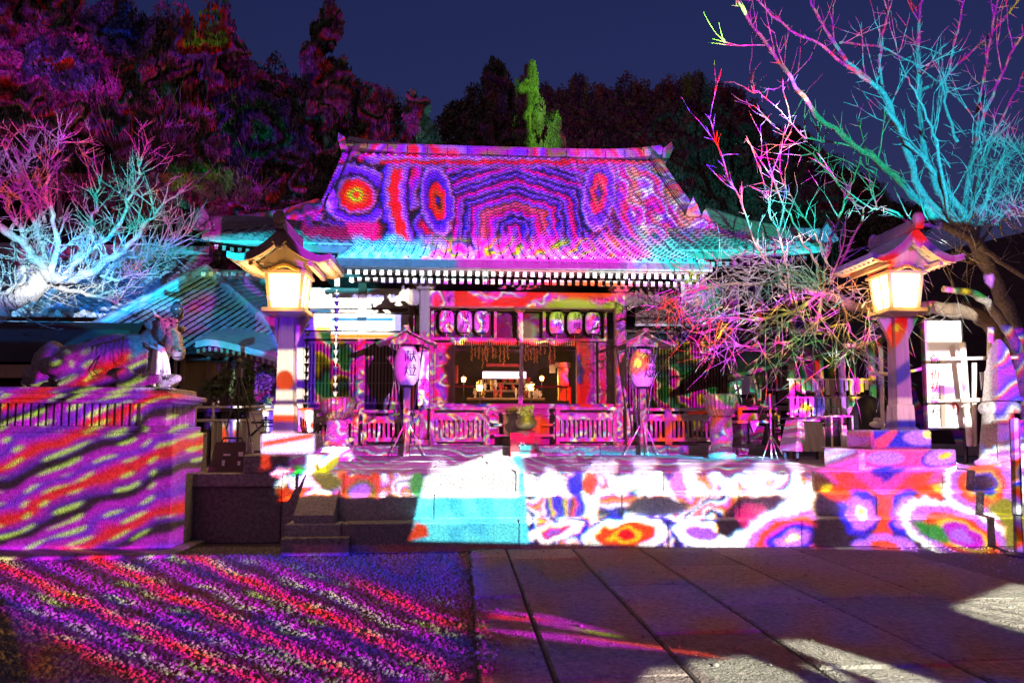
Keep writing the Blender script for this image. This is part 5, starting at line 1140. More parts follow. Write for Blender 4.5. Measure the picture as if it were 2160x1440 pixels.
# ------------------------------------------------------------------ big wooden lamp posts
def lamp_post(px, Y, base_px, lab, side):
    x, _ = XZ(px, 700, Y); t = thing('shrine_lamp', lab, 'lamp post', (x, Y, ZT), 'roofed wooden lamps on stone plinths')
    Zp = lambda py: P(px, py, Y).z
    # plinth
    a, b = P(base_px[0], 940, Y - .3).x, P(base_px[1], 940, Y - .3).x; zt1, zt2 = base_px[2], base_px[3]
    mb = MB(); zz1 = P(px, zt1, Y - .3).z; zz0 = P(px, zt2, Y - .3).z
    mb.bbox(a, Y - .32, zz0, b, Y + .32, zz1, .03); part('upper_plinth', mb, M_stone, t)
    a2, b2 = P(base_px[4], 960, Y - .4).x, P(base_px[5], 960, Y - .4).x
    mb = MB(); mb.bbox(a2, Y - .46, ZT - .01, b2, Y + .46, zz0, .02); part('lower_plinth', mb, M_granite2 if side < 0 else M_stone, t)
    # post: broad foot, slimmer shaft
    z_a, z_b = Zp(852), Zp(668); f = .215 if side < 0 else .21
    mb = MB(); mb.lathe((x, Y, zz1), [(f * .62 + .03, 0), (f * .60, .04), (f * .57, z_a - zz1 - .03), (f * .50, z_a - zz1)], 4, sq=True); part('post_foot', mb, M_wood, t)
    mb = MB(); mb.lathe((x, Y, z_a), [(f * .50, 0), (f * .42, z_b - z_a)], 4, sq=True); pst = part('post', mb, M_wood, t)
    # scroll brackets
    for sx in (-1, 1):
        mb = MB(); pts = [(x + sx * (.10 + .20 * u), z_b - .42 + .42 * u ** .8) for u in np.linspace(0, 1, 8)]
        mb.prism([(p[0], p[1]) for p in (pts if sx > 0 else pts)] + [(x + sx * .10, z_b)], Y - .03, Y + .03); part('scroll_bracket', mb, M_wood, t)
    # lamp box, tapering downwards
    zb_, zt_ = Zp(655), Zp(588); wb, wt = .185, .235; d = .27
    mb = MB(); mb.lathe((x, Y, zb_ - .10), [(.14, 0), (.27, .05), (.27, .10)], 4, sq=True); part('lamp_base', mb, M_woodx, t)
    mb = MB(); post_ = []
    for sx in (-1, 1):
        for sy in (-1, 1): mb.tube([(x + sx * wb, Y + sy * wb, zb_), (x + sx * wt, Y + sy * wt, zt_ + .12)], .028, 4)
    mb.box(x - wt - .04, Y - wt - .04, zt_ + .02, x + wt + .04, Y + wt + .04, zt_ + .06)
    for s_ in (-1, 1): mb.box(x - wt, Y + s_ * wt - .02, zt_ + .1, x + wt, Y + s_ * wt + .02, zt_ + .14); mb.box(x + s_ * wt - .02, Y - wt, zt_ + .1, x + s_ * wt + .02, Y + wt, zt_ + .14)
    part('lamp_frame', mb, M_woodx, t)
    for (ax, s_) in (('y', -1), ('y', 1), ('x', -1), ('x', 1)):
        mb = MB(); i0, i1 = wb - .03, wt - .03
        if ax == 'y': mb.quad((x - i0, Y + s_ * (wb - .012), zb_ + .02), (x + i0, Y + s_ * (wb - .012), zb_ + .02), (x + i1, Y + s_ * (wt - .012), zt_ + .02), (x - i1, Y + s_ * (wt - .012), zt_ + .02))
        else: mb.quad((x + s_ * (wb - .012), Y - i0, zb_ + .02), (x + s_ * (wb - .012), Y + i0, zb_ + .02), (x + s_ * (wt - .012), Y + i1, zt_ + .02), (x + s_ * (wt - .012), Y - i1, zt_ + .02))
        part('lamp_panel', mb, M_lamp, t)
        if ax == 'x': mb = MB(); mb.tube([(x + s_ * wb, Y, zb_), (x + s_ * wt, Y, zt_ + .02)], .012, 4); part('glazing_bar', mb, M_woodx, t)
    # gilt foliage frieze
    mb = MB()
    for k in range(15): u = (k - 7) / 7.0; mb.ball((x + u * .18, Y - wt - .035, zt_ + .09 + .03 * math.cos(u * 3)), (.026, .012, .026), 6, 4)
    part('gilt_frieze', mb, M_gold, t)
    # roof: two concave slopes meeting in a high ridge, gable towards us
    ap, el_, ev = Zp(500), Zp(560), .63; dp = .48
    prof = []
    for u in np.linspace(0, 1, 13): prof.append((ev * u, ap - (ap - el_) * (1 - (1 - u) ** 2.0) - 0 * u + (.05 * max(0, u - .75) / .25)))
    rf = MB(); th = .075
    for sx in (-1, 1):
        for (u0, z0_), (u1, z1_) in zip(prof[:-1], prof[1:]):
            A = [(x + sx * u0, Y - dp, z0_), (x + sx * u1, Y - dp - .05 * u1, z1_), (x + sx * u1, Y + dp, z1_), (x + sx * u0, Y + dp, z0_)]
            B = [(p[0], p[1], p[2] - th) for p in A]
            if sx < 0: rf.quad(*A[::-1]); rf.quad(*B)
            else: rf.quad(*A); rf.quad(*B[::-1])
            rf.quad(A[0], B[0], B[1], A[1]); rf.quad(A[3], A[2], B[2], B[3])
        e = prof[-1]; rf.quad((x + sx * e[0], Y - dp - .04, e[1]), (x + sx * e[0], Y - dp - .04, e[1] - th), (x + sx * e[0], Y + dp, e[1] - th), (x + sx * e[0], Y + dp, e[1]))
    r_ = part('lamp_roof', rf, M_slate, t)
    for yy in (Y - dp - .03, Y + dp - .03):      # thick curved barge boards, front and back
        bg_ = MB()
        for sx in (-1, 1):
            for (u0, z0_), (u1, z1_) in zip(prof[:-1], prof[1:]):
                lo0, lo1 = z0_ - .07 - .10 * (1 - u0 / ev), z1_ - .07 - .10 * (1 - u1 / ev)
                q = [(x + sx * u0, yy, z0_ - .01), (x + sx * u1, yy, z1_ - .01), (x + sx * u1, yy, lo1), (x + sx * u0, yy, lo0)]
                bg_.quad(*q) if sx < 0 else bg_.quad(*q[::-1]); q2 = [(p[0], p[1] + .06, p[2]) for p in q]; bg_.quad(*q2[::-1]) if sx < 0 else bg_.quad(*q2); bg_.quad(q[3], q[2], q2[2], q2[3])
        part('barge_board', bg_, M_wood, r_)
    mb = MB(); mb.box(x - .055, Y - dp - .08, ap - .04, x + .055, Y + dp + .05, ap + .10); mb.ball((x, Y - dp - .06, ap + .09), (.085, .07, .10), 10, 6); mb.ball((x, Y + dp, ap + .09), (.07, .06, .08), 10, 6); part('ridge_cap', mb, M_wood, r_)
    mb = MB(); mb.prism([(x - .32, zt_ + .14), (x + .32, zt_ + .14), (x + .10, ap - .22), (x, ap - .1), (x - .10, ap - .22)], Y - wt - .01, Y - wt + .03); part('gable_board', mb, M_wood, t)
    mb = MB(); mb.ball((x, Y - dp - .05, ap - .22), (.06, .03, .08)); mb.ball((x - .06, Y - dp - .05, ap - .18), (.04, .02, .04)); mb.ball((x + .06, Y - dp - .05, ap - .18), (.04, .02, .04)); part('gable_pendant', mb, M_wood, t)
    for k in range(9):
        yy = Y - dp + .06 + k * (2 * dp - .12) / 8
        for sx in (-1, 1):
            mb = MB(); mb.tube([(x + sx * .25, yy, prof[4][1] - .12), (x + sx * (ev - .05), yy, prof[-1][1] - .10)], .014, 4); part('lamp_rafter', mb, M_wood, r_)
    for sx in (-1, 1): mb = MB(); mb.bbox(x + sx * .36 - .03, Y - dp + .03, prof[6][1] - .2, x + sx * .36 + .03, Y + dp - .03, prof[6][1] - .13, .008); part('roof_purlin', mb, M_woodx, t)
    L = bpy.data.lights.new('shrine_lamp_light', 'POINT'); L.energy = 30; L.color = (1, .56, .17); L.shadow_soft_size = .16
    lo = link(bpy.data.objects.new('shrine_lamp_light', L)); lo.location = (x, Y, (zb_ + zt_) / 2)
    for dx_, dy_ in ((0, -.42), (.42, 0), (-.42, 0)):
        L = bpy.data.lights.new('shrine_lamp_light', 'POINT'); L.energy = 34; L.color = (1, .56, .17); L.shadow_soft_size = .10
        lo = link(bpy.data.objects.new('shrine_lamp_light', L)); lo.location = (x + dx_, Y + dy_, (zb_ + zt_) / 2 - .02)
    return x, Y
LP1 = lamp_post(607, 9.35, (548, 661, 914, 957, 516, 690), 'roofed wooden lamp on a stone plinth left of the steps', -1)
LP2 = lamp_post(1893, 9.35, (1838, 1966, 906, 947, 1808, 2012), 'roofed wooden lamp at the right, among the bare plum branches', 1)

# ------------------------------------------------------------------ reclining ox on its plinth
pxr = P(358, 1150, 8.27).x; YO, YOb = 8.27, 9.35
pl = thing('ox_plinth', 'tall granite plinth with a fluted frieze under the reclining ox', 'plinth', (-4.6, YO, 0))
Zo = lambda py: P(300, py, YO).z
mb = MB(); mb.bbox(-9, YO - .35, -.02, pxr + .16, YOb + .25, .05, .01); part('ground_slab', mb, M_granite2, pl)
zc1, zc2, zc3, zc4 = Zo(912), Zo(898), Zo(850), Zo(815)
xs = [-8.2, -6.3, P(358, 1000, YO).x - .006]
for a, b in ((-8.2, -6.06), (-6.054, pxr - .0)):
    mb = MB(); mb.bbox(a, YO, .05, b, YOb, zc1, .012); part('die_block', mb, M_stone, pl)
mb = MB(); mb.bbox(-9, YO - .0 + .05, zc1, pxr - .06, YOb - .05, zc2, .01); part('moulding', mb, M_stone, pl)
mb = MB(); mb.box(-9, YO + .16, zc2, pxr - .16, YOb - .14, zc3); part('frieze_core', mb, M_stone, pl)
fl = MB(); fl.bbox(-.026, -.035, 0, .026, .03, zc3 - zc2, .008); fm = fl.mesh('frieze_bar', M_stone)
for x in np.arange(-6.4, pxr - .44, .083): piece('frieze_bar', fm, pl, (x, YO + .15, zc2))
mb = MB(); mb.bbox(pxr - .42, YO + .10, zc2, pxr - .12, YOb - .10, zc3, .01); part('corner_block', mb, M_stone, pl)
for y in np.arange(YO + .28, YOb - .2, .083): piece('frieze_bar', fm, pl, (pxr - .13, y, zc2), (0, 0, math.pi / 2))
mb = MB(); mb.bbox(-9, YO + .04, zc3, pxr - .05, YOb - .04, zc3 + .05, .01); mb.bbox(-9, YO + .0, zc3 + .05, pxr - .015, YOb, zc3 + .11, .012); part('cornice', mb, M_stone, pl)
mb = MB(); mb.bbox(-9, YO + .12, zc3 + .11, pxr - .11, YOb - .1, zc4 + .0, .012); part('top_slab', mb, M_stone, pl)
zo = zc4; YX = 8.8
def ox(px, py, dy=0): x, z = XZ(px, py, YX + dy); return (x, YX + dy, z)
oxr = thing('ox_statue', 'stone reclining ox with turned head and a white bib on the fluted plinth', 'statue', (P(230, 815, YX).x, YX, zo))
B = []
def bl(px, py, rx, ry, rz, dy=0): B.append((ox(px, py, dy), (rx, ry, rz)))
bl(215, 765, .52, .30, .27); bl(285, 755, .34, .28, .30); bl(170, 770, .34, .30, .26); bl(250, 735, .40, .18, .18)
bl(115, 775, .24, .26, .30); bl(112, 748, .14, .15, .17); bl(90, 795, .20, .24, .16)
bl(320, 745, .22, .20, .30); bl(335, 715, .17, .15, .22); bl(318, 775, .20, .22, .24)
bl(352, 702, .14, .15, .17, -.10); bl(366, 722, .11, .13, .16, -.16); bl(376, 742, .085, .11, .085, -.2); bl(350, 685, .13, .13, .07, -.1)
bl(376, 752, .07, .09, .05, -.2); bl(330, 800, .18, .2, .1, -.1); bl(270, 800, .24, .10, .09, -.24); bl(215, 803, .18, .08, .07, -.26)
bl(150, 800, .20, .12, .10, -.22); bl(190, 808, .12, .07, .05, -.26); bl(355, 806, .12, .14, .07, -.05); bl(60, 808, .08, .1, .06)
for a_, b_, r0_, r1_, n_, dy_ in (((318, 800), (372, 798), .085, .06, 6, -.30), ((372, 798), (340, 812), .06, .045, 6, -.34), ((262, 790), (300, 806), .10, .07, 6, -.30), ((300, 806), (252, 812), .06, .045, 7, -.34), ((118, 772), (176, 792), .13, .075, 7, -.28), ((176, 792), (128, 811), .06, .045, 6, -.33), ((128, 811), (176, 812), .045, .045, 6, -.36), ((84, 762), (72, 806), .035, .03, 7, -.24)):
    for k_ in range(n_ + 1):
        u_ = k_ / n_; rr_ = r0_ + (r1_ - r0_) * u_; B.append((ox(a_[0] + (b_[0] - a_[0]) * u_, a_[1] + (b_[1] - a_[1]) * u_, dy_), (rr_, rr_, rr_ * .85)))
for k_ in range(9): B.append((ox(200 + 9 * k_, 752 - 2 * k_, -.235 - .01 * (k_ % 2)), (.02, .05, .15)))
for k_ in range(16): B.append((ox(120 + 13 * k_, 741 - 15 * math.sin(k_ / 15 * 2.2), .02), (.05, .05, .045)))
o = organic('body', B, M_granite2, oxr, .016); sm_ = o.modifiers.new('smooth', 'SMOOTH'); sm_.factor = .5; sm_.iterations = 3
for dx_, lean in ((-1, 0), (1, 0)):
    c = ox(340 if dx_ < 0 else 372, 676, -.06 if dx_ < 0 else -.12)
    mb = MB(); mb.tube([c, (c[0] + dx_ * .06, c[1], c[2] + .05), (c[0] + dx_ * .09, c[1] - .03, c[2] + .13)], [.032, .026, .006], 8); part('horn', mb, M_granite2, oxr, True)
c = ox(322, 690, -.1); mb = MB(); mb.ball(c, (.12, .04, .055), 12, 8, Matrix.Rotation(.5, 3, 'Y')); part('ear', mb, M_granite2, oxr, True)
c = ox(383, 694, -.05); mb = MB(); mb.ball(c, (.05, .05, .04), 10, 6); part('ear', mb, M_granite2, oxr, True)
c = ox(356, 700, -.235); mb = MB(); mb.ball(c, (.03, .02, .024), 10, 6); mb.tube([(c[0] - .05, c[1] + .01, c[2] + .02), (c[0], c[1] - .012, c[2] + .036), (c[0] + .05, c[1] + .01, c[2] + .015)], .010, 5); part('eye', mb, M_granite2, oxr, True)
mb = MB(); c = ox(381, 740, -.31); mb.ball(c, (.016, .01, .012)); mb.tube([ox(362, 752, -.28), ox(372, 754, -.31), ox(384, 752, -.3)], .006, 5); part('muzzle_line', mb, M_ink, oxr)
mb = MB()
for k in range(30): a = ox(346 + rng.uniform(-10, 26), 678 + rng.uniform(-6, 8), -.16 + rng.uniform(-.05, .04)); mb.ball(a, (.03, .03, .022), 6, 4)
part('curly_forelock', mb, M_granite2, oxr, True)
# bib
mb = MB(); NX, NZ = 14, 18; g_ = []
for j in range(NZ + 1):
    v = j / NZ; row = []
    for i in range(NX + 1):
        u = i / NX; pxx = (314 + 10 * (1 - v) + u * (44 - 22 * (1 - v) ** 2)); pyy = 722 + v * 92 + 10 * u * (1 - v)
        q = Vector(ox(pxx, pyy, -.24 - .07 * math.sin(u * 3.14) - .035 * v + .022 * math.sin(u * 13 + v * 2) * (.3 + v))); row.append(q)
    g_.append(row)
for j in range(NZ):
    for i in range(NX): mb.quad(g_[j][i], g_[j + 1][i], g_[j + 1][i + 1], g_[j][i + 1])
for j in range(NZ):
    for i in range(NX): bk = [q + Vector((0, .012, 0)) for q in (g_[j][i], g_[j][i + 1], g_[j + 1][i + 1], g_[j + 1][i])]; mb.quad(*bk)
bib = solo('ox_bib', mb, M_bib, 'white cloth bib tied round the neck of the stone ox', 'bib', tuple(g_[0][0]), smooth=True)
xw, zw = XZ(348, 792, 8.4); letters('lettering', '奉納', .055, xw + .02, 8.4, zw + .04, M_ink, bib, dy=.07)
mb = MB(); mb.tube([ox(300, 718, -.14), ox(318, 730, -.29), ox(345, 742, -.32)], .014, 6); part('neck_cord', mb, M_bib, bib)
# thin cable over the statue's flank
mb = MB(); mb.tube([ox(214, 742, -.24), ox(205, 760, -.32), ox(197, 782, -.33), ox(206, 790, -.34)], .007, 5); solo('loose_cable', mb, M_black, 'thin black cable hanging over the flank of the stone ox', 'cable')

# ------------------------------------------------------------------ left: equipment and boards
x, z = XZ(505, 765, 9.9)
tp = thing('light_tripod', 'tall black tripod stand left of the left lamp', 'tripod', (x, 9.9, ZT))
mb = MB(); mb.tube([(x, 9.9, z), (x, 9.9, ZT + .3)], .016, 8); mb.ball((x, 9.9, z + .02), (.05, .04, .05)); part('column', mb, M_black, tp)
for px, py in ((545, 908), (530, 935), (478, 905)):
    q = XZ(px, py, 9.6 if px != 530 else 10.2); mb = MB(); mb.tube([(x, 9.9, z - .15), (q[0], 9.6 if px != 530 else 10.2, max(q[1], ZT))], .011, 6); part('leg', mb, M_black, tp)
mb = MB(); mb.box(x - .04, 9.85, z - .2, x + .04, 9.95, z - .08); part('bracket', mb, M_black, tp)
x0, z1 = XZ(462, 932, 9.2); x1, z0 = XZ(522, 1000, 9.2)
cs = thing('equipment_case', 'dark brown equipment case with cut-out handles on the wall left of the left lamp', 'case', ((x0 + x1) / 2, 9.2, ZT))
mb = MB(); n = [(x0 + .02, 9.08), (x1 + .02, 9.08)]
zc_ = z1; mb.v = [(x0 - .07, 9.02, ZT), (x1 + .03, 9.02, ZT), (x1 + .03, 9.42, ZT), (x0 - .07, 9.42, ZT), (x0 + .0, 9.08, zc_), (x1 + .0, 9.08, zc_), (x1, 9.4, zc_), (x0, 9.4, zc_)]
mb.f = [(0, 3, 2, 1), (4, 5, 6, 7), (0, 1, 5, 4), (1, 2, 6, 5), (2, 3, 7, 6), (3, 0, 4, 7)]; mb.m = [0] * 6; part('case_body', mb, M_case, cs)
for px, py, w_, h_ in ((470, 957, 14, 4), (502, 953, 9, 9), (468, 970, 5, 12), (501, 972, 5, 9)):
    a, b = XZ(px, py, 9.02), XZ(px + w_, py + h_, 9.02); mb = MB(); yy = 9.02 + .06 * (b[1] - ZT) / (zc_ - ZT) - .012; mb.box(a[0], yy, b[1], b[0], yy + .03, a[1]); part('metal_fitting', mb, M_white, cs)
mb = MB(); mb.tube([(x0 + .05, 9.15, zc_), (x0 + .07, 9.15, zc_ + .05), (x1 - .07, 9.15, zc_ + .05), (x1 - .05, 9.15, zc_)], .012, 6); part('handle', mb, M_black, cs)
x, z = XZ(373, 652, 9.9); cp = thing('globe_lamp_post', 'unlit dark globe on a thin post behind the head of the ox', 'lamp post', (x, 9.9, ZT))
mb = MB(); mb.ball((x, 9.9, z), .085, 14, 8); part('globe', mb, M_glass, cp, True)
mb = MB(); mb.tube([(x, 9.9, z - .08), (x, 9.9, ZT)], .03, 8); part('post', mb, M_black, cp)
mb = MB(); mb.lathe((x, 9.9, z + .07), [(.06, 0), (.02, .04)], 8); part('finial', mb, M_black, cp)
# boards behind the lamp
def board(name, a, b, c, d, Y, m, lab, cat, legs=True):
    x0, z1 = XZ(a, b, Y); x1, z0 = XZ(c, d, Y); t = thing(name, lab, cat, ((x0 + x1) / 2, Y, ZT)); mb = MB(); mb.bbox(x0, Y, z0, x1, Y + .05, z1, .008); part('panel', mb, m, t)
    mb = MB(); mb.box(x0 - .03, Y + .02, ZT, x0, Y + .06, z1 + .02); mb.box(x1, Y + .02, ZT, x1 + .03, Y + .06, z1 + .02); mb.box(x0 - .03, Y + .02, z1, x1 + .03, Y + .06, z1 + .03); part('frame', mb, M_wood, t)
    return t, x0, x1, z0, z1
t, x0, x1, z0, z1 = board('calligraphy_board', 526, 868, 583, 950, 12.0, M_white, 'white calligraphy board with the character for three behind the left lamp', 'sign')
letters('lettering', '三', .30, x1 - .14, 11.985, z1 - .26, M_ink, t)
letters('lettering', '才', .42, x0 + .22, 11.985, z1 - .3, M_ink, t)
t, x0, x1, z0, z1 = board('banner_sign', 629, 864, 655, 926, 12.2, M_plaster, 'narrow cyan lit sign with a brush stroke just right of the left lamp', 'sign'); 
mb = MB()
for k in range(3): mb.tube([(x0 + .05 + .04 * k, 12.18, z1 - .12 - .03 * k), (x0 + .06 + .04 * k, 12.18, z1 - .28), (x0 + .10 + .03 * k, 12.18, z1 - .40 - .02 * k)], .016, 5)
part('brush_stroke', mb, M_ink, t)
x0, z1 = XZ(452, 888, 11.8); x1, z0 = XZ(522, 938, 11.8); mb = MB(); n = 40
for i in range(n):
    xa, xb_ = x0 + (x1 - x0) * i / n, x0 + (x1 - x0) * (i + 1) / n; ya, yb = 11.8 + .03 * math.sin(i * 1.1), 11.8 + .03 * math.sin((i + 1) * 1.1); mb.quad((xa, ya, ZT), (xb_, yb, ZT), (xb_, yb, z1), (xa, ya, z1)); mb.quad((xa, ya + .01, ZT), (xa, ya + .01, z1), (xb_, yb + .01, z1), (xb_, yb + .01, ZT))
cu = thing('cloth_screen', 'pleated white cloth screen on a rail behind the equipment case', 'cloth screen', ((x0 + x1) / 2, 11.8, ZT)); part('cloth', mb, M_curt, cu, True)
mb = MB(); mb.tube([(x0 - .35, 11.8, z1 + .01), (x1 + .05, 11.8, z1 + .01)], .025, 8); mb.tube([(x0 - .3, 11.8, ZT), (x0 - .3, 11.8, z1 + .3)], .022, 8); mb.tube([(x0 - .02, 11.8, ZT), (x0 - .02, 11.8, z1 + .3)], .022, 8); mb.tube([(x0 - .4, 11.8, z1 + .22), (x1 + .5, 11.8, z1 + .24)], .02, 8); part('rail', mb, M_bamboo, cu)
# ------------------------------------------------------------------ left: side hall with slate roof seen from its corner
def frame_piece(mb, o, ex, ey, x0, x1, y0, y1, h0, h1, nz):
    """slate between parameters, lower edge thicker"""
    c = [o + ex * x0 + ey * y0 + nz * h0, o + ex * x1 + ey * y0 + nz * h0, o + ex * x1 + ey * y1 + nz * h1, o + ex * x0 + ey * y1 + nz * h1]
    d = [p - nz * .02 for p in c]; n = len(mb.v); mb.v += [tuple(p) for p in c + d]
    for f in ((0, 1, 2, 3), (7, 6, 5, 4), (0, 4, 5, 1), (1, 5, 6, 2), (2, 6, 7, 3), (3, 7, 4, 0)): mb.f.append(tuple(n + i for i in f)); mb.m.append(0)
Bp, Ap, Cp = P(434, 566, 15.8), P(196, 690, 13.4), P(592, 706, 14.6)
sh = thing('side_hall', 'small side hall under a blue lit slate roof behind the stone ox', 'building', (Bp.x, 15.5, ZT))
ea, ec = (Ap - Bp), (Cp - Bp); nz = ec.cross(ea).normalized(); nz = nz if nz.z > 0 else -nz
mb = MB(); d = nz * -.05; E1, E2 = Ap + ec * .28, Cp + ea * .16; mb.quad(Bp + d, Ap + d, E1 + d, E2 + d, Cp + d); mb.quad(Bp + 3 * d, Cp + 3 * d, E2 + 3 * d, E1 + 3 * d, Ap + 3 * d); shr = part('roof', mb, M_dark, sh)
na, nc = 13, 21
for i in range(na):
    for j in range(nc):
        cc = Bp + ea * ((i + .5) / na) + ec * ((j + .5) / nc); dd_ = cc - CAM; cpy = 805 - FPX * dd_.dot(UP) / dd_.dot(FW)
        if cpy > 738: continue
        mb = MB(); off = .0; g_ = .004
        sg = .5 * (j % 2); ua, ub, va, vb = max(0, (i + .07 - sg) / na), (i + .93 - sg) / na, (j + .07) / nc, (j + .90) / nc
        frame_piece(mb, Bp, ea, ec, ua, ub, va, vb, .0 + rng.uniform(0, .006), .034 + rng.uniform(0, .014), nz)
        part('slate', mb, M_slate, shr)
for a, b in ((Bp, Ap), (Bp, Cp)):
    mb = MB(); mb.tube([a + nz * .04, b + nz * .04], .07, 8); mb.tube([a - nz * .04, b - nz * .04], .09, 6); part('edge_cap', mb, M_slate, shr)
# second slope to the right, fine battens
Ep = P(575, 575, 17.2); Fp = P(640, 660, 16.4); mb = MB(); mb.quad(Bp, Cp, Fp, Ep); mb.quad(Bp - nz * .06, Ep - nz * .06, Fp - nz * .06, Cp - nz * .06); part('right_slope', mb, M_slate, shr)
for k in range(1, 16):
    t = k / 16; mb = MB(); a, b = Bp.lerp(Cp, t), Ep.lerp(Fp, t); mb.tube([a + Vector((0, 0, .02)), b + Vector((0, 0, .02))], .016, 4); part('batten', mb, M_slate, shr)
# eave end: fascia with white rafter tips at the top corner
mb = MB(); a, b = P(424, 574, 15.7), P(560, 574, 16.4); mb.tube([a, b], .05, 6); part('fascia', mb, M_wood, shr)
for k in range(8): q = a.lerp(b, (k + 1.2) / 9) + Vector((0, 0, -.13)); mb = MB(); mb.box(q.x - .045, q.y - .4, q.z - .045, q.x + .045, q.y + .3, q.z + .045); part('rafter', mb, M_white, shr)
# lower curved canopy (purple lit) under it
cx0, cz0 = XZ(425, 712, 13.6); cx1, cz1 = XZ(596, 758, 13.6); mb = MB()
pr = []
for u in np.linspace(0, 1, 15): q = XZ(425 + 171 * u, 708 + 40 * (u - .15) ** 1.3 * 1.1 if u > .15 else 708 + 30 * (.15 - u), 13.6); pr.append(q)
for (xa, za), (xb_, zb_) in zip(pr[:-1], pr[1:]):
    mb.quad((xa, 13.3, za - .1), (xb_, 13.3, zb_ - .1), (xb_, 14.6, zb_ + .35), (xa, 14.6, za + .35)); mb.quad((xa, 13.3, za - .22), (xb_, 13.3, zb_ - .22), (xb_, 13.3, zb_ - .1), (xa, 13.3, za - .1)); mb.quad((xa, 13.3, za - .22), (xa, 14.6, za + .2), (xb_, 14.6, zb_ + .2), (xb_, 13.3, zb_ - .22))
cn = part('canopy', mb, M_slate, sh)
for u in range(14): xa, za = pr[u]; mb = MB(); mb.box(xa + .02, 13.32, za - .32, xa + .07, 14.4, za - .24); part('canopy_rafter', mb, M_wood, cn)
# walls, posts and panels under
yS = 14.4
for (pa, pb, pc, pd, m, nm) in ((380, 690, 600, 935, M_dark, 'back_wall'),):
    x0, z1 = XZ(pa, pb, yS + .3); x1, z0 = XZ(pc, pd, yS + .3); mb = MB(); mb.box(x0 - 1.5, yS + .3, ZT - .1, x1 + .1, yS + .4, z1); part(nm, mb, m, sh)
for px in (388, 441, 478, 545): x, z = XZ(px, 730, yS); mb = MB(); mb.bbox(x - .05, yS - .05, ZT, x + .05, yS + .05, z, .01); part('post', mb, M_wood, sh)
for (a, b, c, d) in ((390, 745, 439, 858), (443, 760, 476, 860), (480, 805, 543, 862)):
    x0, z1 = XZ(a, b, yS); x1, z0 = XZ(c, d, yS); mb = MB(); mb.bbox(x0, yS + .02, z0, x1, yS + .05, z1, .008); part('door_panel', mb, M_wood, sh)
x0, z = XZ(380, 862, yS); x1, _ = XZ(600, 862, yS); mb = MB(); mb.bbox(x0, yS - .14, z - .07, x1, yS - .06, z, .01); part('handrail', mb, M_woodx, sh)
# shrub at the right of the entrance
def leaves(name, n, fn, size, m, parent=None, org=(0, 0, 0), rr=None):
    """n small folded leaf faces placed by fn"""
    r_ = rr or rng; c = np.array([fn() for _ in range(n)]); d = r_.normal(size=(n, 3)); d /= np.linalg.norm(d, axis=1)[:, None]; e = np.cross(d, r_.normal(size=(n, 3))); e /= np.linalg.norm(e, axis=1)[:, None]
    s = size * r_.uniform(.5, 1.3, n)[:, None]; V = np.stack([c - d * s, c + e * s * .45 + d * s * .1, c + d * s, c - e * s * .45 + d * s * .1], 1).reshape(-1, 3) - np.array(org)
    me = bpy.data.meshes.new(name); me.vertices.add(4 * n); me.vertices.foreach_set('co', V.astype(np.float32).ravel()); me.loops.add(4 * n); me.loops.foreach_set('vertex_index', np.arange(4 * n, dtype=np.int32))
    me.polygons.add(n); me.polygons.foreach_set('loop_start', (np.arange(n) * 4).astype(np.int32)); me.polygons.foreach_set('loop_total', np.full(n, 4, np.int32)); me.update(calc_edges=True); me.materials.append(m); return me
def shrub(px0, py0, px1, py1, Y, lab, n=2200, m=None, size=.06):
    x0, z1 = XZ(px0, py0, Y); x1, z0 = XZ(px1, py1, Y); c = ((x0 + x1) / 2, Y, (z0 + z1) / 2); r = ((x1 - x0) / 2, .5, (z1 - z0) / 2)
    t = thing('shrub', lab, 'shrub', (c[0], Y, ZT), None); cl = rng.normal(size=(14, 3)); cl /= np.linalg.norm(cl, axis=1)[:, None]; cl *= rng.uniform(.3, .9, (14, 1))
    def f():
        k = cl[rng.integers(14)]; q = k + rng.normal(size=3) * .17; return (c[0] + q[0] * r[0], c[1] + q[1] * r[1], c[2] + q[2] * r[2])
    me = leaves('foliage', n, f, size, m or M_leaf, org=(c[0], Y, ZT)); o = link(bpy.data.objects.new('foliage', me)); o.parent = t; o['kind'] = 'stuff'
    mb = MB()
    for k in range(5): mb.tube([(c[0] + rng.uniform(-.1, .1), Y, max(.0, z0 - .8)), (c[0] + rng.uniform(-.3, .3), Y, c[2])], [.03, .012], 5)
    part('stem', mb, M_barkd, t)
shrub(446, 765, 585, 868, 13.0, 'dense dark shrub behind the tripod, left of the left lamp', 3200)
shrub(1550, 700, 1660, 770, 15.5, 'dark leafy shrub under the plum twigs in front of the office', 1500)
# far left: long tiled roof and a dark storehouse
lh = thing('tiled_annex', 'long low annex with a grey tiled roof at the far left', 'building', (-8, 19, 0))
yA0, zA0 = 20.5, P(200, 545, 20.5).z; yA1 = 16.3; zA1 = P(200, 664, 16.3).z
prA = [(yA0, zA0), ((yA0 + yA1) / 2, (zA0 + zA1) / 2 - .12), (yA1, zA1)]; xa0 = P(-60, 600, 18).x - 2; xa1 = P(425, 560, 19).x - .3
mb = MB(); mb.quad((xa0, yA0, zA0 - .06), (xa0, yA1, zA1 - .06), (xa1, yA1, zA1 - .06), (xa1, yA0, zA0 - .06)); mb.box(xa0, yA1 + .7, 0, xa1, yA0 + 2, zA1 - .05); lroof = part('annex_roof', mb, M_tile, lh)
for x in np.arange(xa0, xa1, .27): tile_row('tile_row', prA, x, .27, lroof, lf=lambda x, y: 0)
mb = MB(); sweep(mb, [(xa0, yA0, zA0 - .02), (xa1, yA0, zA0 - .02)], .3, .3); part('ridge', mb, M_tile, lroof)
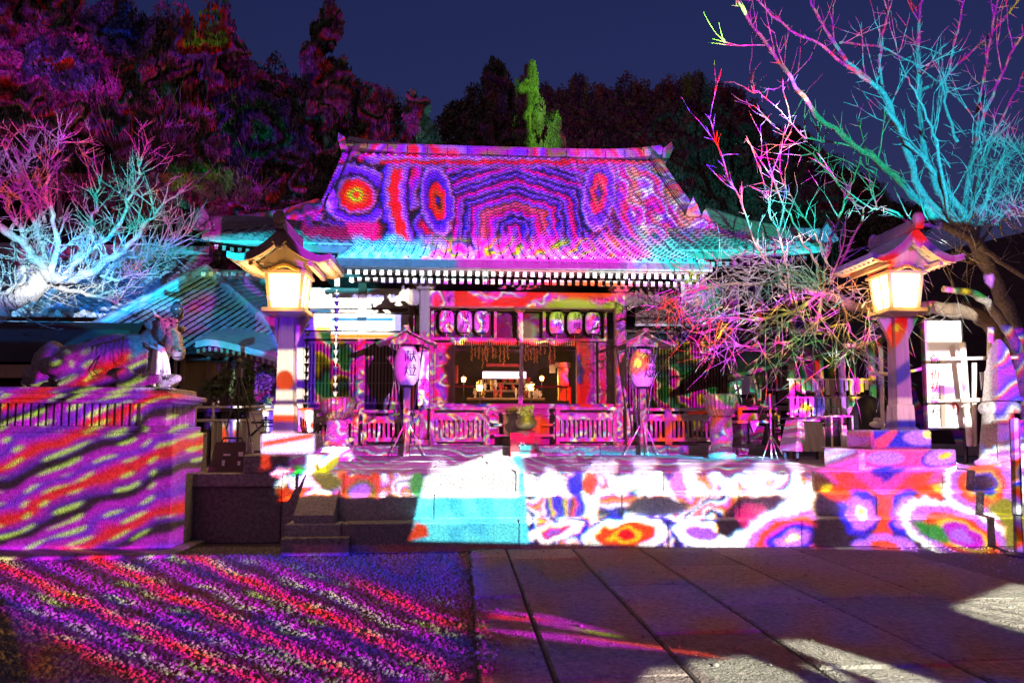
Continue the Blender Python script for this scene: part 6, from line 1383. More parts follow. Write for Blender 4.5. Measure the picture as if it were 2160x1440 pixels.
sto = thing('dark_storehouse', 'low dark shed with a wooden eave board behind the stone ox at the left edge', 'building', (-8, 12.5, 0))
zk = P(100, 668, 12.3).z; zk2 = P(100, 772, 12.0).z; zk3 = P(100, 800, 12.0).z; xk = P(262, 700, 12.2).x
mb = MB(); mb.quad((-14, 12.9, zk), (xk, 12.9, zk), (xk + .25, 11.7, zk2 + .04), (-14, 11.7, zk2 + .04)); mb.quad((-14, 12.9, zk), (-14, 14.2, zk2), (xk, 14.2, zk2), (xk, 12.9, zk)); part('shed_roof', mb, M_dark, sto)
mb = MB(); mb.bbox(-14, 11.72, zk3, xk + .1, 11.8, zk2, .01); part('eave_board', mb, M_wood, sto)
mb = MB(); mb.box(-14, 12.0, 0, xk - .1, 14, zk2 - .02); part('shed_wall', mb, M_dark, sto)

# ------------------------------------------------------------------ right side: office, booth and things on the terrace
of = thing('shrine_office', 'dark timber office behind the plum twigs right of the porch', 'building', (7.5, 18, ZP))
for px in (1538, 1598, 1670, 1725, 1795, 1850): x, z = XZ(px, 600, 17.6); mb = MB(); mb.bbox(x - .07, 17.55, ZP, x + .07, 17.7, P(px, 690, 17.6).z if px > 1700 else z, .01); part('post', mb, M_wood, of)
for a, b, c, d, m in ((1540, 792, 1594, 832, M_plaster), (1540, 838, 1596, 856, M_wood), (1602, 832, 1636, 856, M_plaster), (1640, 805, 1666, 850, M_wood), (1540, 745, 1596, 785, M_wood)):
    part('wall_panel', wbox(a, b, c, d, 17.7, .04), m, of)
x0, z1 = XZ(1535, 700, 17.9); x1, z0 = XZ(1990, 935, 17.9); mb = MB(); mb.box(x0, 17.9, ZT, x1 + 3, 18.0, z1); part('back_wall', mb, M_dark, of)
f = lattice(1600, 782, 1668, 822, 17.55, .13, .06, of, rails=(.5,))
mb = MB(); mb.bbox(P(1535, 860, 17.4).x, 17.3, P(1535, 866, 17.4).z, P(1850, 860, 17.4).x, 17.55, P(1535, 855, 17.4).z, .01); part('counter', mb, M_woodx, of)
mb = MB(); a, b, c, d = P(1440, 556, 17.2), P(1850, 545, 17.2), P(1860, 575, 16), P(1440, 580, 16.2)
# votive plaque rack under a plain roof
vr = thing('votive_rack', 'tall rack hung with wooden votive plaques and paper strips under a dark pent roof', 'rack', (P(1750, 900, 13).x, 13, ZT))
r0, r1 = P(1640, 800, 13), P(1850, 800, 13)
mb = MB(); q = [P(1535, 792, 12.7), P(1860, 712, 12.4), P(1860, 672, 13.9), P(1560, 742, 14.2)]; mb.quad(*q); mb.quad(*[p + Vector((0, 0, -.07)) for p in q[::-1]]); mb.quad(q[0], q[1], q[1] + Vector((0, 0, -.07)), q[0] + Vector((0, 0, -.07))); part('pent_roof', mb, M_dark, vr)
for px in (1668, 1722, 1775, 1838): x, z = XZ(px, 765 - (px - 1640) * .22, 13.1); mb = MB(); mb.bbox(x - .05, 13.06, ZT, x + .05, 13.16, z, .01); part('post', mb, M_wood, vr)
for py in (800, 838, 872): a, b = P(1660, py, 13.0), P(1842, py, 13.0); mb = MB(); mb.tube([a, b], .018, 6); part('rail', mb, M_bamboo, vr)
for row, (pya, pyb) in enumerate(((800, 834), (838, 868), (858, 886))):
    px = 1664 + rng.uniform(0, 3)
    while px < 1838:
        w_ = rng.uniform(4.5, 11); x0, z1 = XZ(px, pya + rng.uniform(0, 3), 12.95); x1, z0 = XZ(px + w_, pyb - rng.uniform(0, 12), 12.95); yy = 12.95 - .03 * row + rng.uniform(-.02, .02); mb = MB(); mb.box(x0, yy, z0, x1, yy + .012, z1)
        if rng.random() < .35: mb.prism([(x0, z1), (x1, z1), ((x0 + x1) / 2, z1 + .05)], yy, yy + .012)
        part('plaque' if w_ > 7 else 'paper_strip', mb, [M_wood, M_white, M_curt, M_paper][rng.integers(4)], vr); px += w_ + rng.uniform(.8, 4)
mb = MB(); a = P(1655, 893, 12.8); b = P(1850, 888, 12.8); mb.bbox(a.x, 12.7, a.z - .05, b.x, 13.1, a.z, .01); part('shelf', mb, M_dark, vr)
# draped tables
def draped(px0, px1, px2, px3, pyt, Y, lab):
    zt_ = P(px1, pyt, Y).z; a, b, c, d = P(px0, 950, Y).x, P(px1, 950, Y).x, P(px2, 950, Y).x, P(px3, 950, Y).x; t = thing('draped_table', lab, 'table', ((a + d) / 2, Y, ZT))
    mb = MB(); n = 26; z0 = ZT + .16
    for i in range(n):
        u0, u1 = i / n, (i + 1) / n; f0, f1 = .03 * math.sin(i * 1.3), .03 * math.sin((i + 1) * 1.3)
        mb.quad((a + (d - a) * u0, Y - .25 + f0, z0), (a + (d - a) * u1, Y - .25 + f1, z0), (b + (c - b) * u1, Y - .15 + f1 * .3, zt_), (b + (c - b) * u0, Y - .15 + f0 * .3, zt_))
    mb.quad((b, Y - .15, zt_), (c, Y - .15, zt_), (c, Y + .3, zt_), (b, Y + .3, zt_)); mb.quad((a, Y - .25, z0), (b, Y - .15, zt_), (b, Y + .3, zt_), (a, Y + .4, z0)); mb.quad((d, Y - .25, z0), (d, Y + .4, z0), (c, Y + .3, zt_), (c, Y - .15, zt_)); part('cloth', mb, M_curt, t, True)
    for x in (a + .06, d - .06):
        for yy in (Y - .18, Y + .3): mb = MB(); mb.box(x - .02, yy - .02, ZT, x + .02, yy + .02, z0 + .02); part('leg', mb, M_black, t)
    mb = MB(); mb.bbox(b - .1, Y - .22, zt_, c + .1, Y + .32, zt_ + .04, .01); part('table_top', mb, M_dark, t)
draped(1664, 1676, 1722, 1748, 884, 12.2, 'table draped with a pleated cloth under the votive rack')
t = thing('donation_bench', 'dark blue bench box right of the right fluted basin', 'bench', (P(1590, 900, 14.2).x, 14.2, ZT))
mb = wbox(1563, 893, 1618, 938, 14.2, .5, .01); part('box_body', mb, M_dark, t); part('bench_top', wbox(1556, 886, 1622, 893, 14.1, .7, .01), M_wood, t)
mb = MB(); a, b, c = P(1580, 888, 14.08), P(1602, 888, 14.08), P(1590, 912, 14.08); mb.prism([(a.x, a.z), (b.x, b.z), (c.x, c.z)], 14.07, 14.1); part('pennant', mb, M_curt, t)
x, z = XZ(1624, 830, 12.4); t = thing('pole_stand', 'thin pole on a splayed stand before the votive rack', 'stand', (x, 12.4, ZT)); mb = MB(); mb.tube([(x, 12.4, z), (x, 12.4, ZT + .02)], .02, 8); part('pole', mb, M_bronze, t)
for px, Y in ((1608, 12.3), (1640, 12.2), (1656, 12.6)): q = P(px, 948, Y); mb = MB(); mb.tube([(x, 12.4, ZT + .45), (q.x, Y, ZT + .01)], .012, 6); part('leg', mb, M_bronze, t)
# glass case with a bottle, dark drum
t = thing('glass_case', 'tall smoked glass case holding a bright bottle left of the right lamp', 'display case', (P(1775, 900, 10.6).x, 10.6, ZT))
mb = MB()
x0, z1 = XZ(1753, 876, 10.6); x1, z0 = XZ(1799, 942, 10.6)
for x in (x0, (x0 + x1) / 2, x1): mb.box(x - .01, 10.58, z0, x + .01, 10.6, z1)
mb.box(x0, 10.58, z1 - .02, x1, 10.9, z1); mb.box(x0, 10.58, z0 - .02, x1, 10.9, z0); part('metal_frame', mb, M_bamboo, t); mb = MB(); mb.box(x0 + .01, 10.8, z0, x1 - .01, 10.82, z1); part('glass_back', mb, M_glass, t)
xb3 = P(1785, 930, 10.65).x; mb = MB(); mb.lathe((xb3, 10.68, z0), [(.06, 0), (.065, .2), (.03, .27), (.028, .33)], 12); part('bottle', mb, M_white, t, True)
for x in (x0 + .06, x0 + .12, x1 - .10, x1 - .05): mb = MB(); mb.lathe((x, 10.62, ZT), [(.018, 0), (.02, .06), (.012, .12)], 6); part('foot', mb, M_white, t)
x, z = XZ(1832, 895, 10.9); t = thing('covered_heater', 'dark rounded heater under a black cover with a pale oval cap', 'heater', (x, 10.9, ZT))
mb = MB(); mb.lathe((x, 10.9, ZT), [(.24, 0), (.26, .15), (.26, .42), (.30, .55), (.27, .78), (.16, 1.0), (.05, 1.08)], 16); part('cover', mb, M_black, t, True)
mb = MB(); mb.ball((x - .04, 10.6, z), (.13, .05, .055), 14, 6); mb.ball((x - .04, 10.6, z + .07), (.06, .04, .04)); part('oval_cap', mb, M_white, t, True)
# tall reception sign
Y = 10.8; x0, z1 = XZ(1950, 676, Y); x1, z0 = XZ(2037, 902, Y)
sg = thing('reception_sign', 'tall white board lettered for prayer reception, right of the right lamp', 'sign', ((x0 + x1) / 2, Y, ZT))
mb = MB(); mb.bbox(x0, Y, z0, x1, Y + .05, z1, .006); part('panel', mb, M_white, sg)
mb = MB(); mb.box(x0 - .03, Y + .01, ZT, x0, Y + .07, z1 + .03); mb.box(x1, Y + .01, ZT, x1 + .03, Y + .07, z1 + .03); mb.box(x0, Y + .01, z0 - .04, x1, Y + .06, z0); mb.box(x0 - .03, Y + .01, z1, x1 + .03, Y + .07, z1 + .03); part('frame', mb, M_dark, sg)
zL = [P(1972, py, Y).z for py in (759, 790, 818, 845, 872)]; xg = P(1973, 800, Y).x
for ch, z, m in zip('御祈祷受付', zL, (M_ink, M_redink, M_redink, M_ink, M_ink)): letters('lettering', ch, .19, xg, Y - .006, z, m, sg)
mb = MB(); c = P(2012, 862, Y); mb.tube([(c.x + .06 * math.cos(a), Y - .012, c.z + .10 * math.sin(a)) for a in np.linspace(-1.2, 2.2, 14)], [.006 + .012 * math.sin(k / 13 * 3.14) for k in range(14)], 6); mb.ball((c.x - .01, Y - .01, c.z + .03), (.025, .006, .04)); part('red_mark', mb, M_redink, sg)
mb = MB(); a, b = XZ(1984, 812, Y - .06), XZ(1996, 900, Y - .06); mb.box(a[0], Y - .06, b[1], b[0], Y - .03, a[1]); solo('bare_stake', mb, M_wood, 'plain brown stake standing before the tall white reception sign', 'stake', (a[0], Y - .06, b[1]))
# bamboo rail frame
bf = thing('bamboo_rail', 'bamboo frame of upright poles and cross rails at the right of the tall sign', 'bamboo frame', (P(2060, 900, 10.4).x, 10.4, ZT))
for (a, b, c, d, r) in ((2030, 722, 2046, 940, .045), (2090, 690, 2086, 900, .045), (2055, 765, 2056, 940, .035), (1858, 755, 1862, 905, .028)):
    q0, q1 = P(a, b, 10.3), P(c, d, 10.5); mb = MB(); mb.tube([q0, (q0 + q1) / 2 + Vector((rng.uniform(-.01, .01), 0, 0)), q1], r, 8); part('upright_pole', mb, M_bamboo, bf)
for (a, b, c, d, r, Y) in ((1966, 757, 2146, 754, .026, 10.25), (2030, 844, 2156, 841, .032, 10.2), (1965, 846, 2030, 844, .02, 10.3), (1910, 786, 1965, 772, .022, 10.9), (1832, 786, 1872, 789, .028, 10.2), (1780, 728, 1818, 730, .03, 10.6), (2030, 860, 2100, 862, .02, 10.6)):
    mb = MB(); mb.tube([P(a, b, Y), P(c, d, Y)], r, 8); q = P(c, d, Y)
    for u in (.25, .6): qq = P(a, b, Y).lerp(q, u); dd = (q - P(a, b, Y)).normalized() * .012; mb.tube([qq - dd, qq + dd], r * 1.15, 8)
    part('cross_rail', mb, M_bamboo, bf)
mb = MB(); a, b, c = P(2066, 785, 10.5), P(2076, 785, 10.5), P(2069, 822, 10.5); mb.prism([(a.x, a.z), (b.x, b.z), (c.x, c.z)], 10.48, 10.5); part('paper_tag', mb, M_white, bf)
# banded stone pillar on flared pedestal at the right edge
Y = 9.9; x = P(2112, 850, Y).x; zz = lambda py: P(2112, py, Y).z
sp = thing('stone_pillar', 'tapering carved stone pillar on a flared pedestal near the right edge', 'stone pillar', (x, Y, ZT))
r = .23; mb = MB(); zb4 = ZT; mb.lathe((x - .06, Y, zb4), [(r * 1.45, 0), (r * 1.42, .06), (r * 1.15, .1), (r * .95, (zz(872) - zb4) * .7), (r * .85, zz(872) - zb4)], 20); part('flared_base', mb, M_stone, sp, True)
mb = MB(); mb.lathe((x - .03, Y, zz(872)), [(r * 1.0, 0), (r * 1.12, .05), (r * 1.12, .12), (r * .9, .17)], 12, flute=.03); part('lotus_band', mb, M_stone, sp)
mb = MB(); mb.lathe((x, Y, zz(845)), [(r * .72, 0), (r * .58, (zz(785) - zz(845))), (r * .62, (zz(783) - zz(845))), (r * .54, (zz(780) - zz(845))), (r * .36, (zz(735) - zz(845))), (.02, zz(716) - zz(845))], 4, sq=True); part('shaft', mb, M_stone, sp)
# dark foreground post and pale box at the right edge
mb = MB(); q0, q1 = P(2140, 884, 7.6), P(2146, 1086, 7.4); mb.tube([q0, q1], .05, 8); mb.lathe((q1.x, q1.y, 0), [(.12, 0), (.12, .03), (.05, .05), (.04, max(.1, q1.z))], 12)
solo('black_post', mb, M_black, 'black metal post standing in front at the right edge', 'post', (q1.x, q1.y, 0))
mb = MB(); x0, z1 = XZ(2146, 893, 9.3); mb.bbox(x0, 9.3, ZT, x0 + .6, 9.7, z1, .015); pb = solo('pale_box', mb, M_stone, 'pale stone box at the right edge of the terrace', 'stone box', (x0, 9.3, ZT))
mb = MB(); mb.bbox(x0 - .02, 9.27, z1, x0 + .62, 9.73, z1 + .05, .01); part('box_lid', mb, M_stone, pb)

# ------------------------------------------------------------------ bare trees
def V3(px, py, Y): return P(px, py, Y)
class Tree:
    def __init__(s): s.limbs = []; s.tw = MB(); s.n = 0
    def limb(s, pts, Y, r0, r1, dY=0, wig=.012):
        q = []; n = len(pts)
        for i, (a, b) in enumerate(pts): q.append(P(a, b, Y + dY * i / max(1, n - 1)))
        # smooth subdivision
        out = [q[0]]
        for i in range(n - 1):
            p0, p1, p2, p3 = q[max(i - 1, 0)], q[i], q[i + 1], q[min(i + 2, n - 1)]
            for k in (1, 2, 3, 4):
                t = k / 4; v = .5 * ((2 * p1) + (p2 - p0) * t + (2 * p0 - 5 * p1 + 4 * p2 - p3) * t * t + (3 * p1 - p0 - 3 * p2 + p3) * t ** 3)
                out.append(v + Vector(rng.normal(size=3)) * wig)
        m = len(out); rad = [(r0 + (r1 - r0) * (i / (m - 1)) ** .8) * rng.uniform(.93, 1.1) * .82 * (1 + .22 * max(0, math.sin(i * 2.1 + 7 * r0 * 100))) for i in range(m)]
        s.limbs.append((out, rad)); return out, rad
    def twig(s, p, d, L, r, depth, up=.25, spread=.6, seg=5, kids=3):
        if s.n > 9000: return
        pts = [p]; d = d.normalized(); q = p
        for k in range(seg):
            d = (d + Vector(rng.normal(size=3)) * .13 + Vector((0, 0, up * .12))).normalized(); q = q + d * (L / seg); pts.append(q)
        s.tw.tube(pts, [r * (1 - .75 * i / seg) for i in range(seg + 1)], 4 if r > .006 else 3, cap=False); s.n += 1
        if depth > 0:
            for k in range(kids):
                i = int(rng.integers(1, seg + 1)); dd = (d + Vector(rng.normal(size=3)) * spread).normalized(); s.twig(pts[i], dd, L * rng.uniform(.35, .7), r * .62, depth - 1, up, spread, max(3, seg - 1), kids)
    def spurs(s, i, every, L, r, side=.9, up=.3, depth=0, kids=2, dens=1.0, spread=.6):
        pts, rad = s.limbs[i]
        for k in range(len(pts) - 1):
            a, b = pts[k], pts[k + 1]; t = (b - a); n = max(1, int(t.length / every * dens)) if rng.random() < dens else 0
            for _ in range(n):
                d = (t.normalized() * .55 + Vector(rng.normal(size=3)) * side + Vector((0, 0, up))).normalized(); s.twig(a.lerp(b, rng.random()), d, L * rng.uniform(.4, 1.2), r, depth, up, spread, 4, kids)
    def build(s, t, m, twm, main=1):
        for k, (pts, rad) in enumerate(s.limbs):
            mb = MB(); mb.tube(pts, rad, 10 if rad[0] > .05 else 6); part('trunk' if k < main else 'branch', mb, m, t, True)
        o = part('twigs', s.tw, twm, t, stuff=True)
# right: tall tree
T = Tree(); Y = 10.2
T.limb([(2190, 1010), (2175, 860), (2150, 740), (2118, 640), (2085, 570), (2050, 500)], Y + .6, .20, .10, -.6)
L1 = [([(2055, 510), (1995, 475), (1940, 425), (1880, 368), (1820, 318), (1740, 260), (1680, 185), (1630, 110), (1585, 50), (1545, -15)], .075, .016, -1.2),
 ([(2050, 500), (1990, 462), (1940, 398), (1912, 310), (1880, 232), (1855, 190), (1800, 140), (1760, 92), (1725, 35), (1708, -15)], .085, .018, -.4),
 ([(1858, 190), (1800, 150), (1730, 98), (1650, 50), (1590, -12)], .035, .014, -.5),
 ([(2050, 500), (2000, 440), (1960, 350), (1940, 260), (1939, 165), (1936, 60), (1950, -20)], .07, .022, .4),
 ([(2055, 500), (2010, 420), (1960, 350), (1905, 280), (1870, 225)], .06, .03, -.2),
 ([(2060, 500), (2035, 455), (2046, 370), (2060, 280), (2066, 205), (2090, 75), (2108, -20)], .055, .018, .5),
 ([(2060, 505), (2035, 430), (2062, 290), (2092, 205), (2130, 122), (2175, 40)], .05, .016, -.6),
 ([(2020, 300), (1996, 215), (2006, 120), (2030, 20), (2036, -20)], .028, .012, .3),
 ([(1942, 192), (1992, 165), (2050, 110), (2112, 48), (2165, -20)], .035, .014, .6),
 ([(1876, 240), (1855, 150), (1864, 50), (1878, -20)], .032, .016, .2),
 ([(2050, 500), (1990, 478), (1920, 470), (1868, 438), (1840, 440)], .04, .012, -.8),
 ([(1770, 90), (1870, 104), (1940, 145), (1985, 178), (2040, 190)], .022, .008, .2),
 ([(2060, 505), (2080, 420), (2110, 340), (2190, 300)], .05, .02, .3),
 ([(2040, 470), (2080, 330), (2120, 235), (2165, 150)], .04, .014, .7),
 ([(2000, 445), (1975, 300), (1955, 250), (1930, 190), (1900, 150)], .03, .01, -.8),
 ([(2060, 520), (2100, 470), (2140, 440), (2190, 430)], .035, .012, .2),
 ([(1820, 320), (1760, 300), (1700, 290), (1660, 250), (1600, 190)], .018, .006, -.5),
 ([(1660, 175), (1620, 190), (1590, 195), (1548, 170)], .014, .006, -.2),
 ([(2065, 520), (2120, 560), (2200, 600)], .05, .03, .3),
 ([(2150, 740), (2100, 660), (2060, 620), (1990, 610)], .09, .05, -.5)]
for pts, a, b, d in L1: T.limb(pts, Y + rng.uniform(-.4, .4), a, b, d)
for i in range(1, len(T.limbs) - 2):
    T.spurs(i, .085, .17, .0075, side=.9, up=.15, depth=0)
    T.spurs(i, .40, .8, .010, side=.5, up=.6, depth=1, kids=3, dens=.34, spread=.4)
T.spurs(13, .08, .55, .008, side=.9, up=.3, depth=1); T.spurs(16, .10, .5, .008, side=.9, up=.3, depth=1)
for _ in range(110):
    a = P(rng.uniform(2000, 2180), rng.uniform(300, 560), Y + rng.uniform(-.8, 1)); T.twig(a, Vector((rng.normal() * .8, rng.normal() * .5, .8)), rng.uniform(.3, .8), .008, 1, .3)
t = thing('tall_bare_tree', 'tall bare tree with long spurred branches filling the upper right', 'tree', (T.limbs[0][0][0].x, T.limbs[0][0][0].y, 0)); T.build(t, M_bark, M_bark)
# right: pruned plum with long water shoots and drooping twigs
T = Tree(); Y = 10.0
T.limb([(2205, 1000), (2170, 850), (2125, 735), (2070, 668), (1990, 652), (1900, 655), (1838, 652), (1775, 634), (1735, 612)], Y + .9, .19, .07, -.7, .02)
for pts, a, b, d in [([(1738, 615), (1738, 560), (1756, 500), (1775, 440), (1800, 380), (1815, 330)], .032, .010, -.3), ([(1680, 640), (1655, 600), (1620, 558), (1590, 505), (1565, 440), (1530, 350), (1492, 243)], .024, .008, -.6),
 ([(1735, 620), (1720, 560), (1690, 500), (1655, 440), (1625, 370), (1572, 293)], .024, .008, -.2), ([(1672, 640), (1656, 550), (1636, 480), (1613, 412)], .018, .006, -.3),
 ([(1750, 600), (1790, 520), (1820, 450), (1785, 412), (1730, 340), (1670, 295), (1600, 238)], .026, .007, .3), ([(1745, 600), (1775, 540), (1783, 480), (1790, 440)], .018, .008, .1),
 ([(1735, 520), (1690, 450), (1660, 400), (1632, 335)], .016, .006, .1), ([(1850, 440), (1830, 350), (1812, 252)], .014, .006, .1),
 ([(1735, 612), (1680, 610), (1600, 600), (1520, 600), (1440, 622), (1385, 655)], .05, .008, -.3), ([(1735, 615), (1680, 655), (1610, 672), (1530, 668), (1460, 690)], .04, .008, -.5),
 ([(1735, 620), (1720, 680), (1680, 712), (1600, 730), (1520, 722)], .035, .007, -.1), ([(1735, 612), (1700, 585), (1640, 570), (1560, 575), (1500, 590), (1450, 575)], .04, .007, .2),
 ([(1740, 620), (1700, 610), (1660, 590), (1640, 560)], .05, .02, 0), ([(1775, 636), (1790, 690), (1800, 740), (1840, 770)], .025, .008, .2), ([(1830, 650), (1840, 700), (1790, 740), (1750, 770)], .02, .006, .1),
 ([(1838, 652), (1870, 600), (1920, 560), (1990, 545), (2060, 560)], .03, .010, .5)]:
    T.limb(pts, Y - .2 + rng.uniform(-.3, .3), a, b, d)
for i in range(1, 9): T.spurs(i, .11, .22, .007, side=.8, up=.1); T.spurs(i, .5, .6, .008, side=.6, up=.5, depth=1, dens=.5)
for i in range(9, len(T.limbs)):
    T.spurs(i, .075, .5, .0075, side=1.0, up=-.1, depth=1, kids=2, dens=.9); T.spurs(i, .26, .8, .008, side=.8, up=-.4, depth=1, kids=3)
T.spurs(0, .5, .7, .012, side=.9, up=.2, depth=1, kids=3, dens=.6)
for _ in range(110):
    px = 1400 + 440 * rng.random(); py = 560 + 170 * rng.random(); a = P(px, py, Y + rng.uniform(-1, .6)); T.twig(a, Vector((rng.normal(), rng.normal() * .5, rng.normal() * .7 - .1)), rng.uniform(.2, .6), .008, 1, -.1, .8, 4, 3)
t = thing('pruned_plum_tree', 'old plum tree whose heavy limb reaches left behind the right lamp with drooping twigs', 'tree', (T.limbs[0][0][0].x, T.limbs[0][0][0].y, 0)); T.build(t, M_barkd, M_bark)
# left: white lit plum
T = Tree(); Y = 11.2
T.limb([(-40, 690), (0, 652), (45, 625), (85, 600), (112, 585)], Y, .18, .15, 0, .025)
for pts, a, b, d in [([(110, 590), (70, 545), (30, 500), (-20, 470)], .10, .05, -.3), ([(112, 585), (92, 530), (75, 480), (50, 420), (25, 350), (8, 290)], .07, .012, .2), ([(112, 580), (120, 520), (110, 450), (95, 390), (110, 330), (135, 290)], .06, .01, -.4),
 ([(115, 590), (170, 545), (190, 480), (205, 430), (210, 370)], .06, .012, .3), ([(112, 590), (160, 585), (215, 560), (270, 520), (310, 470), (355, 420)], .10, .014, -.3), ([(215, 560), (270, 545), (310, 535), (350, 520), (392, 498)], .05, .010, .3),
 ([(115, 600), (160, 615), (210, 628), (255, 640)], .06, .015, -.3), ([(200, 565), (240, 590), (290, 575), (340, 580)], .04, .01, -.5), ([(60, 540), (40, 600), (10, 620), (-30, 610)], .05, .02, -.6), ([(150, 560), (230, 500), (270, 440), (290, 380), (300, 340)], .05, .01, -.5),
 ([(50, 420), (10, 400), (-30, 380)], .03, .012, .2), ([(60, 520), (20, 440), (-10, 380), (-30, 320)], .05, .012, .5), ([(95, 470), (60, 380), (60, 320), (75, 290)], .035, .01, .5)]:
    T.limb(pts, Y + rng.uniform(-.2, .2), a, b, d, .02)
for i in range(len(T.limbs)):
    T.spurs(i, .10, .35, .012, side=.8, up=.5, depth=1, kids=3, dens=1); T.spurs(i, .15, .62, .012, side=.7, up=.6, depth=2, kids=3, dens=.9, spread=.5)
t = thing('old_plum_tree', 'gnarled bare plum tree brightly lit white and cyan at the left edge', 'tree', (T.limbs[0][0][0].x, Y, 0)); T.build(t, M_bark, M_bark)
# ------------------------------------------------------------------ wooded hills behind
SKY_ = [(-700, -260), (-300, -160), (0, -120), (300, -60), (470, -10), (490, 30), (500, 95), (560, 112), (620, 130), (700, 120), (760, 140), (800, 180), (850, 235), (920, 235), (970, 205), (1030, 150), (1100, 160), (1180, 150), (1260, 158), (1330, 160), (1380, 146), (1450, 150), (1520, 172), (1590, 205), (1660, 250), (1720, 300), (1780, 340), (1860, 390), (1980, 440), (2160, 500), (2500, 540), (2900, 560)]
def skyl(px): return float(np.interp(px, [a for a, _ in SKY_], [b for _, b in SKY_]))
def crown_mesh(seed, kind, n=7000):
    r = np.random.default_rng(seed); pts = []
    if kind == 'round':
        k = 34; c = r.normal(size=(k, 3)); c /= np.linalg.norm(c, axis=1)[:, None]; c *= r.uniform(.45, .95, (k, 1)); c[:, 2] = np.abs(c[:, 2]) * 1.05 - .35; rad = r.uniform(.22, .40, k)
    else:
        k = 44; z = r.uniform(0, 1, k) ** .8; a = r.uniform(0, 6.28, k); w_ = (1 - z) ** .55 * .72 + .06; rr_ = w_ * r.uniform(.4, 1, k); c = np.stack([rr_ * np.cos(a), rr_ * np.sin(a), z * 2 - 1], 1); rad = r.uniform(.12, .30, k) * (1.1 - .5 * z)
    idx = r.integers(0, k, n); d = r.normal(size=(n, 3)); d /= np.linalg.norm(d, axis=1)[:, None]; p = c[idx] + d * (rad[idx] * r.uniform(.55, 1.0, n))[:, None]
    it = iter(p); me = leaves('crown', n, lambda: next(it), .060 if kind == 'round' else .048, M_leaf if seed % 2 else M_leaf2, rr=r); return me
CROWNS = {k: [crown_mesh(100 + i + (50 if k == 'conifer' else 0), k) for i in range(4)] for k in ('round', 'conifer')}
mb = MB(); mb.tube([(0, 0, 0), (.01, 0, .5), (0, .01, 1)], [.05, .035, .015], 7); TRK = mb.mesh('trunk', M_barkd)
HB = []   # ground points of the hills
def hill(px, Y):
    top = P(px, skyl(px), max(Y, 1)).z
    return top
TREES = []
def add_tree(px, py, Y, wpx, hm, kind, label, group=None, name='forest_tree'):
    x, zt_ = XZ(px, py, Y); w_ = wpx / FPX * Y / 2; zb_ = max(0, zt_ - hm); HB.append((x, Y, zb_)); TREES.append((x, Y, zb_, zt_, w_, kind, label, group, name))
GR = 'trees on the wooded hills'
for row, (Y, drop) in enumerate(((62, 0), (57, 52), (52, 105), (47, 158), (42, 212), (38, 262))):
    px = -330 + rng.uniform(0, 40)
    while px < 2250:
        s = skyl(px) + drop + rng.uniform(-4, 9); lim = 420 if px < 900 else (430 if px > 1400 else 330)
        if s < lim and not (px < 480 and row == 0):
            wd_ = rng.uniform(95, 150) * (1.0 if row else .9); near = 1 if px > 900 else .82
            kind = 'round'
            zone = next(z for lim_, z in ((150, 'at the far left edge'), (420, 'above the annex roof'), (640, 'above the side hall and left lamp'), (760, 'beside the left end of the ridge'), (900, 'above the left part of the hall ridge'), (1080, 'left of the green lit conifer'), (1250, 'above the middle of the ridge'), (1420, 'above the right end of the ridge'), (1600, 'right of the hall roof'), (1800, 'behind the water shoots of the plum'), (9999, 'behind the tall bare tree')) if px < lim_)
            add_tree(px, s, Y * near, wd_ * 1.1, rng.uniform(6.5, 9.5), kind, 'dark tree on the hill, %s, %s' % (('skyline', 'upper slope', 'middle slope', 'lower slope', 'foot', 'foot')[row], zone), GR)
        px += rng.uniform(50, 76)
for px, py, Y, w_, h, kind, lab in ((690, 28, 41, 165, 17, 'conifer', 'tall ragged conifer rising alone left of the hall roof'), (880, 196, 36, 120, 8, 'conifer', 'small pale conifer above the left end of the hall ridge'), (1040, 136, 38, 130, 9, 'conifer', 'dark conifer just left of the green lit tree above the ridge'),
        (1118, 142, 36, 95, 9, 'conifer', 'slender conifer lit bright green above the middle of the ridge'), (1168, 235, 36, 50, 5, 'round', 'small reddish tree right of the green lit conifer'), (455, -60, 36, 200, 18, 'round', 'huge dark tree whose crown leaves the frame at the upper left'), (800, 165, 38, 110, 10, 'round', 'round topped tree between the tall conifer and the gap of sky')):
    add_tree(px, py, Y, w_, h, kind, lab, name='forest_tree')
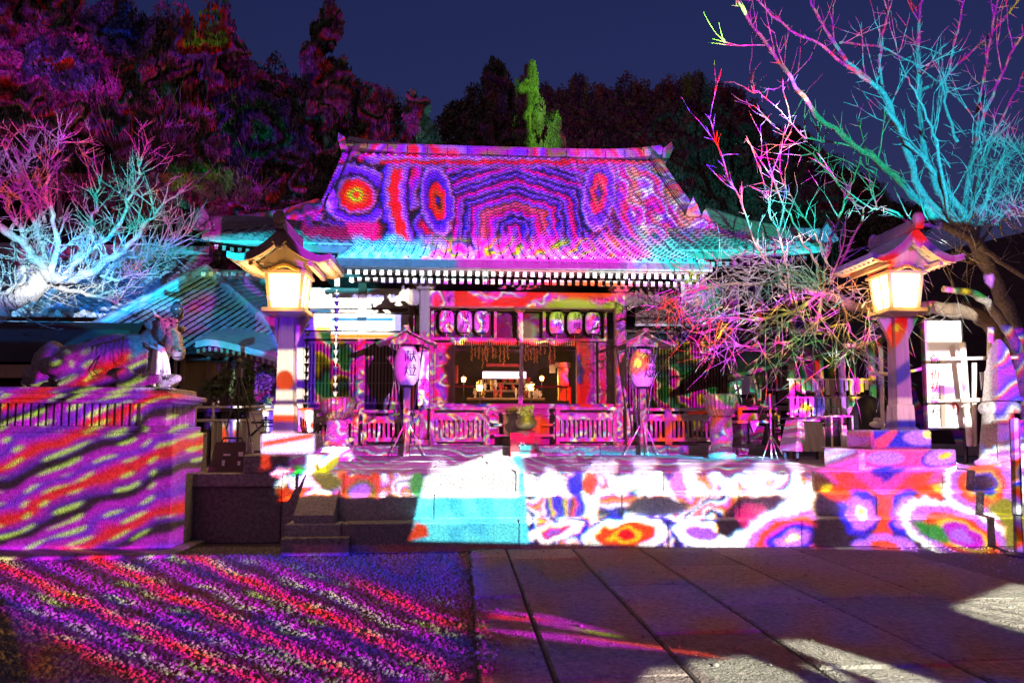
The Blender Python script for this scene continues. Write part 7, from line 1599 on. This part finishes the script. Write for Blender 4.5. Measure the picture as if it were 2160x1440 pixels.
for i, (x, Y, zb_, zt_, w_, kind, lab, grp, nm) in enumerate(TREES):
    t = thing(nm, lab or 'dark leafy forest tree on the wooded hill behind the hall', 'tree', (x, Y, zb_), grp, world=False); h = zt_ - zb_
    c = bpy.data.objects.new('crown', CROWNS[kind][i % 4]); COL.objects.link(c); c.parent = t; hc = h * (.42 if kind == 'round' else .47); c.location = (0, 0, h - hc * (1.0 if kind == 'conifer' else .88)); c.scale = (w_ * (1.0 if kind == 'round' else 1.5), w_ * 1.0, hc); c.rotation_euler = (0, 0, rng.uniform(0, 6.28) if kind == 'round' else 0)
    k = bpy.data.objects.new('trunk', TRK); COL.objects.link(k); k.parent = t; k.location = (0, 0, -.3); k.scale = (h * .35, h * .35, h * .8)
# hill surface fitted under the trees
HBa = np.array(HB); xs = np.linspace(-60, 70, 66); ys = np.linspace(27, 76, 34); Vv = []
for y in ys:
    for x in xs:
        d2 = (HBa[:, 0] - x) ** 2 + (HBa[:, 1] - y) ** 2 + 6; wgt = 1 / d2 ** 2; z = (wgt * HBa[:, 2]).sum() / wgt.sum(); z *= float(np.clip((y - 27) / 9, 0, 1)); Vv.append((x, y, z - .25))
mb = MB(); mb.v = Vv; nx = len(xs)
for j in range(len(ys) - 1):
    for i in range(nx - 1): mb.f.append((j * nx + i, j * nx + i + 1, (j + 1) * nx + i + 1, (j + 1) * nx + i)); mb.m.append(0)
struct('hill', mb, M_hill, True)
# bare shrubs with upright stems at the foot of the left wood
T = Tree()
for _ in range(26): px = rng.uniform(260, 380); T.twig(P(px, rng.uniform(345, 365), 30), Vector(((px - 320) / 110, 0, 1)), rng.uniform(2, 3.6), .035, 1, .1, .4, 5, 3)
for _ in range(22): px = rng.uniform(470, 530); T.twig(P(px, 505, 27), Vector((rng.normal() * .15, 0, 1)), rng.uniform(1.2, 3.2), .018, 1, .2, .4, 5, 3)
t = thing('bare_thicket', 'thicket of bare upright stems at the foot of the left wood', 'shrub', (P(320, 360, 30).x, 30, 4)); part('stems', T.tw, M_bark, t, stuff=True)
sh_ = [('broad low bush under the wood above the annex roof', 350, 400, 470, 440, 24), ('pale low bush left of the hall roof under the wood', 385, 425, 520, 500, 23)]
for lab, a, b, c, d, Y in sh_: shrub(a, b, c, d, Y, lab, 2500, M_leaf2, .12)
